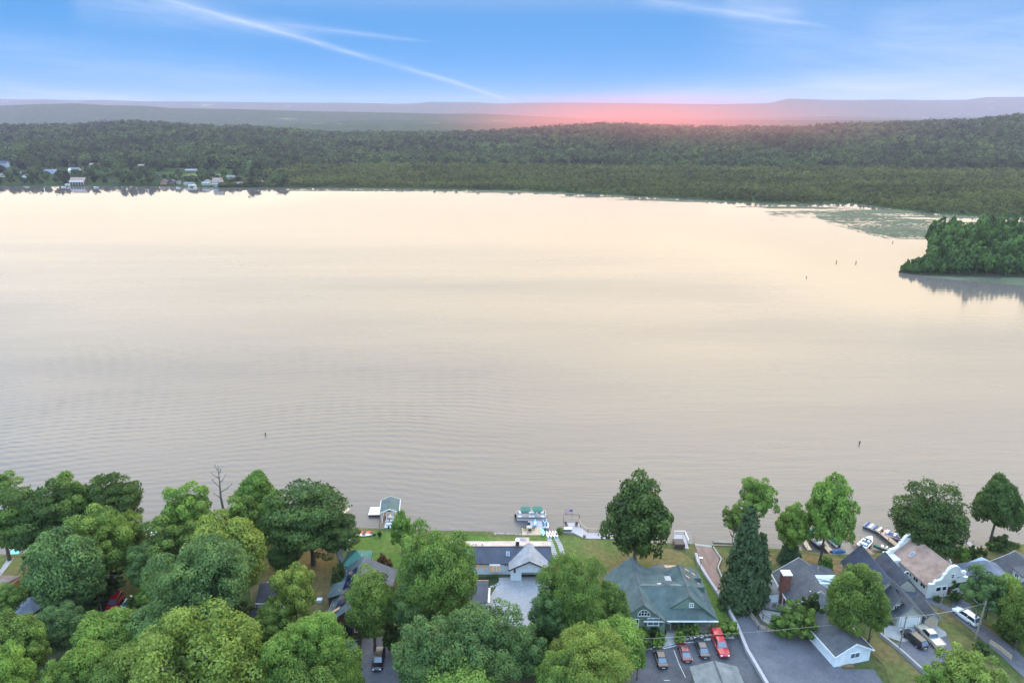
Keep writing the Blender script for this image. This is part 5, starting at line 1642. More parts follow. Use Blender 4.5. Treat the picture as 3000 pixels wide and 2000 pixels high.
# lamp post by the boat ramp
x, y = G(2050, 1670)
lp = thing('lamp_post', 'lamp post at the wall beside the boat ramp', 'lamp post', (x, y, LZ))
MB().tube((0, 0, 0), (0, 0, 2.9), .06, .05, 6).build('pole', M['steel'], lp); MB().box(-.35, .35, -.25, .25, 2.9, 3.1).build('lamp_head', M['steel'], lp)

# boathouse
x0, y0 = G(1113, 1497, 3.9); x1, _ = G(1168, 1497, 3.9)
bh = B('boathouse', 'open boathouse with green roof standing in the water', 'boathouse', (x0 + x1) / 2, y0, 0, rz=R(6))
bh.gable_roof(x0 + .3, x1 - .3, y0 + .2, y0 + 5.0, 3.7, 4.5, 'y', M['roof_green'], .35, trim=M['white_paint'])
bh.part(MB().add([(x0 + .3, y0 + .15, 3.7), (x1 - .3, y0 + .15, 3.7), ((x0 + x1) / 2, y0 + .15, 4.45), (x0 + .3, y0 + .3, 3.7), (x1 - .3, y0 + .3, 3.7), ((x0 + x1) / 2, y0 + .3, 4.45)], [(0, 1, 2), (5, 4, 3), (1, 0, 3, 4), (2, 1, 4, 5), (0, 2, 5, 3)]), 'gable_wall', M['canvas_green'])
for xx in (x0 + .4, (x0 * 2 + x1) / 3, (x0 + 2 * x1) / 3, x1 - .4):
    for yy in (y0 + .3, y0 + 2.6, y0 + 4.9): bh.box(xx - .09, xx + .09, yy - .09, yy + .09, -1, 3.7, M['white_paint'], 'post')
bh.box(x0 + .2, x0 + 1.5, y0 + .1, y0 + 6.2, .4, .6, M['deck_grey'], 'walkway')
bh.box(x0 + .35, x0 + .45, y0 + 1.0, y0 + 5.0, .6, 2.6, M['siding_white'], 'side_screen')
dock('dock', 'narrow dark walkway from the lawn to the boathouse', G(1122, 1556, .7), G(1121, 1500, .7), 1.2, M['deck_brown'], .7)
x0, y0 = G(1080, 1506, .7)
rf = thing('swim_raft', 'white floating deck left of the boathouse', 'raft', (x0 + 1.6, y0 + 1.6, .0), .02)
for q in range(6): MB().box(-1.75 + q * .6, -1.75 + q * .6 + .57, -1.6, 1.7, .5, .62).build('board', M['plastic_white'], rf)
MB().box(-1.7, 1.8, -1.55, 1.65, -.1, .49).build('float', M['siding_brown'], rf)
motorboat('white boat moored beside the boathouse walkway behind the small fresh tree', *G(1142, 1534, 0), PI / 2 + .1, 5.2, 2.0)
# small things on the bright lawn's left edge
def small_shed(px, py, w, d, h, wm, rm, label):
    x, y = G(px, py)
    s_ = B('garden_shed', label, 'shed', x, y)
    s_.walls(x - w / 2, x + w / 2, y, y + d, LZ + h, wm)
    s_.part(MB().slab([(x - w / 2 - .15, y - .15, LZ + h + .12), (x + w / 2 + .15, y - .15, LZ + h + .12), (x + w / 2 + .15, y + d + .15, LZ + h + .35), (x - w / 2 - .15, y + d + .15, LZ + h + .35)], .1), 'roof', rm)
small_shed(1001, 1604, 1.5, 1.4, 1.3, M['siding_white'], M['roof_bluegrey'], 'small pale shed with grey lid beside the upright white board')
small_shed(1013, 1578, 1.4, 1.2, 1.2, M['siding_blue'], M['roof_bluegrey'], 'pale blue box shed nearer the water by the oak')
kayak(1011, 1592, PI / 2 - .1, M['plastic_white'], 'upright white board leaning by the small pale shed', name='paddle_board', cat='surf board', L=3.0, W=.7)
wall_run('picket_fence', [(1017, 1612), (1033, 1560), (1038, 1552)], .08, 1.0, M['white_paint'], 'thin white fence along the left of the bright lawn', 'fence')
x, y = G(990, 1612)
o = thing('garden_chair', 'light blue deck chair in the shade of the oak', 'chair', (x, y, LZ), .8)
MB().box(-.4, .9, -.3, .3, .3, .38).build('seat', M['kayak_blue'], o); MB().hull8([(-.5, -.3, .3), (-.4, -.3, .3), (-.4, .3, .3), (-.5, .3, .3)], [(-.9, -.3, 1.0), (-.8, -.3, 1.0), (-.8, .3, 1.0), (-.9, .3, 1.0)]).build('backrest', M['kayak_blue'], o)
for i, (px_, py_, wd_) in enumerate(((1097, 1567, 'fire bowl on the shore right of the kayaks'), (963, 1608, 'orange bucket in the shade of the oak'))):
    x, y = G(px_, py_)
    o = thing('garden_pot', wd_, 'pot', (x, y, LZ))
    MB().loft([[(math.cos(k * PI / 4) * r_, math.sin(k * PI / 4) * r_, z_) for k in range(8)] for r_, z_ in ((.2, 0), (.38, .35), (.42, .6))]).build('bowl', M['kayak_red'] if i else M['black_metal'], o)
x, y = G(937, 1762)
o = thing('garden_box', 'small white box on the straw lawn beside the slim yellow green tree', 'box', (x, y, LZ))
MB().box(-.45, .45, -.35, .35, 0, .6).build('body', M['plastic_white'], o); MB().box(-.5, .5, -.4, .4, .6, .68).build('lid', M['plastic_white'], o)

# right side docks
dock('dock', 'brown dock with the white bowrider tied to its right side', G(2553, 1624, .8), G(2508, 1583, .8), 1.7, M['deck_brown'], .8)
motorboat('white bowrider with red tipped stern beside the short brown dock', *G(2538, 1594, 0), PI + -2.25 + .2 - .35, 5.6, 2.2, inner=M['canvas_blue'])
dock('dock', 'long narrow dock reaching toward the grey pontoon boat', G(2636, 1602, .8), G(2568, 1548, .8), 1.2, M['deck_tan'], .8)
dock('dock', 'square brown platform at the outer end of the long dock', G(2572, 1551, .8), G(2592, 1551, .8), 2.2, M['deck_brown'], .85, posts=False)
x, y = G(2558, 1551, 0)
pb = thing('pontoon_boat', 'small dark pontoon boat with striped bench at the outer end of the long dock', 'boat', (x, y, 0), -.85)
for s in (-1, 1): MB().tube((-1.9, s * .8, .25), (1.9, s * .8, .25), .32, .2, 8).build('pontoon', M['siding_brown'], pb)
MB().box(-1.9, 1.9, -1.1, 1.1, .5, .66).build('deck', M['deck_grey'], pb)
for q in range(4): MB().box(-1.6 + q * .9, -1.2 + q * .9, -1.0, 1.0, .66, .9).build('bench', M['plastic_white'] if q % 2 else M['canvas_blue'], pb)
motorboat('pink and blue speedboat between the long dock and the dark dome tree', *G(2624, 1580, 0), -.75, 5.4, 2.1, hm=mat('hull_pink', (.62, .36, .38), .35, .03, 2), inner=M['canvas_blue'])
motorboat('boat under a dark green canopy behind the tall boatside tree', *G(2383, 1588, 0), PI / 2 + .3, 5.5, 2.4, hm=M['black_metal'], canopy=M['canvas_green'])
motorboat('white and green covered boat right of the tall boatside trunk', *G(2437, 1586, 0), PI / 2 + .2, 4.6, 2.0, cover=M['canvas_green'])
dock('dock', 'tan dock running out beside the tall boatside tree', G(2440, 1622, .8), G(2395, 1568, .8), 1.3, M['deck_tan'], .8)
dock('dock', 'short pale dock left of the green canopy boat', G(2372, 1610, .8), G(2352, 1575, .8), 1.0, M['deck_tan'], .8)
motorboat('small boat with blue cover pulled up on the shore by the tan dock', *G(2458, 1620, .5), .1, 3.4, 1.4, cover=M['canvas_blue'])
motorboat('little green rowing boat moored between the short dock and the curved gable house', *G(2580, 1612, 0), 2.6, 3.0, 1.2, hm=M['canvas_green'], inner=M['deck_tan'])
motorboat('dark speedboat behind the trees on the left shore', *G(452, 1560, 0), PI / 2 + .4, 6.0, 2.3, hm=M['black_metal'], inner=M['plastic_white'])
dock('dock', 'turquoise topped dock at the far left', G(30, 1640, .8), G(50, 1606, .8), 1.9, mat('deck_turquoise', (.18, .52, .46), .7, .1, 2), .8)
dock('dock', 'pale dock piece peeping out above the big oak', G(1000, 1500, .8), G(1012, 1486, .8), 2.6, M['deck_tan'], .8)
dock('dock', 'dark dock behind the hedge at the right shore', G(2862, 1612, .8), G(2835, 1586, .8), 1.2, M['roof_bluegrey'] if False else M['deck_grey'], .8)

# terrace of the grey house with ramp
tx, ty = G(2260, 1790)
te = thing('terrace', 'raised grey plank terrace with ramp and railings beside the grey house', 'terrace', (tx, ty, LZ))
q4 = [G(2208, 1780), G(2308, 1790), G(2290, 1745), G(2272, 1712), G(2215, 1735)]
MB().prism([(a_ - tx, b_ - ty) for a_, b_ in q4], 0, .55).build('upper_floor', M['deck_grey'], te)
q5 = [G(2214, 1784), G(2285, 1796), G(2290, 1826), G(2292, 1852), G(2272, 1850), G(2262, 1838), G(2230, 1815)]
MB().prism([(a_ - tx, b_ - ty) for a_, b_ in q5], 0, .22).build('lower_floor', M['paver'], te)
q6 = [G(2190, 1795), G(2200, 1793), G(2226, 1832), G(2270, 1846), G(2272, 1855), G(2222, 1843)]
MB().prism([(a_ - tx, b_ - ty) for a_, b_ in q6], 0, .3).build('ramp', M['wood_weathered'], te)
rail(te, tx, ty, [G(2216, 1783), G(2234, 1816), G(2262, 1832)], h=1.1, m=M['siding_brown'], base=.2, step=1.1)
rail(te, tx, ty, [G(2190, 1795), G(2222, 1843), G(2268, 1856)], h=1.0, m=M['wood_weathered'], base=.1, step=1.3)
rail(te, tx, ty, [G(2198, 1782), G(2300, 1790)], h=.9, m=M['wood_weathered'], base=.5, step=1.0)
x, y = G(2232, 1766, 1.6)
o = thing('garden_bench', 'brown bench at the left of the terrace', 'bench', (x, y, LZ + .56), .1)
MB().box(-.8, .8, -.3, .3, .35, .45).build('seat', M['siding_brown'], o); MB().box(-.8, .8, .25, .33, .45, 1.0).build('backrest', M['siding_brown'], o)
for sx_ in (-.7, .7): MB().box(sx_ - .05, sx_ + .05, -.25, .25, 0, .35).build('leg', M['siding_brown'], o)
x, y = G(2260, 1738, 1.6)
o = thing('barbecue', 'grey barbecue beside the brick chimney', 'barbecue', (x, y, LZ + .56))
MB().box(-.5, .5, -.3, .3, .5, .9).build('firebox', M['steel'], o); MB().box(-.45, .45, -.28, .28, .91, 1.15).build('hood', M['black_metal'], o)
for sx_ in (-.4, .4): MB().box(sx_ - .04, sx_ + .04, -.2, .2, 0, .5).build('leg', M['black_metal'], o)
x, y = G(2268, 1774, 1.6)
chair(x, y, 1.2, 'small dark chair in the middle of the terrace', M['siding_brown'], z=LZ + .56)

# wooden rail and utility poles with wires
wall_run('timber_rail', [(2898, 1884), (2930, 1905), (2962, 1932)], .12, .9, M['deck_tan'], 'low tan timber rail beside the lane', 'fence')
def pole(px, pbase, ptop, label, lean=0.0, r=.15, arm=False):
    x, y = G(px, pbase)
    h_ = atY(px, ptop, y)[1] - LZ
    o = thing('utility_pole', label, 'utility pole', (x, y, LZ))
    MB().tube((0, 0, -.1), (lean, 0, h_), r, r * .7, 8).build('pole', M['wood_pole'], o)
    MB().box(lean * .9 - .3, lean * .9 + .3, -.06, .06, h_ - .7, h_ - .6).build('crossarm', M['wood_pole'], o)
    MB().tube((lean * .9 - .2, 0, h_ - .6), (lean * .9 - .2, 0, h_ - .4), .05, .05, 6).build('insulator', M['steel'], o)
    return Vector((x + lean, y, LZ + h_ - .4))
pA_ = pole(2858, 1868, 1760, 'bare pale utility pole leaning over the lane', .15, .18)
pB_ = pole(2633, 1905, 1800, 'thin grey utility pole in front of the cream garage', .05, .13)
pC_ = pole(298, 1790, 1682, 'old pole among the trees behind the red car', -.3, .14)
pD_ = pole(105, 2010, 1940, 'old pole low on the left between the crowns', 0, .13)
pE_ = pole(2750, 1790, 1738, 'short white post in front of the curved gable house', .15, .1)
def wire(a, b, sag, label, r=.022, end=None):
    a, b = Vector(a), Vector(b)
    mb = MB()
    pts = [a.lerp(b, t) + Vector((0, 0, -4 * sag * t * (1 - t))) for t in np.linspace(0, 1, 17)]
    pts = [p - a for p in pts]
    mb.path(pts, r, 4)
    o = mb.build('power_line', M['wood_pole'] if r > .03 else M['steel'], None, loc=a)
    tag(o, label, 'cable')
far_l = Vector((-6.0, 84, 11.0)); far_r = Vector((120, 104, 11.5))
wire(pB_, (6.0, 93.0, 6.0), 1.0, 'pale overhead cable crossing the car park to the thin grey pole', .013)
wire(pB_, pA_, .5, 'cable between the thin grey pole and the leaning pole')
wire(pA_, (125, 106, 9.0), .8, 'cable from the leaning pole to the right picture edge')
wire(pC_, pD_, 1.6, 'slack cable running down the left between the two old poles', .03)
wire(pC_, (-55, 113, 7.5), .5, 'cable from the old pole behind the red car into the blue green tree')
# buoys, stumps and birds on the lake
def stump(px, py, h_, label, kind='stump', m=None):
    x, y = G(px, py, 0)
    o = thing('tree_stump' if kind == 'stump' else 'mooring_buoy', label, kind, (x, y, 0))
    r_ = random.Random(px)
    MB().tube((0, 0, -.5), (h_ * .2, 0, h_), h_ * .22, h_ * .12, 7).build('stem', bark, o)
    MB().tube((h_ * .1, 0, h_ * .5), (-h_ * .4, 0, h_ * .85), h_ * .10, h_ * .05, 5).build('branch', bark, o)
stump(777, 1275, .9, 'forked dark stick poking out of the lake on the left')
stump(2517, 1300, 1.0, 'dark stick poking out of the lake on the right')
stump(2450, 769, 1.4, 'left one of the two dark snags in the bright water')
stump(2507, 771, 1.4, 'right one of the two dark snags in the bright water')
stump(2615, 711, 1.3, 'dark snag near the lily patch')
stump(2362, 814, 1.1, 'thin dark snag alone in the bright water')
# ------------------------------------------------------------------ foliage
def unit(v):
    return v / np.maximum(np.linalg.norm(v, axis=-1, keepdims=True), 1e-9)
def leaves_to_mesh(name, pos, nrm, size, tone, m, aspect=1.0, rs=None, along=None):
    n = len(pos)
    rs = rs or np.random.RandomState(1)
    ref = unit(rs.normal(size=(n, 3))) if along is None else along
    u = unit(np.cross(nrm, ref))
    w = np.cross(nrm, u)
    a = u * size[:, None] * 0.5
    b = w * size[:, None] * 0.5 * aspect
    fold = nrm * size[:, None] * 0.12
    P = np.stack([pos - b, pos + a - fold, pos + b, pos - a - fold], 1).reshape(-1, 3)
    f = np.arange(4 * n).reshape(-1, 4)
    return np_mesh(name, P, f, m, np.repeat(tone, 4))
def crown_mesh(name, m, seed, kind='round', nleaf=9000, nclump=70, leaf=0.075, zmax=2.0):
    """unit crown: half-width 1, height 0..2; clumps of leaves spread through an uneven envelope"""
    rs = np.random.RandomState(seed)
    lob = unit(rs.normal(size=(9, 3)))
    amp = rs.uniform(-0.30, 0.26, 9)
    def env(d):
        v = np.ones(len(d))
        for l, a in zip(lob, amp): v = v + a * np.maximum(0, d @ l) ** 3
        return v
    k = nclump
    i = np.arange(k) + 0.5
    ph = np.arccos(1 - 2 * i / k)
    th = PI * (1 + 5 ** 0.5) * i
    d = np.stack([np.cos(th) * np.sin(ph), np.sin(th) * np.sin(ph), np.cos(ph)], 1)
    d = unit(d + rs.normal(size=d.shape) * 0.16)
    e = env(d)
    if kind == 'round':
        rr = rs.uniform(0.56, 0.92, k) * e
        C = d * rr[:, None]
        cr = rs.uniform(0.13, 0.31, k)
    elif kind == 'loose':
        rr = rs.uniform(0.35, 0.92, k) * e
        C = d * rr[:, None]
        cr = rs.uniform(0.14, 0.26, k)
    elif kind == 'tiered':                      # flat layered sprays with gaps
        rr = rs.uniform(0.45, 0.9, k) * e
        C = d * rr[:, None]
        C[:, 2] = np.round(C[:, 2] * 3.5) / 3.5 + rs.normal(size=k) * 0.04
        cr = rs.uniform(0.18, 0.32, k)
    elif kind == 'feathery':                    # upswept tip, drooping skirts
        rr = rs.uniform(0.45, 0.88, k) * e
        C = d * rr[:, None]
        tz = (C[:, 2] + 1) / 2
        C[:, :2] *= (1.22 - 0.90 * np.clip(tz, 0, 1) ** 1.3)[:, None]
        C[:, 2] = C[:, 2] * 1.06
        cr = rs.uniform(0.15, 0.26, k)
    elif kind == 'columnar':
        rr = rs.uniform(0.6, 0.85, k) * e
        C = d * rr[:, None]
        cr = rs.uniform(0.18, 0.3, k)
    C[:, 2] = np.where(C[:, 2] < -0.72, -0.72 + (C[:, 2] + 0.72) * 0.3, C[:, 2])
    wgt = cr ** 2
    idx = rs.choice(k, nleaf, p=wgt / wgt.sum())
    out = unit(C[idx] + np.array([0, 0, 0.15]))
    u = unit(rs.normal(size=(nleaf, 3)) + out * 0.75 + np.array([0, 0, 0.25]))
    rad = cr[idx] * rs.uniform(0.55, 1.08, nleaf) ** 0.6
    sq = np.array([1, 1, 0.8]) if kind != 'tiered' else np.array([1.25, 1.25, 0.32])
    if kind == 'feathery': sq = np.array([1.0, 1.0, 0.9])
    pos = C[idx] + u * rad[:, None] * sq
    if kind == 'feathery':
        pos[:, 2] -= 0.12 * rs.uniform(0, 1, nleaf) ** 2 * (np.linalg.norm(pos[:, :2], axis=1) > 0.55)
    nrm = unit(u * 0.9 + rs.normal(size=(nleaf, 3)) * 0.42 + np.array([0, 0, 0.15]))
    size = leaf * rs.uniform(0.6, 1.35, nleaf)
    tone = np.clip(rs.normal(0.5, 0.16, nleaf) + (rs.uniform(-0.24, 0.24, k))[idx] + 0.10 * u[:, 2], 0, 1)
    st_ = rs.uniform(size=nleaf) < 0.07
    pos = np.where(st_[:, None], pos * rs.uniform(1.01, 1.07, (nleaf, 1)), pos)
    pos[:, 2] += 1.0
    # inner leaves so that the heart of the crown is not hollow
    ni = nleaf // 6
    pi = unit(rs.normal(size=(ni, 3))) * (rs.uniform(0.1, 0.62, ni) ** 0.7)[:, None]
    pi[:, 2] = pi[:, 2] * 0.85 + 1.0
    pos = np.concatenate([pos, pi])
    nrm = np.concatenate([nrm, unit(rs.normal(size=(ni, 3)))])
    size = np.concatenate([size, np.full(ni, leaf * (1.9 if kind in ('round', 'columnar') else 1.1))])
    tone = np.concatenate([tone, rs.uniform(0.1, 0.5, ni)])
    asp = {'feathery': 1.9, 'loose': 1.2}.get(kind, 1.05)
    if kind == 'feathery':
        al = unit(out * np.array([1, 1, 0.2]) + rs.normal(size=(nleaf, 3)) * 0.4)
        al = np.concatenate([al, unit(rs.normal(size=(ni, 3)))])
    else: al = None
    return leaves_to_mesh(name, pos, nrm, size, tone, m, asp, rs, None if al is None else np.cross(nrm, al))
def conifer_mesh(name, m, seed, nleaf=9000, tiers=22, leaf=0.085, droop=0.35, fill=0.9):
    rs = np.random.RandomState(seed)
    P, N, S, T, A = [], [], [], [], []
    per = nleaf // (tiers * 9)
    for t in range(tiers):
        z = 2.0 * (t + rs.uniform(-0.2, 0.2)) / tiers
        Rr = (1 - (max(z, 0) / 2.06) ** 1.5) ** 0.7
        nb = int(7 + 5 * Rr)
        a0 = rs.uniform(0, 6.28)
        for b in range(nb):
            a = a0 + 2 * PI * b / nb + rs.uniform(-0.2, 0.2)
            L = Rr * rs.uniform(0.62, 1.1) * fill
            k = max(8, int(per * (0.4 + Rr)))
            s = rs.uniform(0.08, 1, k) ** 0.8
            wd = rs.normal(size=k) * 0.10 * (0.3 + Rr)
            x = np.cos(a) * s * L - np.sin(a) * wd
            y = np.sin(a) * s * L + np.cos(a) * wd
            zz = z + 0.10 * s - droop * s ** 2 * L * 0.8 - np.abs(rs.normal(size=k)) * 0.045
            P.append(np.stack([x, y, zz], 1))
            N.append(unit(np.stack([np.cos(a) * 0.5 + rs.normal(size=k) * 0.45, np.sin(a) * 0.5 + rs.normal(size=k) * 0.45, np.ones(k)], 1)))
            S.append(leaf * rs.uniform(0.6, 1.3, k))
            T.append(np.clip(0.25 + 0.5 * s + rs.normal(size=k) * 0.12, 0, 1))
            A.append(np.tile([-np.sin(a), np.cos(a), 0.0], (k, 1)))
    P, N, S, T, A = map(np.concatenate, (P, N, S, T, A))
    return leaves_to_mesh(name, P, N, S, T, m, 1.7, rs, A)
def trunk_mesh(name, m, seed, limbs=7, split=0.38, r0=0.055, upto=0.86):
    """unit trunk: height 1, limbs reach about half a crown width out"""
    r = random.Random(seed)
    mb = MB()
    pts = [Vector((0, 0, -0.01))]
    n = 7
    for i in range(1, n + 1):
        z = upto * i / n
        pts.append(Vector((r.uniform(-0.03, 0.03) * i / 2, r.uniform(-0.03, 0.03) * i / 2, z)))
    rings = []
    for i, p in enumerate(pts):
        rad = r0 * (1.45 if i == 0 else 1.0 - 0.11 * i)
        rings.append([(p.x + math.cos(2 * PI * k / 8) * rad, p.y + math.sin(2 * PI * k / 8) * rad, p.z) for k in range(8)])
    mb.loft(rings)
    for k in range(limbs):
        z0 = r.uniform(split, 0.72)
        a = 2.4 * k + r.uniform(-0.4, 0.4)
        base = Vector((0, 0, z0))
        i = min(n - 1, int(z0 / upto * n))
        base.x, base.y = pts[i].x, pts[i].y
        L = r.uniform(0.40, 0.66)
        mid = base + Vector((math.cos(a) * L * 0.5, math.sin(a) * L * 0.5, 0.07))
        end = mid + Vector((math.cos(a + r.uniform(-.4, .4)) * L * 0.5, math.sin(a) * L * 0.5, r.uniform(0.06, 0.14)))
        mb.tube(base, mid, r0 * 0.42, r0 * 0.27, 5)
        mb.tube(mid, end, r0 * 0.27, r0 * 0.08, 5)
        for q in range(2):
            e2 = mid + Vector((r.uniform(-.25, .25), r.uniform(-.25, .25), r.uniform(0.05, 0.12)))
            mb.tube(mid, e2, r0 * 0.16, r0 * 0.05, 4)
    return mb.mesh(name, m)

LEAF = {
    'mid': leaf_mat('leaf_mid', (0.060, 0.122, 0.026), (0.210, 0.315, 0.058), 0.14),
    'dark': leaf_mat('leaf_dark', (0.034, 0.074, 0.020), (0.105, 0.172, 0.038), 0.14),
    'teal': leaf_mat('leaf_bluegreen', (0.046, 0.108, 0.036), (0.175, 0.290, 0.085), 0.14),
    'bright': leaf_mat('leaf_bright', (0.085, 0.170, 0.030), (0.245, 0.380, 0.066), 0.12),
    'yellow': leaf_mat('leaf_yellow', (0.100, 0.160, 0.028), (0.280, 0.370, 0.070), 0.12),
    'needle': leaf_mat('needle_dark', (0.030, 0.068, 0.028), (0.075, 0.130, 0.052), 0.12),
    'rust': leaf_mat('leaf_rust', (0.10, 0.045, 0.020), (0.20, 0.11, 0.04), 0.15),
}
SHAPES = {}
def shape(kind, v):
    key = (kind, v)
    if key not in SHAPES:
        nm = 'crown_' + kind
        m = LEAF['mid']
        if kind == 'round': me = crown_mesh(nm, m, 11 + v, 'round', 22000, 150, 0.050)
        elif kind == 'giant': me = crown_mesh(nm, m, 151 + v, 'round', 36000, 140, 0.038)
        elif kind == 'loose': me = crown_mesh(nm, m, 31 + v, 'loose', 13000, 72, 0.054)
        elif kind == 'tiered': me = crown_mesh(nm, m, 51 + v, 'tiered', 15000, 70, 0.056)
        elif kind == 'feathery': me = crown_mesh(nm, m, 71 + v, 'feathery', 15000, 100, 0.050)
        elif kind == 'bush': me = crown_mesh(nm, m, 91 + v, 'round', 3000, 30, 0.13)
        elif kind == 'conifer': me = conifer_mesh(nm, m, 111 + v, 11000)
        elif kind == 'small': me = crown_mesh(nm, m, 131 + v, 'loose', 4200, 42, 0.10)
        SHAPES[key] = me
    return SHAPES[key]
def crown_obj(kind, tint, v, o, loc):
    c = link('crown', shape(kind, v), o, loc)
    c.material_slots[0].link = 'OBJECT'
    c.material_slots[0].material = LEAF[tint]
    return c
TRUNKS = [trunk_mesh('trunk_a', bark, 1), trunk_mesh('trunk_b', bark_grey, 2, 8, 0.45), trunk_mesh('trunk_c', bark, 3, 6, 0.32),
          trunk_mesh('trunk_spire', bark, 4, 0, 0.5, 0.035, 0.95)]
tree_rnd = random.Random(5)
def put_tree(name, label, cat, x, y, H, Rr, zb, kind, tint, group=None, z0=LZ, v=None, trunk=True, ry=None, off=(0, 0)):
    """root at the foot, crown from height zb to H"""
    o = thing(name, label, cat, (x, y, z0), tree_rnd.uniform(0, 2 * PI), group)
    v = tree_rnd.randrange(3) if v is None else v
    c = crown_obj(kind, tint, v, o, (off[0], off[1], zb))
    c.scale = (Rr, (ry or Rr) * tree_rnd.uniform(0.9, 1.05), (H - zb) / 2)
    if trunk:
        ti = 3 if kind == 'conifer' else tree_rnd.randrange(3)
        t = link('trunk', TRUNKS[ti], o)
        k = 1.0 if kind != 'loose' else 1.1
        t.scale = (Rr * k, Rr * k, H * 0.93)
    return o
def tree(cx, top, w, bot, base, kind, tint, label, name='tree', cat='tree', group=None, v=None, bx=None, trunk=True, hmax=None):
    """cx, w: crown centre and width; top / bot: crown's upper and lower rim; base: foot (all image survey points)"""
    x0, y0 = G(cx, base)
    # the crown centre sits at the same distance as the foot
    H = atY(cx, top, y0)[1] - LZ
    zb = max(0.0, atY(cx, bot, y0)[1] - LZ)
    midz = LZ + (H + zb) / 2
    r = ray(cx, (top + bot) / 2)
    depth = y0 * math.cos(PITCH) + (CH - midz) * math.sin(PITCH)
    Rr = w / 2 * depth / FP * 1.02
    xx = atY(cx, (top + bot) / 2, y0)[0]
    # the near rim bulges toward the camera: lower rim reads lower than it is
    zb = min(zb + Rr * 0.25, H * 0.6) if zb > 0.3 else zb
    return put_tree(name, label, cat, xx, y0, H, Rr, zb, kind, tint, group, v=v, trunk=trunk)

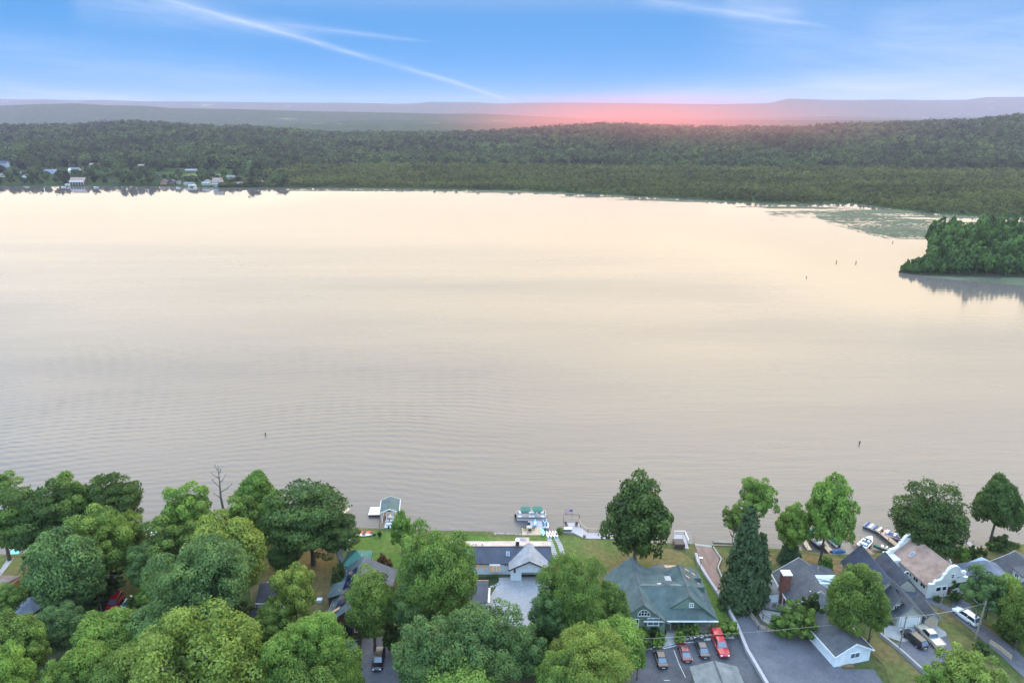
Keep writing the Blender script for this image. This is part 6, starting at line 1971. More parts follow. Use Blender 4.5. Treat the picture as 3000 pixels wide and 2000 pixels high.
TREES = [
 # cx, top, w, bottom, base, shape, tint, label
 (-30, 1375, 150, 1475, 1640, 'loose', 'mid', 'tree cut by the left picture edge, only a few twigs over the lake'),
 (62, 1432, 165, 1625, 1676, 'tiered', 'mid', 'shore tree with a straight bare stem beside the turquoise dock'),
 (150, 1412, 190, 1645, 1684, 'tiered', 'dark', 'dark shore tree with a leaning stem right of the straight stem'),
 (232, 1384, 170, 1600, 1650, 'loose', 'mid', 'tall airy shore tree with several stems seen against the water'),
 (335, 1388, 150, 1560, 1640, 'tiered', 'dark', 'dark layered shore tree with a crooked top twig, left of the speedboat'),
 (385, 1500, 110, 1660, 1690, 'loose', 'yellow', 'thin straw green tree left of the speedboat'),
 (310, 1500, 190, 1700, 1735, 'round', 'mid', 'broad green tree standing behind the dark rounded thicket'),
 (195, 1552, 200, 1790, 1835, 'round', 'teal', 'dark rounded tree behind the blue hexagonal roof'),
 (550, 1420, 170, 1600, 1650, 'loose', 'bright', 'bright loose shore tree left of the dead snag'),
 (500, 1520, 190, 1690, 1735, 'loose', 'mid', 'grey green tree right behind the speedboat'),
 (748, 1372, 130, 1500, 1590, 'feathery', 'bright', 'tall bright tree with a lopsided top right of the dead snag'),
 (720, 1450, 150, 1600, 1625, 'loose', 'mid', 'lower green tree at the foot of the lopsided one'),
 (805, 1440, 110, 1600, 1640, 'feathery', 'mid', 'narrow green tree leaning on the big dark oak'),
 (905, 1424, 240, 1628, 1652, 'tiered', 'dark', 'big spreading dark oak with a thick trunk on the straw lawn'),
 (985, 1500, 130, 1635, 1655, 'tiered', 'dark', 'dark oak at the fence by the pale sheds'),
 (832, 1585, 105, 1680, 1690, 'round', 'dark', 'very dark low tree under the left side of the big oak'),
 (672, 1500, 215, 1745, 1800, 'round', 'yellow', 'yellow green maple rising left of the straw lawn'),
 (608, 1565, 260, 1850, 1905, 'giant', 'teal', 'huge blue green tree at the left of the white cottage'),
 (440, 1610, 130, 1730, 1775, 'round', 'teal', 'blue green tree just below the speedboat'),
 (460, 1652, 90, 1755, 1790, 'round', 'mid', 'small pointed green tree in front of the blue green one'),
 (452, 1705, 105, 1800, 1830, 'loose', 'bright', 'light green bushy tree beside the parked white car'),
 (20, 1722, 110, 1800, 1860, 'round', 'mid', 'bushy tree hiding the brick cottage wall at the left edge'),
 (40, 1800, 170, 1960, 2050, 'round', 'mid', 'green tree below the blue hexagonal roof'),
 (165, 1755, 110, 1850, 1890, 'loose', 'teal', 'dim tree in the shade right of the hexagonal roof'),
 (175, 1800, 140, 1900, 1960, 'round', 'teal', 'dim bushy tree below the parked red car'),
 (330, 1790, 190, 1930, 2010, 'round', 'bright', 'fresh green tree with a bright top just below the red car'),
 (460, 1790, 180, 1910, 1990, 'round', 'teal', 'grey green tree left of the big yellow green crown'),
 (90, 1845, 120, 1990, 2070, 'loose', 'mid', 'narrow tree with lit tip near the wire pole'),
 (265, 1870, 160, 2040, 2110, 'round', 'bright', 'light green crown low between the wire and the big yellow green crown'),
 (400, 1880, 160, 2060, 2120, 'round', 'mid', 'green crown touching the big yellow green crown from the left'),
 (20, 1920, 150, 2120, 2200, 'round', 'bright', 'light crown in the bottom left corner'),
 (170, 1930, 130, 2100, 2170, 'loose', 'mid', 'shaded crown right of the bottom left corner'),
 (330, 1950, 150, 2130, 2200, 'round', 'mid', 'green crown on the bottom edge left of the yellow green giant'),
 (570, 1806, 350, 2160, 2140, 'giant', 'yellow', 'giant domed crown of yellow green leaves on the bottom edge'),
 (450, 1930, 180, 2180, 2200, 'round', 'yellow', 'pale shoulder crown left of the yellow green giant'),
 (860, 1656, 140, 1830, 1880, 'loose', 'yellow', 'slim yellow green tree over the dark roofed white cottage'),
 (795, 1790, 130, 1900, 1935, 'round', 'mid', 'green tree below the white cottage'),
 (930, 1790, 170, 1990, 2060, 'giant', 'bright', 'lively light green tree below the slim yellow one'),
 (840, 1850, 170, 2060, 2120, 'round', 'bright', 'light green crown bottom right of the yellow green giant'),
 (1000, 1895, 150, 2080, 2110, 'round', 'bright', 'light green crown below the blue garage roof'),
 (920, 1950, 190, 2160, 2200, 'round', 'mid', 'green crown on the bottom edge below the blue garage roof'),
 (1090, 1684, 165, 1880, 1905, 'round', 'mid', 'olive tree leaning over the solar house roof'),
 (1175, 1500, 75, 1600, 1625, 'feathery', 'bright', 'small fresh tree hiding the side of the boathouse'),
 (1240, 1560, 130, 1740, 1800, 'round', 'teal', 'tall tree between the boathouse lawn and the great rounded tree'),
 (1290, 1545, 215, 1830, 1885, 'giant', 'mid', 'great rounded tree left of the navy roofed house'),
 (1220, 1700, 130, 1870, 1905, 'round', 'teal', 'dark tree filling the gap between olive tree and great rounded tree'),
 (1330, 1740, 130, 1850, 1900, 'round', 'mid', 'green tree overhanging the small navy shed'),
 (1400, 1782, 250, 2010, 2075, 'giant', 'teal', 'wide blue green crown below the grey driveway'),
 (1250, 1855, 200, 2060, 2130, 'round', 'teal', 'blue green crown right of the black car'),
 (1530, 1830, 150, 2000, 2060, 'loose', 'teal', 'pale flecked crown under the end of the driveway'),
 (1330, 1960, 230, 2150, 2200, 'round', 'mid', 'crown in the middle of the bottom edge'),
 (1668, 1640, 178, 1850, 1905, 'giant', 'mid', 'full green tree hiding the right end of the carport'),
 (1785, 1700, 130, 1840, 1880, 'feathery', 'mid', 'green tree leaning on the left of the big green roof'),
 (1700, 1720, 150, 1890, 1920, 'round', 'mid', 'middle tree of the clump left of the big green roof'),
 (1612, 1745, 120, 1880, 1930, 'round', 'teal', 'tree at the lower left of that clump, beside the driveway'),
 (1790, 1815, 190, 1950, 1985, 'round', 'bright', 'fresh light green tree over the car park corner'),
 (1870, 1890, 60, 1970, 1990, 'small', 'bright', 'light sprig hanging over the car park beside the leftmost car'),
 (1720, 1865, 210, 2050, 2110, 'giant', 'yellow', 'yellow green crown at the bottom beside the car park'),
 (1630, 1920, 140, 2080, 2160, 'round', 'mid', 'green crown left of the yellow green one at the bottom'),
 (1868, 1392, 220, 1640, 1652, 'feathery', 'dark', 'large solitary feathery tree on the lawn behind the big green roof'),
 (2215, 1398, 115, 1520, 1640, 'loose', 'bright', 'tall tree showing its light head above the dark spruce'),
 (2155, 1480, 80, 1560, 1660, 'loose', 'mid', 'thin side branches left of the spruce top'),
 (2325, 1478, 125, 1605, 1640, 'feathery', 'bright', 'smaller light tree between the spruce and the tall boatside tree'),
 (2428, 1394, 155, 1590, 1650, 'feathery', 'bright', 'tall light tree with a long bare trunk by the covered boats'),
 (2498, 1652, 165, 1850, 1885, 'round', 'mid', 'round tree between the grey roof and the white garage'),
 (2560, 1740, 90, 1860, 1880, 'round', 'mid', 'right shoulder of foliage beside the white garage roof'),
 (2722, 1447, 208, 1640, 1632, 'round', 'dark', 'big dense dark dome of a tree behind the curved gable house'),
 (2930, 1382, 150, 1560, 1602, 'feathery', 'dark', 'tall dark tree with two stems at the right shore'),
 (2950, 1690, 120, 1815, 1835, 'loose', 'bright', 'light green tree in front of the house at the right edge'),
 (2880, 1665, 110, 1790, 1830, 'loose', 'teal', 'pale blue green tree in front of the blue grey roof'),
 (3000, 1720, 130, 1880, 1900, 'round', 'mid', 'green tree cut by the right picture edge'),
 (2905, 1690, 80, 1790, 1812, 'round', 'dark', 'dark shaded tree above the white car'),
 (2990, 1775, 110, 1868, 1872, 'round', 'dark', 'deep shaded tree right of the leaning utility pole'),
 (2830, 1905, 190, 2080, 2120, 'loose', 'yellow', 'yellow green crown in the bottom right corner'),
 (2740, 1960, 120, 2080, 2120, 'loose', 'bright', 'green fringe left of the bottom right crown'),
]
for i, (cx, top, w, bot, base, kind, tint, lab) in enumerate(TREES):
    tree(cx, top, w, bot, base, kind, tint, lab, name='leafy_tree' if tint != 'dark' else 'dark_tree', v=i % 3)
# spruces
tree(2185, 1478, 150, 1775, 1775, 'conifer', 'needle', 'tall dark spruce beside the brick coloured boat ramp', name='spruce_tree', v=0)
tree(2222, 1560, 110, 1760, 1762, 'conifer', 'needle', 'second dark spruce close behind the tall one', name='spruce_tree', v=1)
tree(2316, 1578, 80, 1645, 1646, 'conifer', 'needle', 'small dark spruce above the grey hip roof', name='spruce_tree', v=2)
# dense under-storey that fills the gaps between the trees on the left
BUSH = [
 (2935, 1570, 62, 1607, 1610, 'dark', 'dark round bush at the foot of the tall right shore tree'),
 (2905, 1585, 32, 1607, 1610, 'mid', 'small bush left of the dark round bush'),
 (2982, 1590, 16, 1606, 1607, 'mid', 'tiny bush on the right shore'),
 (2872, 1600, 14, 1625, 1627, 'dark', 'slim dark cypress behind the blue grey roof'),
 (2886, 1610, 14, 1630, 1632, 'dark', 'slim cypress right of its twin behind the blue grey roof'),
 (2850, 1598, 34, 1635, 1640, 'dark', 'dark brown hedge behind the blue grey roof'),
 (2812, 1596, 50, 1640, 1645, 'bright', 'green hedge by the dock right of the dark dome tree'),
 (2420, 1625, 42, 1672, 1690, 'mid', 'ivy covered bush at the foot of the tall boatside tree'),
 (2340, 1772, 110, 1865, 1868, 'mid', 'big low shrub at the end of the terrace'),
 (2375, 1745, 70, 1800, 1830, 'dark', 'shrub behind the big low terrace shrub'),
 (2290, 1800, 70, 1860, 1862, 'mid', 'left end of the low shrub by the terrace ramp'),
 (2798, 1732, 34, 1758, 1760, 'dark', 'round clipped shrub right of the curved gable house door'),
 (2746, 1745, 22, 1758, 1760, 'dark', 'round clipped shrub left of the curved gable house door'),
 (2875, 1882, 50, 1915, 1920, 'dark', 'dark bush left of the wooden rail'),
 (2002, 1830, 45, 1858, 1862, 'dark', 'dark rhododendron right of the entrance path'),
 (2035, 1825, 40, 1855, 1857, 'mid', 'green shrub under the porch of the big green roof'),
 (1884, 1833, 36, 1857, 1858, 'dark', 'dark shrub under the gable window with brown shutters'),
 (1918, 1835, 34, 1858, 1860, 'dark', 'dark shrub left of the entrance path'),
 (1935, 1855, 34, 1880, 1882, 'mid', 'shrub beside the entrance path above the first car'),
 (1880, 1860, 60, 1895, 1898, 'dark', 'low shrub bed left of the entrance path'),
 (1925, 1872, 34, 1892, 1893, 'bright', 'light green shrub by the path corner'),
 (1990, 1850, 34, 1880, 1882, 'bright', 'yellowish shrub right of the entrance path'),
 (2135, 1818, 60, 1858, 1860, 'mid', 'weeping shrub at the corner of the retaining wall'),
 (2090, 1835, 30, 1850, 1852, 'mid', 'shrub beside the pale boulder'),
 (1120, 1624, 34, 1660, 1662, 'rust', 'rust coloured shrub on the bright lawn'),
 (1136, 1636, 30, 1668, 1670, 'rust', 'darker rust shrub right of the taller rust one'),
 (1000, 1640, 26, 1720, 1725, 'dark', 'dark clipped conifer hedge by the stone chimney'),
 (985, 1665, 30, 1735, 1740, 'dark', 'lower dark hedge left of the solar house'),
 (1112, 1555, 12, 1572, 1573, 'dark', 'small evergreen right of the kayaks'),
 (85, 1695, 60, 1745, 1750, 'yellow', 'sunny shrub between the cottage and the hexagonal roof'),
 (120, 1700, 50, 1750, 1755, 'bright', 'shrub right of the sunny one above the hexagonal roof'),
 (240, 1720, 130, 1800, 1805, 'dark', 'low dark thicket at the foot of the left trees'),
 (300, 1690, 110, 1745, 1748, 'dark', 'low dark thicket behind the parked red car'),
 (400, 1740, 60, 1775, 1778, 'mid', 'low bush right behind the parked white car'),
 (530, 1790, 130, 1860, 1880, 'dark', 'undergrowth in the shade of the huge blue green tree'),
 (690, 1760, 80, 1830, 1850, 'dark', 'shaded undergrowth left of the white cottage'),
 (600, 1870, 200, 1930, 1960, 'dark', 'undergrowth behind the yellow green giant'),
 (760, 1850, 110, 1900, 1930, 'dark', 'shaded shrub below the lower cottage roof'),
 (1150, 1820, 70, 1890, 1900, 'dark', 'shaded shrub right of the solar house door'),
 (1190, 1880, 60, 1960, 1990, 'dark', 'shaded shrub right of the black car'),
 (1345, 1556, 50, 1575, 1580, 'mid', 'low shrub on the shore behind the great rounded tree'),
 (1639, 1545, 22, 1560, 1562, 'mid', 'little shrub left of the flag deck'),
 (1560, 1840, 110, 1920, 1950, 'mid', 'shrub under the end of the driveway'),
 (2770, 1650, 80, 1700, 1720, 'dark', 'shaded shrubs at the foot of the dark dome tree'),
 (2590, 1745, 40, 1790, 1800, 'dark', 'low shrub left of the garage with pale door'),
 (2965, 1830, 90, 1872, 1876, 'dark', 'dark bank of shrubs above the grass verge'),
]
for i, (cx, top, w, bot, base, tint, lab) in enumerate(BUSH):
    tree(cx, top, w, base, base, 'bush', tint, lab, name='shrub', cat='shrub', v=i % 3, trunk=False)
# dead snag
def snag():
    x, y = G(668, 1585)
    H = atY(668, 1364, y)[1] - LZ
    o = thing('dead_tree', 'bare dead grey snag standing against the water', 'tree', (x, y, LZ))
    r = random.Random(3)
    mb = MB()
    p = [Vector((0, 0, 0)), Vector((0.1, 0, H * .35)), Vector((-0.1, 0, H * .6)), Vector((0.15, 0, H * .8)), Vector((0.3, 0, H))]
    rad = [0.36, 0.29, 0.22, 0.14, 0.04]
    for i in range(4): mb.tube(p[i], p[i + 1], rad[i], rad[i + 1], 7)
    mb.build('trunk', bark_grey, o)
    for (i, f, dx, dz) in ((1, .3, 1.5, 1.0), (1, .9, -1.4, 1.7), (2, .3, 2.6, 1.9), (2, .6, -1.5, 2.3), (2, .9, 1.2, 1.6), (3, .2, -1.4, 1.6), (3, .5, 1.0, 1.7), (3, .7, -0.7, 1.2), (0, .9, 1.6, .9)):
        b = p[i].lerp(p[i + 1], f)
        lb = MB()
        m_ = b + Vector((dx * .5, r.uniform(-.5, .5), dz * .35))
        e = b + Vector((dx, r.uniform(-.8, .8), dz))
        lb.tube(b, m_, 0.13, 0.09, 5).tube(m_, e, 0.09, 0.03, 5)
        for k in range(3):
            q = m_.lerp(e, r.uniform(.2, .9))
            lb.tube(q, q + Vector((r.uniform(-.6, .6), r.uniform(-.4, .4), r.uniform(.2, .7))), 0.03, 0.012, 4)
        lb.build('branch', bark_grey, o)
snag()
# ------------------------------------------------------------------ far shore
far_crown = []
def far_crown_mesh(seed, m, nl=420, leaf=0.24, kind='round', ncl=22):
    return crown_mesh('far_crown', m, seed, kind, nl, ncl, leaf)
lf = LEAF
fm = {
    'a': leaf_mat('far_leaf', (0.026, 0.060, 0.016), (0.105, 0.150, 0.036), 0.55, True),
    's': leaf_mat('swamp_leaf', (0.060, 0.090, 0.022), (0.160, 0.190, 0.042), 0.35, True),
    'i': leaf_mat('island_leaf', (0.036, 0.092, 0.026), (0.135, 0.240, 0.055), 0.4),
}
def hidden_collection(name, meshes):
    c = bpy.data.collections.new(name)
    for me in meshes:
        o = bpy.data.objects.new(me.name, me)
        c.objects.link(o)
    return c
def scatter(name, pts, scl, coll, label, seed=1, tag_kind='stuff', cat='forest'):
    """one object whose points carry crowns (geometry nodes); sizes and turns stored per point"""
    rs = np.random.RandomState(seed)
    me = bpy.data.meshes.new(name)
    n = len(pts)
    me.vertices.add(n)
    me.vertices.foreach_set('co', np.asarray(pts, dtype=np.float32).ravel())
    a = me.attributes.new('size', 'FLOAT_VECTOR', 'POINT'); a.data.foreach_set('vector', np.asarray(scl, dtype=np.float32).ravel())
    a = me.attributes.new('turn', 'FLOAT_VECTOR', 'POINT')
    tv = np.zeros((n, 3), dtype=np.float32); tv[:, 2] = rs.uniform(0, 6.28, n); a.data.foreach_set('vector', tv.ravel())
    a = me.attributes.new('pick', 'INT', 'POINT'); a.data.foreach_set('value', rs.randint(0, len(coll.objects), n).astype(np.int32))
    o = link(name, me)
    ng = bpy.data.node_groups.new(name + '_nodes', 'GeometryNodeTree')
    ng.interface.new_socket('Geometry', in_out='INPUT', socket_type='NodeSocketGeometry')
    ng.interface.new_socket('Geometry', in_out='OUTPUT', socket_type='NodeSocketGeometry')
    gi, go = ng.nodes.new('NodeGroupInput'), ng.nodes.new('NodeGroupOutput')
    mp = ng.nodes.new('GeometryNodeMeshToPoints')
    ip = ng.nodes.new('GeometryNodeInstanceOnPoints')
    ci = ng.nodes.new('GeometryNodeCollectionInfo')
    ci.inputs['Collection'].default_value = coll
    ci.inputs['Separate Children'].default_value = True
    ci.inputs['Reset Children'].default_value = True
    ip.inputs['Pick Instance'].default_value = True
    def at(nm, ty):
        q = ng.nodes.new('GeometryNodeInputNamedAttribute'); q.data_type = ty; q.inputs['Name'].default_value = nm
        return q.outputs[0]
    L = ng.links
    L.new(gi.outputs[0], mp.inputs[0]); L.new(mp.outputs[0], ip.inputs['Points']); L.new(ci.outputs[0], ip.inputs['Instance'])
    L.new(at('pick', 'INT'), ip.inputs['Instance Index'])
    er = ng.nodes.new('FunctionNodeEulerToRotation')
    L.new(at('turn', 'FLOAT_VECTOR'), er.inputs[0]); L.new(er.outputs[0], ip.inputs['Rotation'])
    L.new(at('size', 'FLOAT_VECTOR'), ip.inputs['Scale'])
    L.new(ip.outputs[0], go.inputs[0])
    md = o.modifiers.new('crowns', 'NODES'); md.node_group = ng
    return tag(o, label, cat, kind=tag_kind)
FARM = [far_crown_mesh(200 + i, fm['a'], 420, .24, 'round', 24) for i in range(4)] + [far_crown_mesh(210 + i, fm['a'], 380, .23, 'loose', 20) for i in range(2)] + [conifer_mesh('far_conifer', fm['a'], 220, 500, 8, .26)]
SWM = [far_crown_mesh(230 + i, fm['s'], 150, .34, 'loose', 12) for i in range(4)]
c_forest = hidden_collection('forest_crowns', FARM)
c_swamp = hidden_collection('swamp_crowns', SWM)

# houses on the far shore first, so the trees leave room for them
HOUSES_FAR = [
 # px, base py, width px, height px, wall, roof, style, label
 (6, 491, 26, 20, 'siding_blue', 'roof_blue', 'gable', 'far blue and white gabled house at the left picture edge'),
 (140, 480, 16, 10, 'siding_cream', 'roof_greylight', 'gable', 'far pale house with a light roof, upper of the left group'),
 (160, 474, 20, 12, 'siding_cream', 'roof_greylight', 'gable', 'far house with pale hip roof just above its neighbour'),
 (143, 494, 9, 8, 'siding_white', 'roof_greylight', 'gable', 'tiny white far shed between two houses'),
 (148, 510, 36, 14, 'siding_blue', 'roof_bluegrey', 'double', 'far lavender grey house with two gables'),
 (216, 506, 28, 16, 'siding_white', 'roof_bluegrey', 'turret', 'far grey roofed house with a white round turret'),
 (77, 524, 26, 13, 'siding_white', 'roof_greylight', 'deck', 'far grey roofed house with white balcony'),
 (3, 520, 12, 12, 'siding_cream', 'roof_greylight', 'gable', 'far cream house cut by the left edge near the water'),
 (54, 512, 18, 8, 'siding_brown', 'roof_greylight', 'gable', 'dim grey far roof left of the lavender house'),
 (223, 545, 42, 24, 'siding_brown', 'roof_brown', 'porch', 'far two storey house with white balcony posts above the water'),
 (273, 487, 22, 9, 'siding_cream', 'roof_brown', 'gable', 'far low house with pinkish roof'),
 (305, 486, 14, 5, 'siding_orange', 'roof_brown', 'gable', 'tiny far house with an orange gleam'),
 (424, 490, 40, 9, 'siding_brown', 'roof_brown', 'gable', 'far long house with dull red roof behind a clearing'),
 (475, 543, 18, 17, 'siding_orange', 'roof_charcoal', 'gable', 'far orange timber house with white gable tip'),
 (499, 542, 16, 16, 'siding_brown', 'roof_charcoal', 'gable', 'far dark house with tall white pointed window'),
 (518, 541, 10, 12, 'siding_white', 'roof_grey', 'gable', 'small far house with pointed white gable'),
 (548, 545, 26, 10, 'siding_cream', 'roof_greylight', 'gable', 'far long low grey house on the green bank'),
 (601, 545, 22, 18, 'siding_cream', 'roof_greylight', 'deck', 'far tan two storey gabled house'),
 (633, 547, 26, 26, 'siding_white', 'roof_brown', 'double', 'large far white house with stacked porches'),
 (558, 503, 28, 9, 'siding_white', 'roof_grey', 'porch', 'far house with white porch in the dark wood'),
 (559, 470, 20, 7, 'siding_white', 'roof_bluegrey', 'gable', 'far house with pale flat roof high in the wood'),
 (496, 468, 18, 6, 'siding_white', 'roof_greylight', 'gable', 'white gleaming far roof high in the wood'),
 (675, 526, 22, 12, 'siding_cream', 'roof_greylight', 'gable', 'far pale house with a light roof edge'),
 (692, 545, 30, 10, 'siding_orange', 'roof_greylight', 'gable', 'far low tan house by the clearing'),
 (775, 538, 22, 8, 'siding_blue', 'roof_greylight', 'gable', 'last far grey cottage on the right of the far village'),
 (1178, 411, 22, 8, 'plastic_white', 'plastic_white', 'flat', 'long white building alone on the wooded hill'),
 (1158, 410, 7, 5, 'plastic_white', 'plastic_white', 'flat', 'small white block left of the long white building'),
 (2576, 453, 10, 6, 'siding_white', 'roof_greylight', 'gable', 'single pale house in the woods on the right'),
 (2240, 437, 4, 5, 'siding_white', 'roof_greylight', 'gable', 'tiny white gleam in the woods right of the centre'),
 (2102, 444, 5, 6, 'siding_white', 'roof_greylight', 'gable', 'tiny white house in the woods below the red sky'),
]
house_at = []
for (px_, py_, wp, hp, wm, rm, style, lab) in HOUSES_FAR:
    x, y, z = on_far(px_, py_)
    if py_ > 535: y += 4
    depth = y * math.cos(PITCH) + (CH - z) * math.sin(PITCH)
    w = wp * depth / FP
    h_ = hp * depth / FP * .88
    house_at.append((x, y, max(w, 8)))
    s_ = B('far_house', lab, 'house', x, y, z)
    z0 = z - 1.0
    d_ = max(5.0, min(9.0, w * .7))
    wm, rm = M['siding_cream' if wm == 'siding_white' else wm], M[rm]
    ev = z + h_ * .62
    if style == 'flat':
        s_.box(x - w / 2, x + w / 2, y, y + d_, z0, z + h_, wm, 'wall')
        s_.box(x - w / 2 - .3, x + w / 2 + .3, y - .3, y + d_ + .3, z + h_, z + h_ + .4, rm, 'roof')
        continue
    if style in ('gable', 'deck', 'porch', 'turret', 'double'):
        ax = 'y' if (w < 9 or style == 'deck') else 'x'
        s_.walls(x - w / 2, x + w / 2, y, y + d_, ev, wm, z0=z0, gable=ax, ridge=z + h_)
        s_.gable_roof(x - w / 2, x + w / 2, y, y + d_, ev, z + h_, ax, rm, .5, trim=M['stucco'] if w > 11 else None)
    nwin = max(1, int(w / 2.6))
    for k_ in range(nwin):
        xx = x - w / 2 + w * (k_ + .5) / nwin
        s_.window((xx, y, z + h_ * .34), min(1.3, w / nwin * .5), min(1.5, h_ * .3), '-y', bars=(0, 0))
    if style == 'double':
        s_.walls(x + w * .1, x + w * .42, y - 1.6, y - .02, ev + .3, wm, 'gable_wall', z0=z0, gable='y', ridge=z + h_ * .95)
        s_.gable_roof(x + w * .1, x + w * .42, y - 1.6, y + 2, ev + .3, z + h_ * .95, 'y', rm, .3, name='gable_roof', trim=M['white_paint'])
        s_.box(x - w * .5, x + w * .05, y - 1.8, y - .02, z + h_ * .25, z + h_ * .32, M['white_paint'], 'balcony')
    if style in ('porch', 'deck'):
        s_.box(x - w * .5, x + w * .5, y - 2.2, y - .02, z + h_ * .42, z + h_ * .47, M['white_paint'], 'balcony')
        s_.box(x - w * .5, x + w * .5, y - 2.2, y - 2.1, z + h_ * .52, z + h_ * .60, M['white_paint'], 'balcony_rail')
        for k_ in range(6):
            xx = x - w * .48 + w * .96 * k_ / 5
            s_.box(xx - .12, xx + .12, y - 2.1, y - 1.9, z0, z + h_ * .42, M['white_paint'], 'porch_post')
    if style == 'turret':
        s_.part(MB().tube((x - w * .35, y - .8, z0), (x - w * .35, y - .8, z + h_ * .55), w * .15, w * .15, 10), 'turret', M['white_paint'])
        s_.part(MB().tube((x - w * .35, y - .8, z + h_ * .55), (x - w * .35, y - .8, z + h_ * .95), w * .18, .1, 10), 'turret_roof', M['white_paint'])
# boats and docks across the lake
for (px_, py_, L_, lab) in ((187, 549, 5, 'far white boat at the dock of the balcony house'), (283, 550, 6, 'far white boat lying alone at the left shore'), (523, 551, 5, 'far white boat below the small pointed gable'),
                            (637, 548, 6, 'far boat under the large white far house'), (573, 551, 4, 'tiny far boat right of the white canopy')):
    x, y = G(px_, py_, 0)
    motorboat(lab, x, y - 1, .1, L_, 2, inner=M['plastic_white'])
for (px_, py_, w_, lab) in ((198, 546, 4, 'small white far boathouse frame at the water'), (564, 549, 9, 'far white striped boat canopy at the shore'), (640, 546, 5, 'far white pavilion at the foot of the large white house')):
    x, y = G(px_, py_, 0)
    o = thing('boat_canopy', lab, 'canopy', (x, y, 0))
    for sx_ in (-w_ / 2, w_ / 2):
        for sy_ in (-1.5, 1.5): MB().box(sx_ - .2, sx_ + .2, sy_ - .2, sy_ + .2, -1, 2.4).build('post', M['white_paint'], o)
    MB().box(-w_ / 2 - .3, w_ / 2 + .3, -1.9, 1.9, 2.4, 2.9).build('roof', M['white_paint'], o)
for (px_, py_, h_, lab) in ((435, 566, 2.4, 'small white buoy off the far left shore'), (130, 556, 2.2, 'tan marker post off the far left shore'), (701, 567, 1.8, 'faint marker post off the far village')):
    x, y = G(px_, py_, 0)
    o = thing('marker_buoy', lab, 'buoy', (x, y, 0))
    MB().tube((0, 0, -.3), (0, 0, h_), .45, .3, 8).build('float', M['plastic_white'], o)
    MB().tube((0, 0, h_), (0, 0, h_ + .5), .12, .1, 6).build('mast', M['steel'], o)

# individual trees of the far village
rs = np.random.RandomState(21)
placed = []
def clear(x, y, rad):
    for hx, hy, hw in house_at:
        if abs(x - hx) < hw * .5 + rad * .7 and -hw * 0.5 - 34 < y - hy < 9: return False
    return True
shore_n = 0
cand = []
for k_ in range(6000):
    q = rs.uniform(-0.80, -0.32)
    ys = float(look(SHORE, q))
    y = ys + 8 + rs.uniform(0, 1) ** 1.3 * 230
    x = q * y
    rad = rs.uniform(3.2, 6.0)
    if not clear(x, y, rad): continue
    if any((x - a) ** 2 + (y - b) ** 2 < (0.82 * (rad + c)) ** 2 for a, b, c in placed): continue
    placed.append((x, y, rad))
    if len(placed) >= 235: break
for i, (x, y, rad) in enumerate(placed):
    z = float(height(x, y))
    front_ = y - float(look(SHORE, x / y)) < 60
    o = thing('shore_tree', 'dark green tree at the waterfront of the far village' if front_ else 'dark green tree on the slope among and above the far village houses', 'tree', (x, y, z), rs.uniform(0, 6.28), 'trees on the far village waterfront' if front_ else 'trees on the slope of the far village')
    c = link('crown', FARM[rs.randint(0, 6)], o, (0, 0, rad * .25))
    hh = rad * rs.uniform(1.7, 2.4)
    c.scale = (rad, rad, hh / 2)
# forest beyond
def forest():
    rs = np.random.RandomState(8)
    P, S = [], []
    def add(n, fq, fy, rmin, rmax, test, hk=(1.7, 2.4)):
        q = rs.uniform(*fq, n)
        u = rs.uniform(0, 1, n)
        ys = look(SHORE, q)
        y = fy(q, u, ys)
        x = q * y
        r = rmin + (rmax - rmin) * rs.uniform(0, 1, n) ** 1.8 * 1.35
        ok = test(x, y, q, ys)
        x, y, r = x[ok], y[ok], r[ok]
        z = height(x, y)
        P.append(np.stack([x, y, z], 1))
        h_ = r * rs.uniform(*hk, len(r))
        S.append(np.stack([r, r, h_ / 2], 1))
    def t1(x, y, q, ys):
        ok = y > ys + swamp_end(q) + 4
        left = (q > -0.82) & (q < -0.31) & (y < ys + 238)
        for hx, hy, hw in house_at:
            ok &= ~((np.abs(x - hx) < hw * .5 + 4) & (y - hy > -34) & (y - hy < 8))
        return ok & ~left
    add(30000, (-.92, .92), lambda q, u, ys: ys + (1450 - ys) * np.sqrt(u), 4.0, 7.5, t1)
    add(26000, (-.92, .92), lambda q, u, ys: 1400 + 720 * u, 5.0, 8.5, t1)
    P_, S_ = np.concatenate(P), np.concatenate(S)
    scatter('forest', P_, S_, c_forest, 'dark unbroken wood covering the hills beyond the lake', 3)
    P.clear(); S.clear()
    def t2(x, y, q, ys):
        return (y < ys + swamp_end(q) + 12) & (y > ys + 6) & (q > -.42)
    add(42000, (-.42, .92), lambda q, u, ys: ys + 8 + (swamp_end(q) + 6) * u ** .85, 1.3, 3.6, t2, (1.1, 2.2))
    P_, S_ = np.concatenate(P), np.concatenate(S)
    # taller toward the wood, low reeds at the water
    ys = look(SHORE, P_[:, 0] / P_[:, 1]); f = np.clip((P_[:, 1] - ys) / 260, .18, 1.25)[:, None]
    scatter('swamp_shrubs', P_, S_ * (0.55 + .6 * f), c_swamp, 'olive green shrub swamp along the far shore', 4, cat='shrubs')
forest()

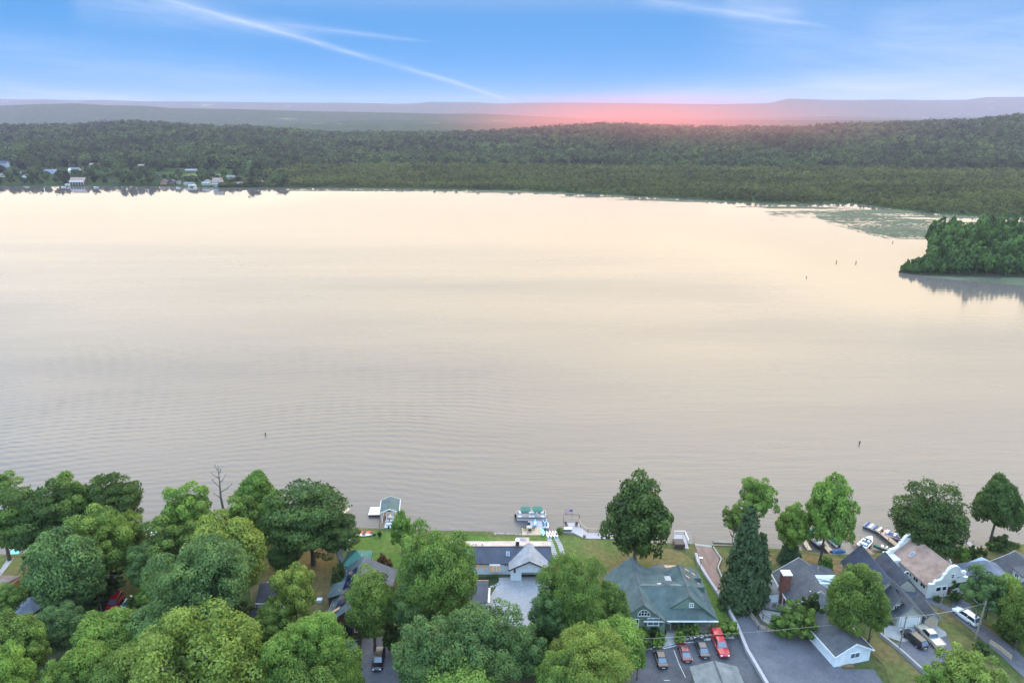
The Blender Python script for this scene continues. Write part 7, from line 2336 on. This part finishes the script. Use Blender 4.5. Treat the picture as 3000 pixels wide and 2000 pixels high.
# island
ISL = [(2632, 797), (2655, 802), (2700, 806), (2760, 808), (2850, 810), (2950, 812), (3100, 815), (3400, 815)]
def island():
    pts = [G(a_, b_, 0) for a_, b_ in ISL]
    back = [(x + (35 if i else 6), y + min(95, 6 + i * 22)) for i, (x, y) in enumerate(pts)]
    mb = MB()
    poly = pts + back[::-1]
    mb.prism(poly, -1, .5)
    m = grass_mat('island_floor', (.03, .045, .015), (.05, .05, .02), .5, .1)
    tag(mb.build('island', m), 'low dark island running out of the right picture edge', 'island', kind='structure')
    rs = np.random.RandomState(4)
    done = []
    specs = []
    # front rim first (low), then ever taller behind
    for k_ in range(9000):
        t = rs.uniform(0, 1)
        i = int(t * (len(pts) - 1)); f = t * (len(pts) - 1) - i
        fx_, fy_ = pts[i][0] * (1 - f) + pts[i + 1][0] * f, pts[i][1] * (1 - f) + pts[i + 1][1] * f
        bx_, by_ = back[i][0] * (1 - f) + back[i + 1][0] * f, back[i][1] * (1 - f) + back[i + 1][1] * f
        s = rs.uniform(0.03, 1)
        x, y = fx_ * (1 - s) + bx_ * s, fy_ * (1 - s) + by_ * s
        along = x - pts[0][0]
        hmax = min(21, 2.2 + along * .34) * (0.55 + .45 * min(1, s * 3 + .1))
        rad = np.clip(hmax * rs.uniform(.22, .34), 1.2, 5.6)
        if any((x - a) ** 2 + (y - b) ** 2 < (.72 * (rad + c)) ** 2 for a, b, c in done): continue
        if x > 390: continue
        done.append((x, y, rad))
        specs.append((x, y, rad, hmax * rs.uniform(.85, 1.15), s))
        if len(specs) >= 290: break
    IM = [crown_mesh('island_crown', fm['i'], 300 + i, 'round' if i < 3 else 'loose', 1500, 34, .15) for i in range(5)]
    for x, y, rad, h_, s in specs:
        o = thing('island_tree', 'green tree standing at the near waterline of the island' if s < .3 else 'green tree in the crowd behind the front rank of the island', 'tree', (x, y, .4), rs.uniform(0, 6.28), 'front rank of island trees' if s < .3 else 'rear ranks of island trees')
        c = link('crown', IM[rs.randint(0, 5)], o, (0, 0, h_ * .08))
        c.scale = (rad, rad, h_ * .92 / 2)
        if h_ > 10:
            t_ = link('trunk', TRUNKS[rs.randint(0, 3)], o); t_.scale = (rad, rad, h_ * .85)
island()

# lily pads and floating weed: small leaf rafts lying on the water
def weed():
    rs = np.random.RandomState(12)
    V, F = [], []
    def pad(x, y, sx_, sy_):
        n = 6
        b = len(V)
        a0 = rs.uniform(0, 1)
        for k_ in range(n):
            a_ = a0 + 2 * PI * k_ / n
            rr = rs.uniform(.75, 1.15)
            V.append((x + math.cos(a_) * sx_ * rr, y + math.sin(a_) * sy_ * rr, 0.03 + rs.uniform(0, .03)))
        F.append(tuple(range(b, b + n)))
    def inside(px, py, poly):
        c = False
        for i in range(len(poly)):
            x1, y1 = poly[i]; x2, y2 = poly[i - 1]
            if (y1 > py) != (y2 > py) and px < (x2 - x1) * (py - y1) / (y2 - y1) + x1: c = not c
        return c
    core = [(2375, 622), (2480, 620), (2600, 632), (2720, 648), (2800, 655), (2820, 700), (2700, 694), (2620, 694), (2540, 680), (2460, 655), (2400, 640)]
    halo = [(2330, 610), (2480, 600), (2600, 618), (2800, 640), (2840, 700), (2700, 702), (2600, 700), (2500, 676), (2420, 652), (2360, 630)]
    for k_ in range(34000):
        px_, py_ = rs.uniform(2330, 2860), rs.uniform(598, 704)
        if inside(px_, py_, core): p = .92
        elif inside(px_, py_, halo): p = .25
        else: continue
        x, y = G(px_, py_, 0)
        nn = float(vnoise(x, y, 22, 3)) * .6 + float(vnoise(x * .25, y, 7, 6)) * .4
        if rs.uniform() < p * (0.1 + 1.5 * nn * nn) and (p > .5 or nn > .5): pad(x, y, rs.uniform(.7, 2.2), rs.uniform(.4, 1.0))
    for k_ in range(9000):     # sheet in front of the island
        px_, py_ = rs.uniform(2700, 3040), rs.uniform(811, 838)
        x, y = G(px_, py_, 0)
        nn = float(vnoise(x * .35, y, 6, 9))
        lim = 811 + (px_ - 2700) * .09
        if py_ < lim and nn > .42 : pad(x, y, rs.uniform(.5, 1.5), rs.uniform(.4, .9))
    for k_ in range(26000):    # broken weed line along the far shore
        px_ = rs.uniform(760, 3000)
        q = ray(px_, 580)[0] / ray(px_, 580)[1]
        ys = float(look(SHORE, q))
        y = ys - abs(rs.normal()) * (13 if px_ < 2250 else 30)
        x = q * y
        nn = float(vnoise(x * .12, y, 9, 14))
        if nn > .62: pad(x, y, rs.uniform(1.5, 5), rs.uniform(.4, 1.0))
    me = bpy.data.meshes.new('lily_pads')
    me.from_pydata(V, [], F)
    me.materials.append(mat('lily_leaf', (.075, .095, .055), .9, .25, .05, spec=.1))
    o = link('lily_pads', me)
    tag(o, 'green rafts of lily pads and weed near the far right shore', 'lily pads', kind='stuff')
weed()
# distant fields on the plain
# ------------------------------------------------------------------ haze
def haze(dens=0.000062, col=(0.76, 0.69, 1.0), g=0.3):
    mb = MB().box(-13000, 13000, -700, 11600, -2.5, 345)
    m = bpy.data.materials.new('evening_haze')
    m.use_nodes = True
    nt = m.node_tree
    nt.nodes.clear()
    out = nt.nodes.new('ShaderNodeOutputMaterial')
    pv = nt.nodes.new('ShaderNodeVolumePrincipled')
    pv.inputs['Density'].default_value = dens
    pv.inputs['Color'].default_value = (*col, 1)
    pv.inputs['Anisotropy'].default_value = g
    nt.links.new(pv.outputs[0], out.inputs['Volume'])
    o = mb.build('haze', m)
    tag(o, 'thin violet evening haze over the lake and hills', 'haze', kind='stuff')
haze()

def painted_glow():
    """added volume whose red colour paints the sunset glow over the hills"""
    bm = bmesh.new()
    bmesh.ops.create_icosphere(bm, subdivisions=4, radius=1.0)
    me = bpy.data.meshes.new('red_glow_volume')
    bm.to_mesh(me); bm.free()
    m = bpy.data.materials.new('painted_red_glow')
    m.use_nodes = True
    nt = m.node_tree
    nt.nodes.clear()
    out = nt.nodes.new('ShaderNodeOutputMaterial')
    pv = nt.nodes.new('ShaderNodeVolumePrincipled')
    t = NT(nt)
    r2 = t.vmath('LENGTH', t.n.new('ShaderNodeTexCoord').outputs['Object'])
    f = t.math('POWER', t.math('MAXIMUM', t.math('SUBTRACT', 1.0, r2), 0.0), 1.7)
    t.put(pv.inputs['Density'], t.math('MULTIPLY', f, 0.0013))
    pv.inputs['Color'].default_value = (1.0, 0.33, 0.30, 1)  # red of the sunset glow put into the volume's colour
    pv.inputs['Anisotropy'].default_value = 0.5
    nt.links.new(pv.outputs[0], out.inputs['Volume'])
    me.materials.append(m)
    o = link('red_glow_volume', me, None, (410, 2450, 66))
    o.scale = (760, 1450, 112)
    tag(o, 'added rose red volume painting the evening glow over the wooded hills right of the centre', 'haze', kind='stuff')
painted_glow()
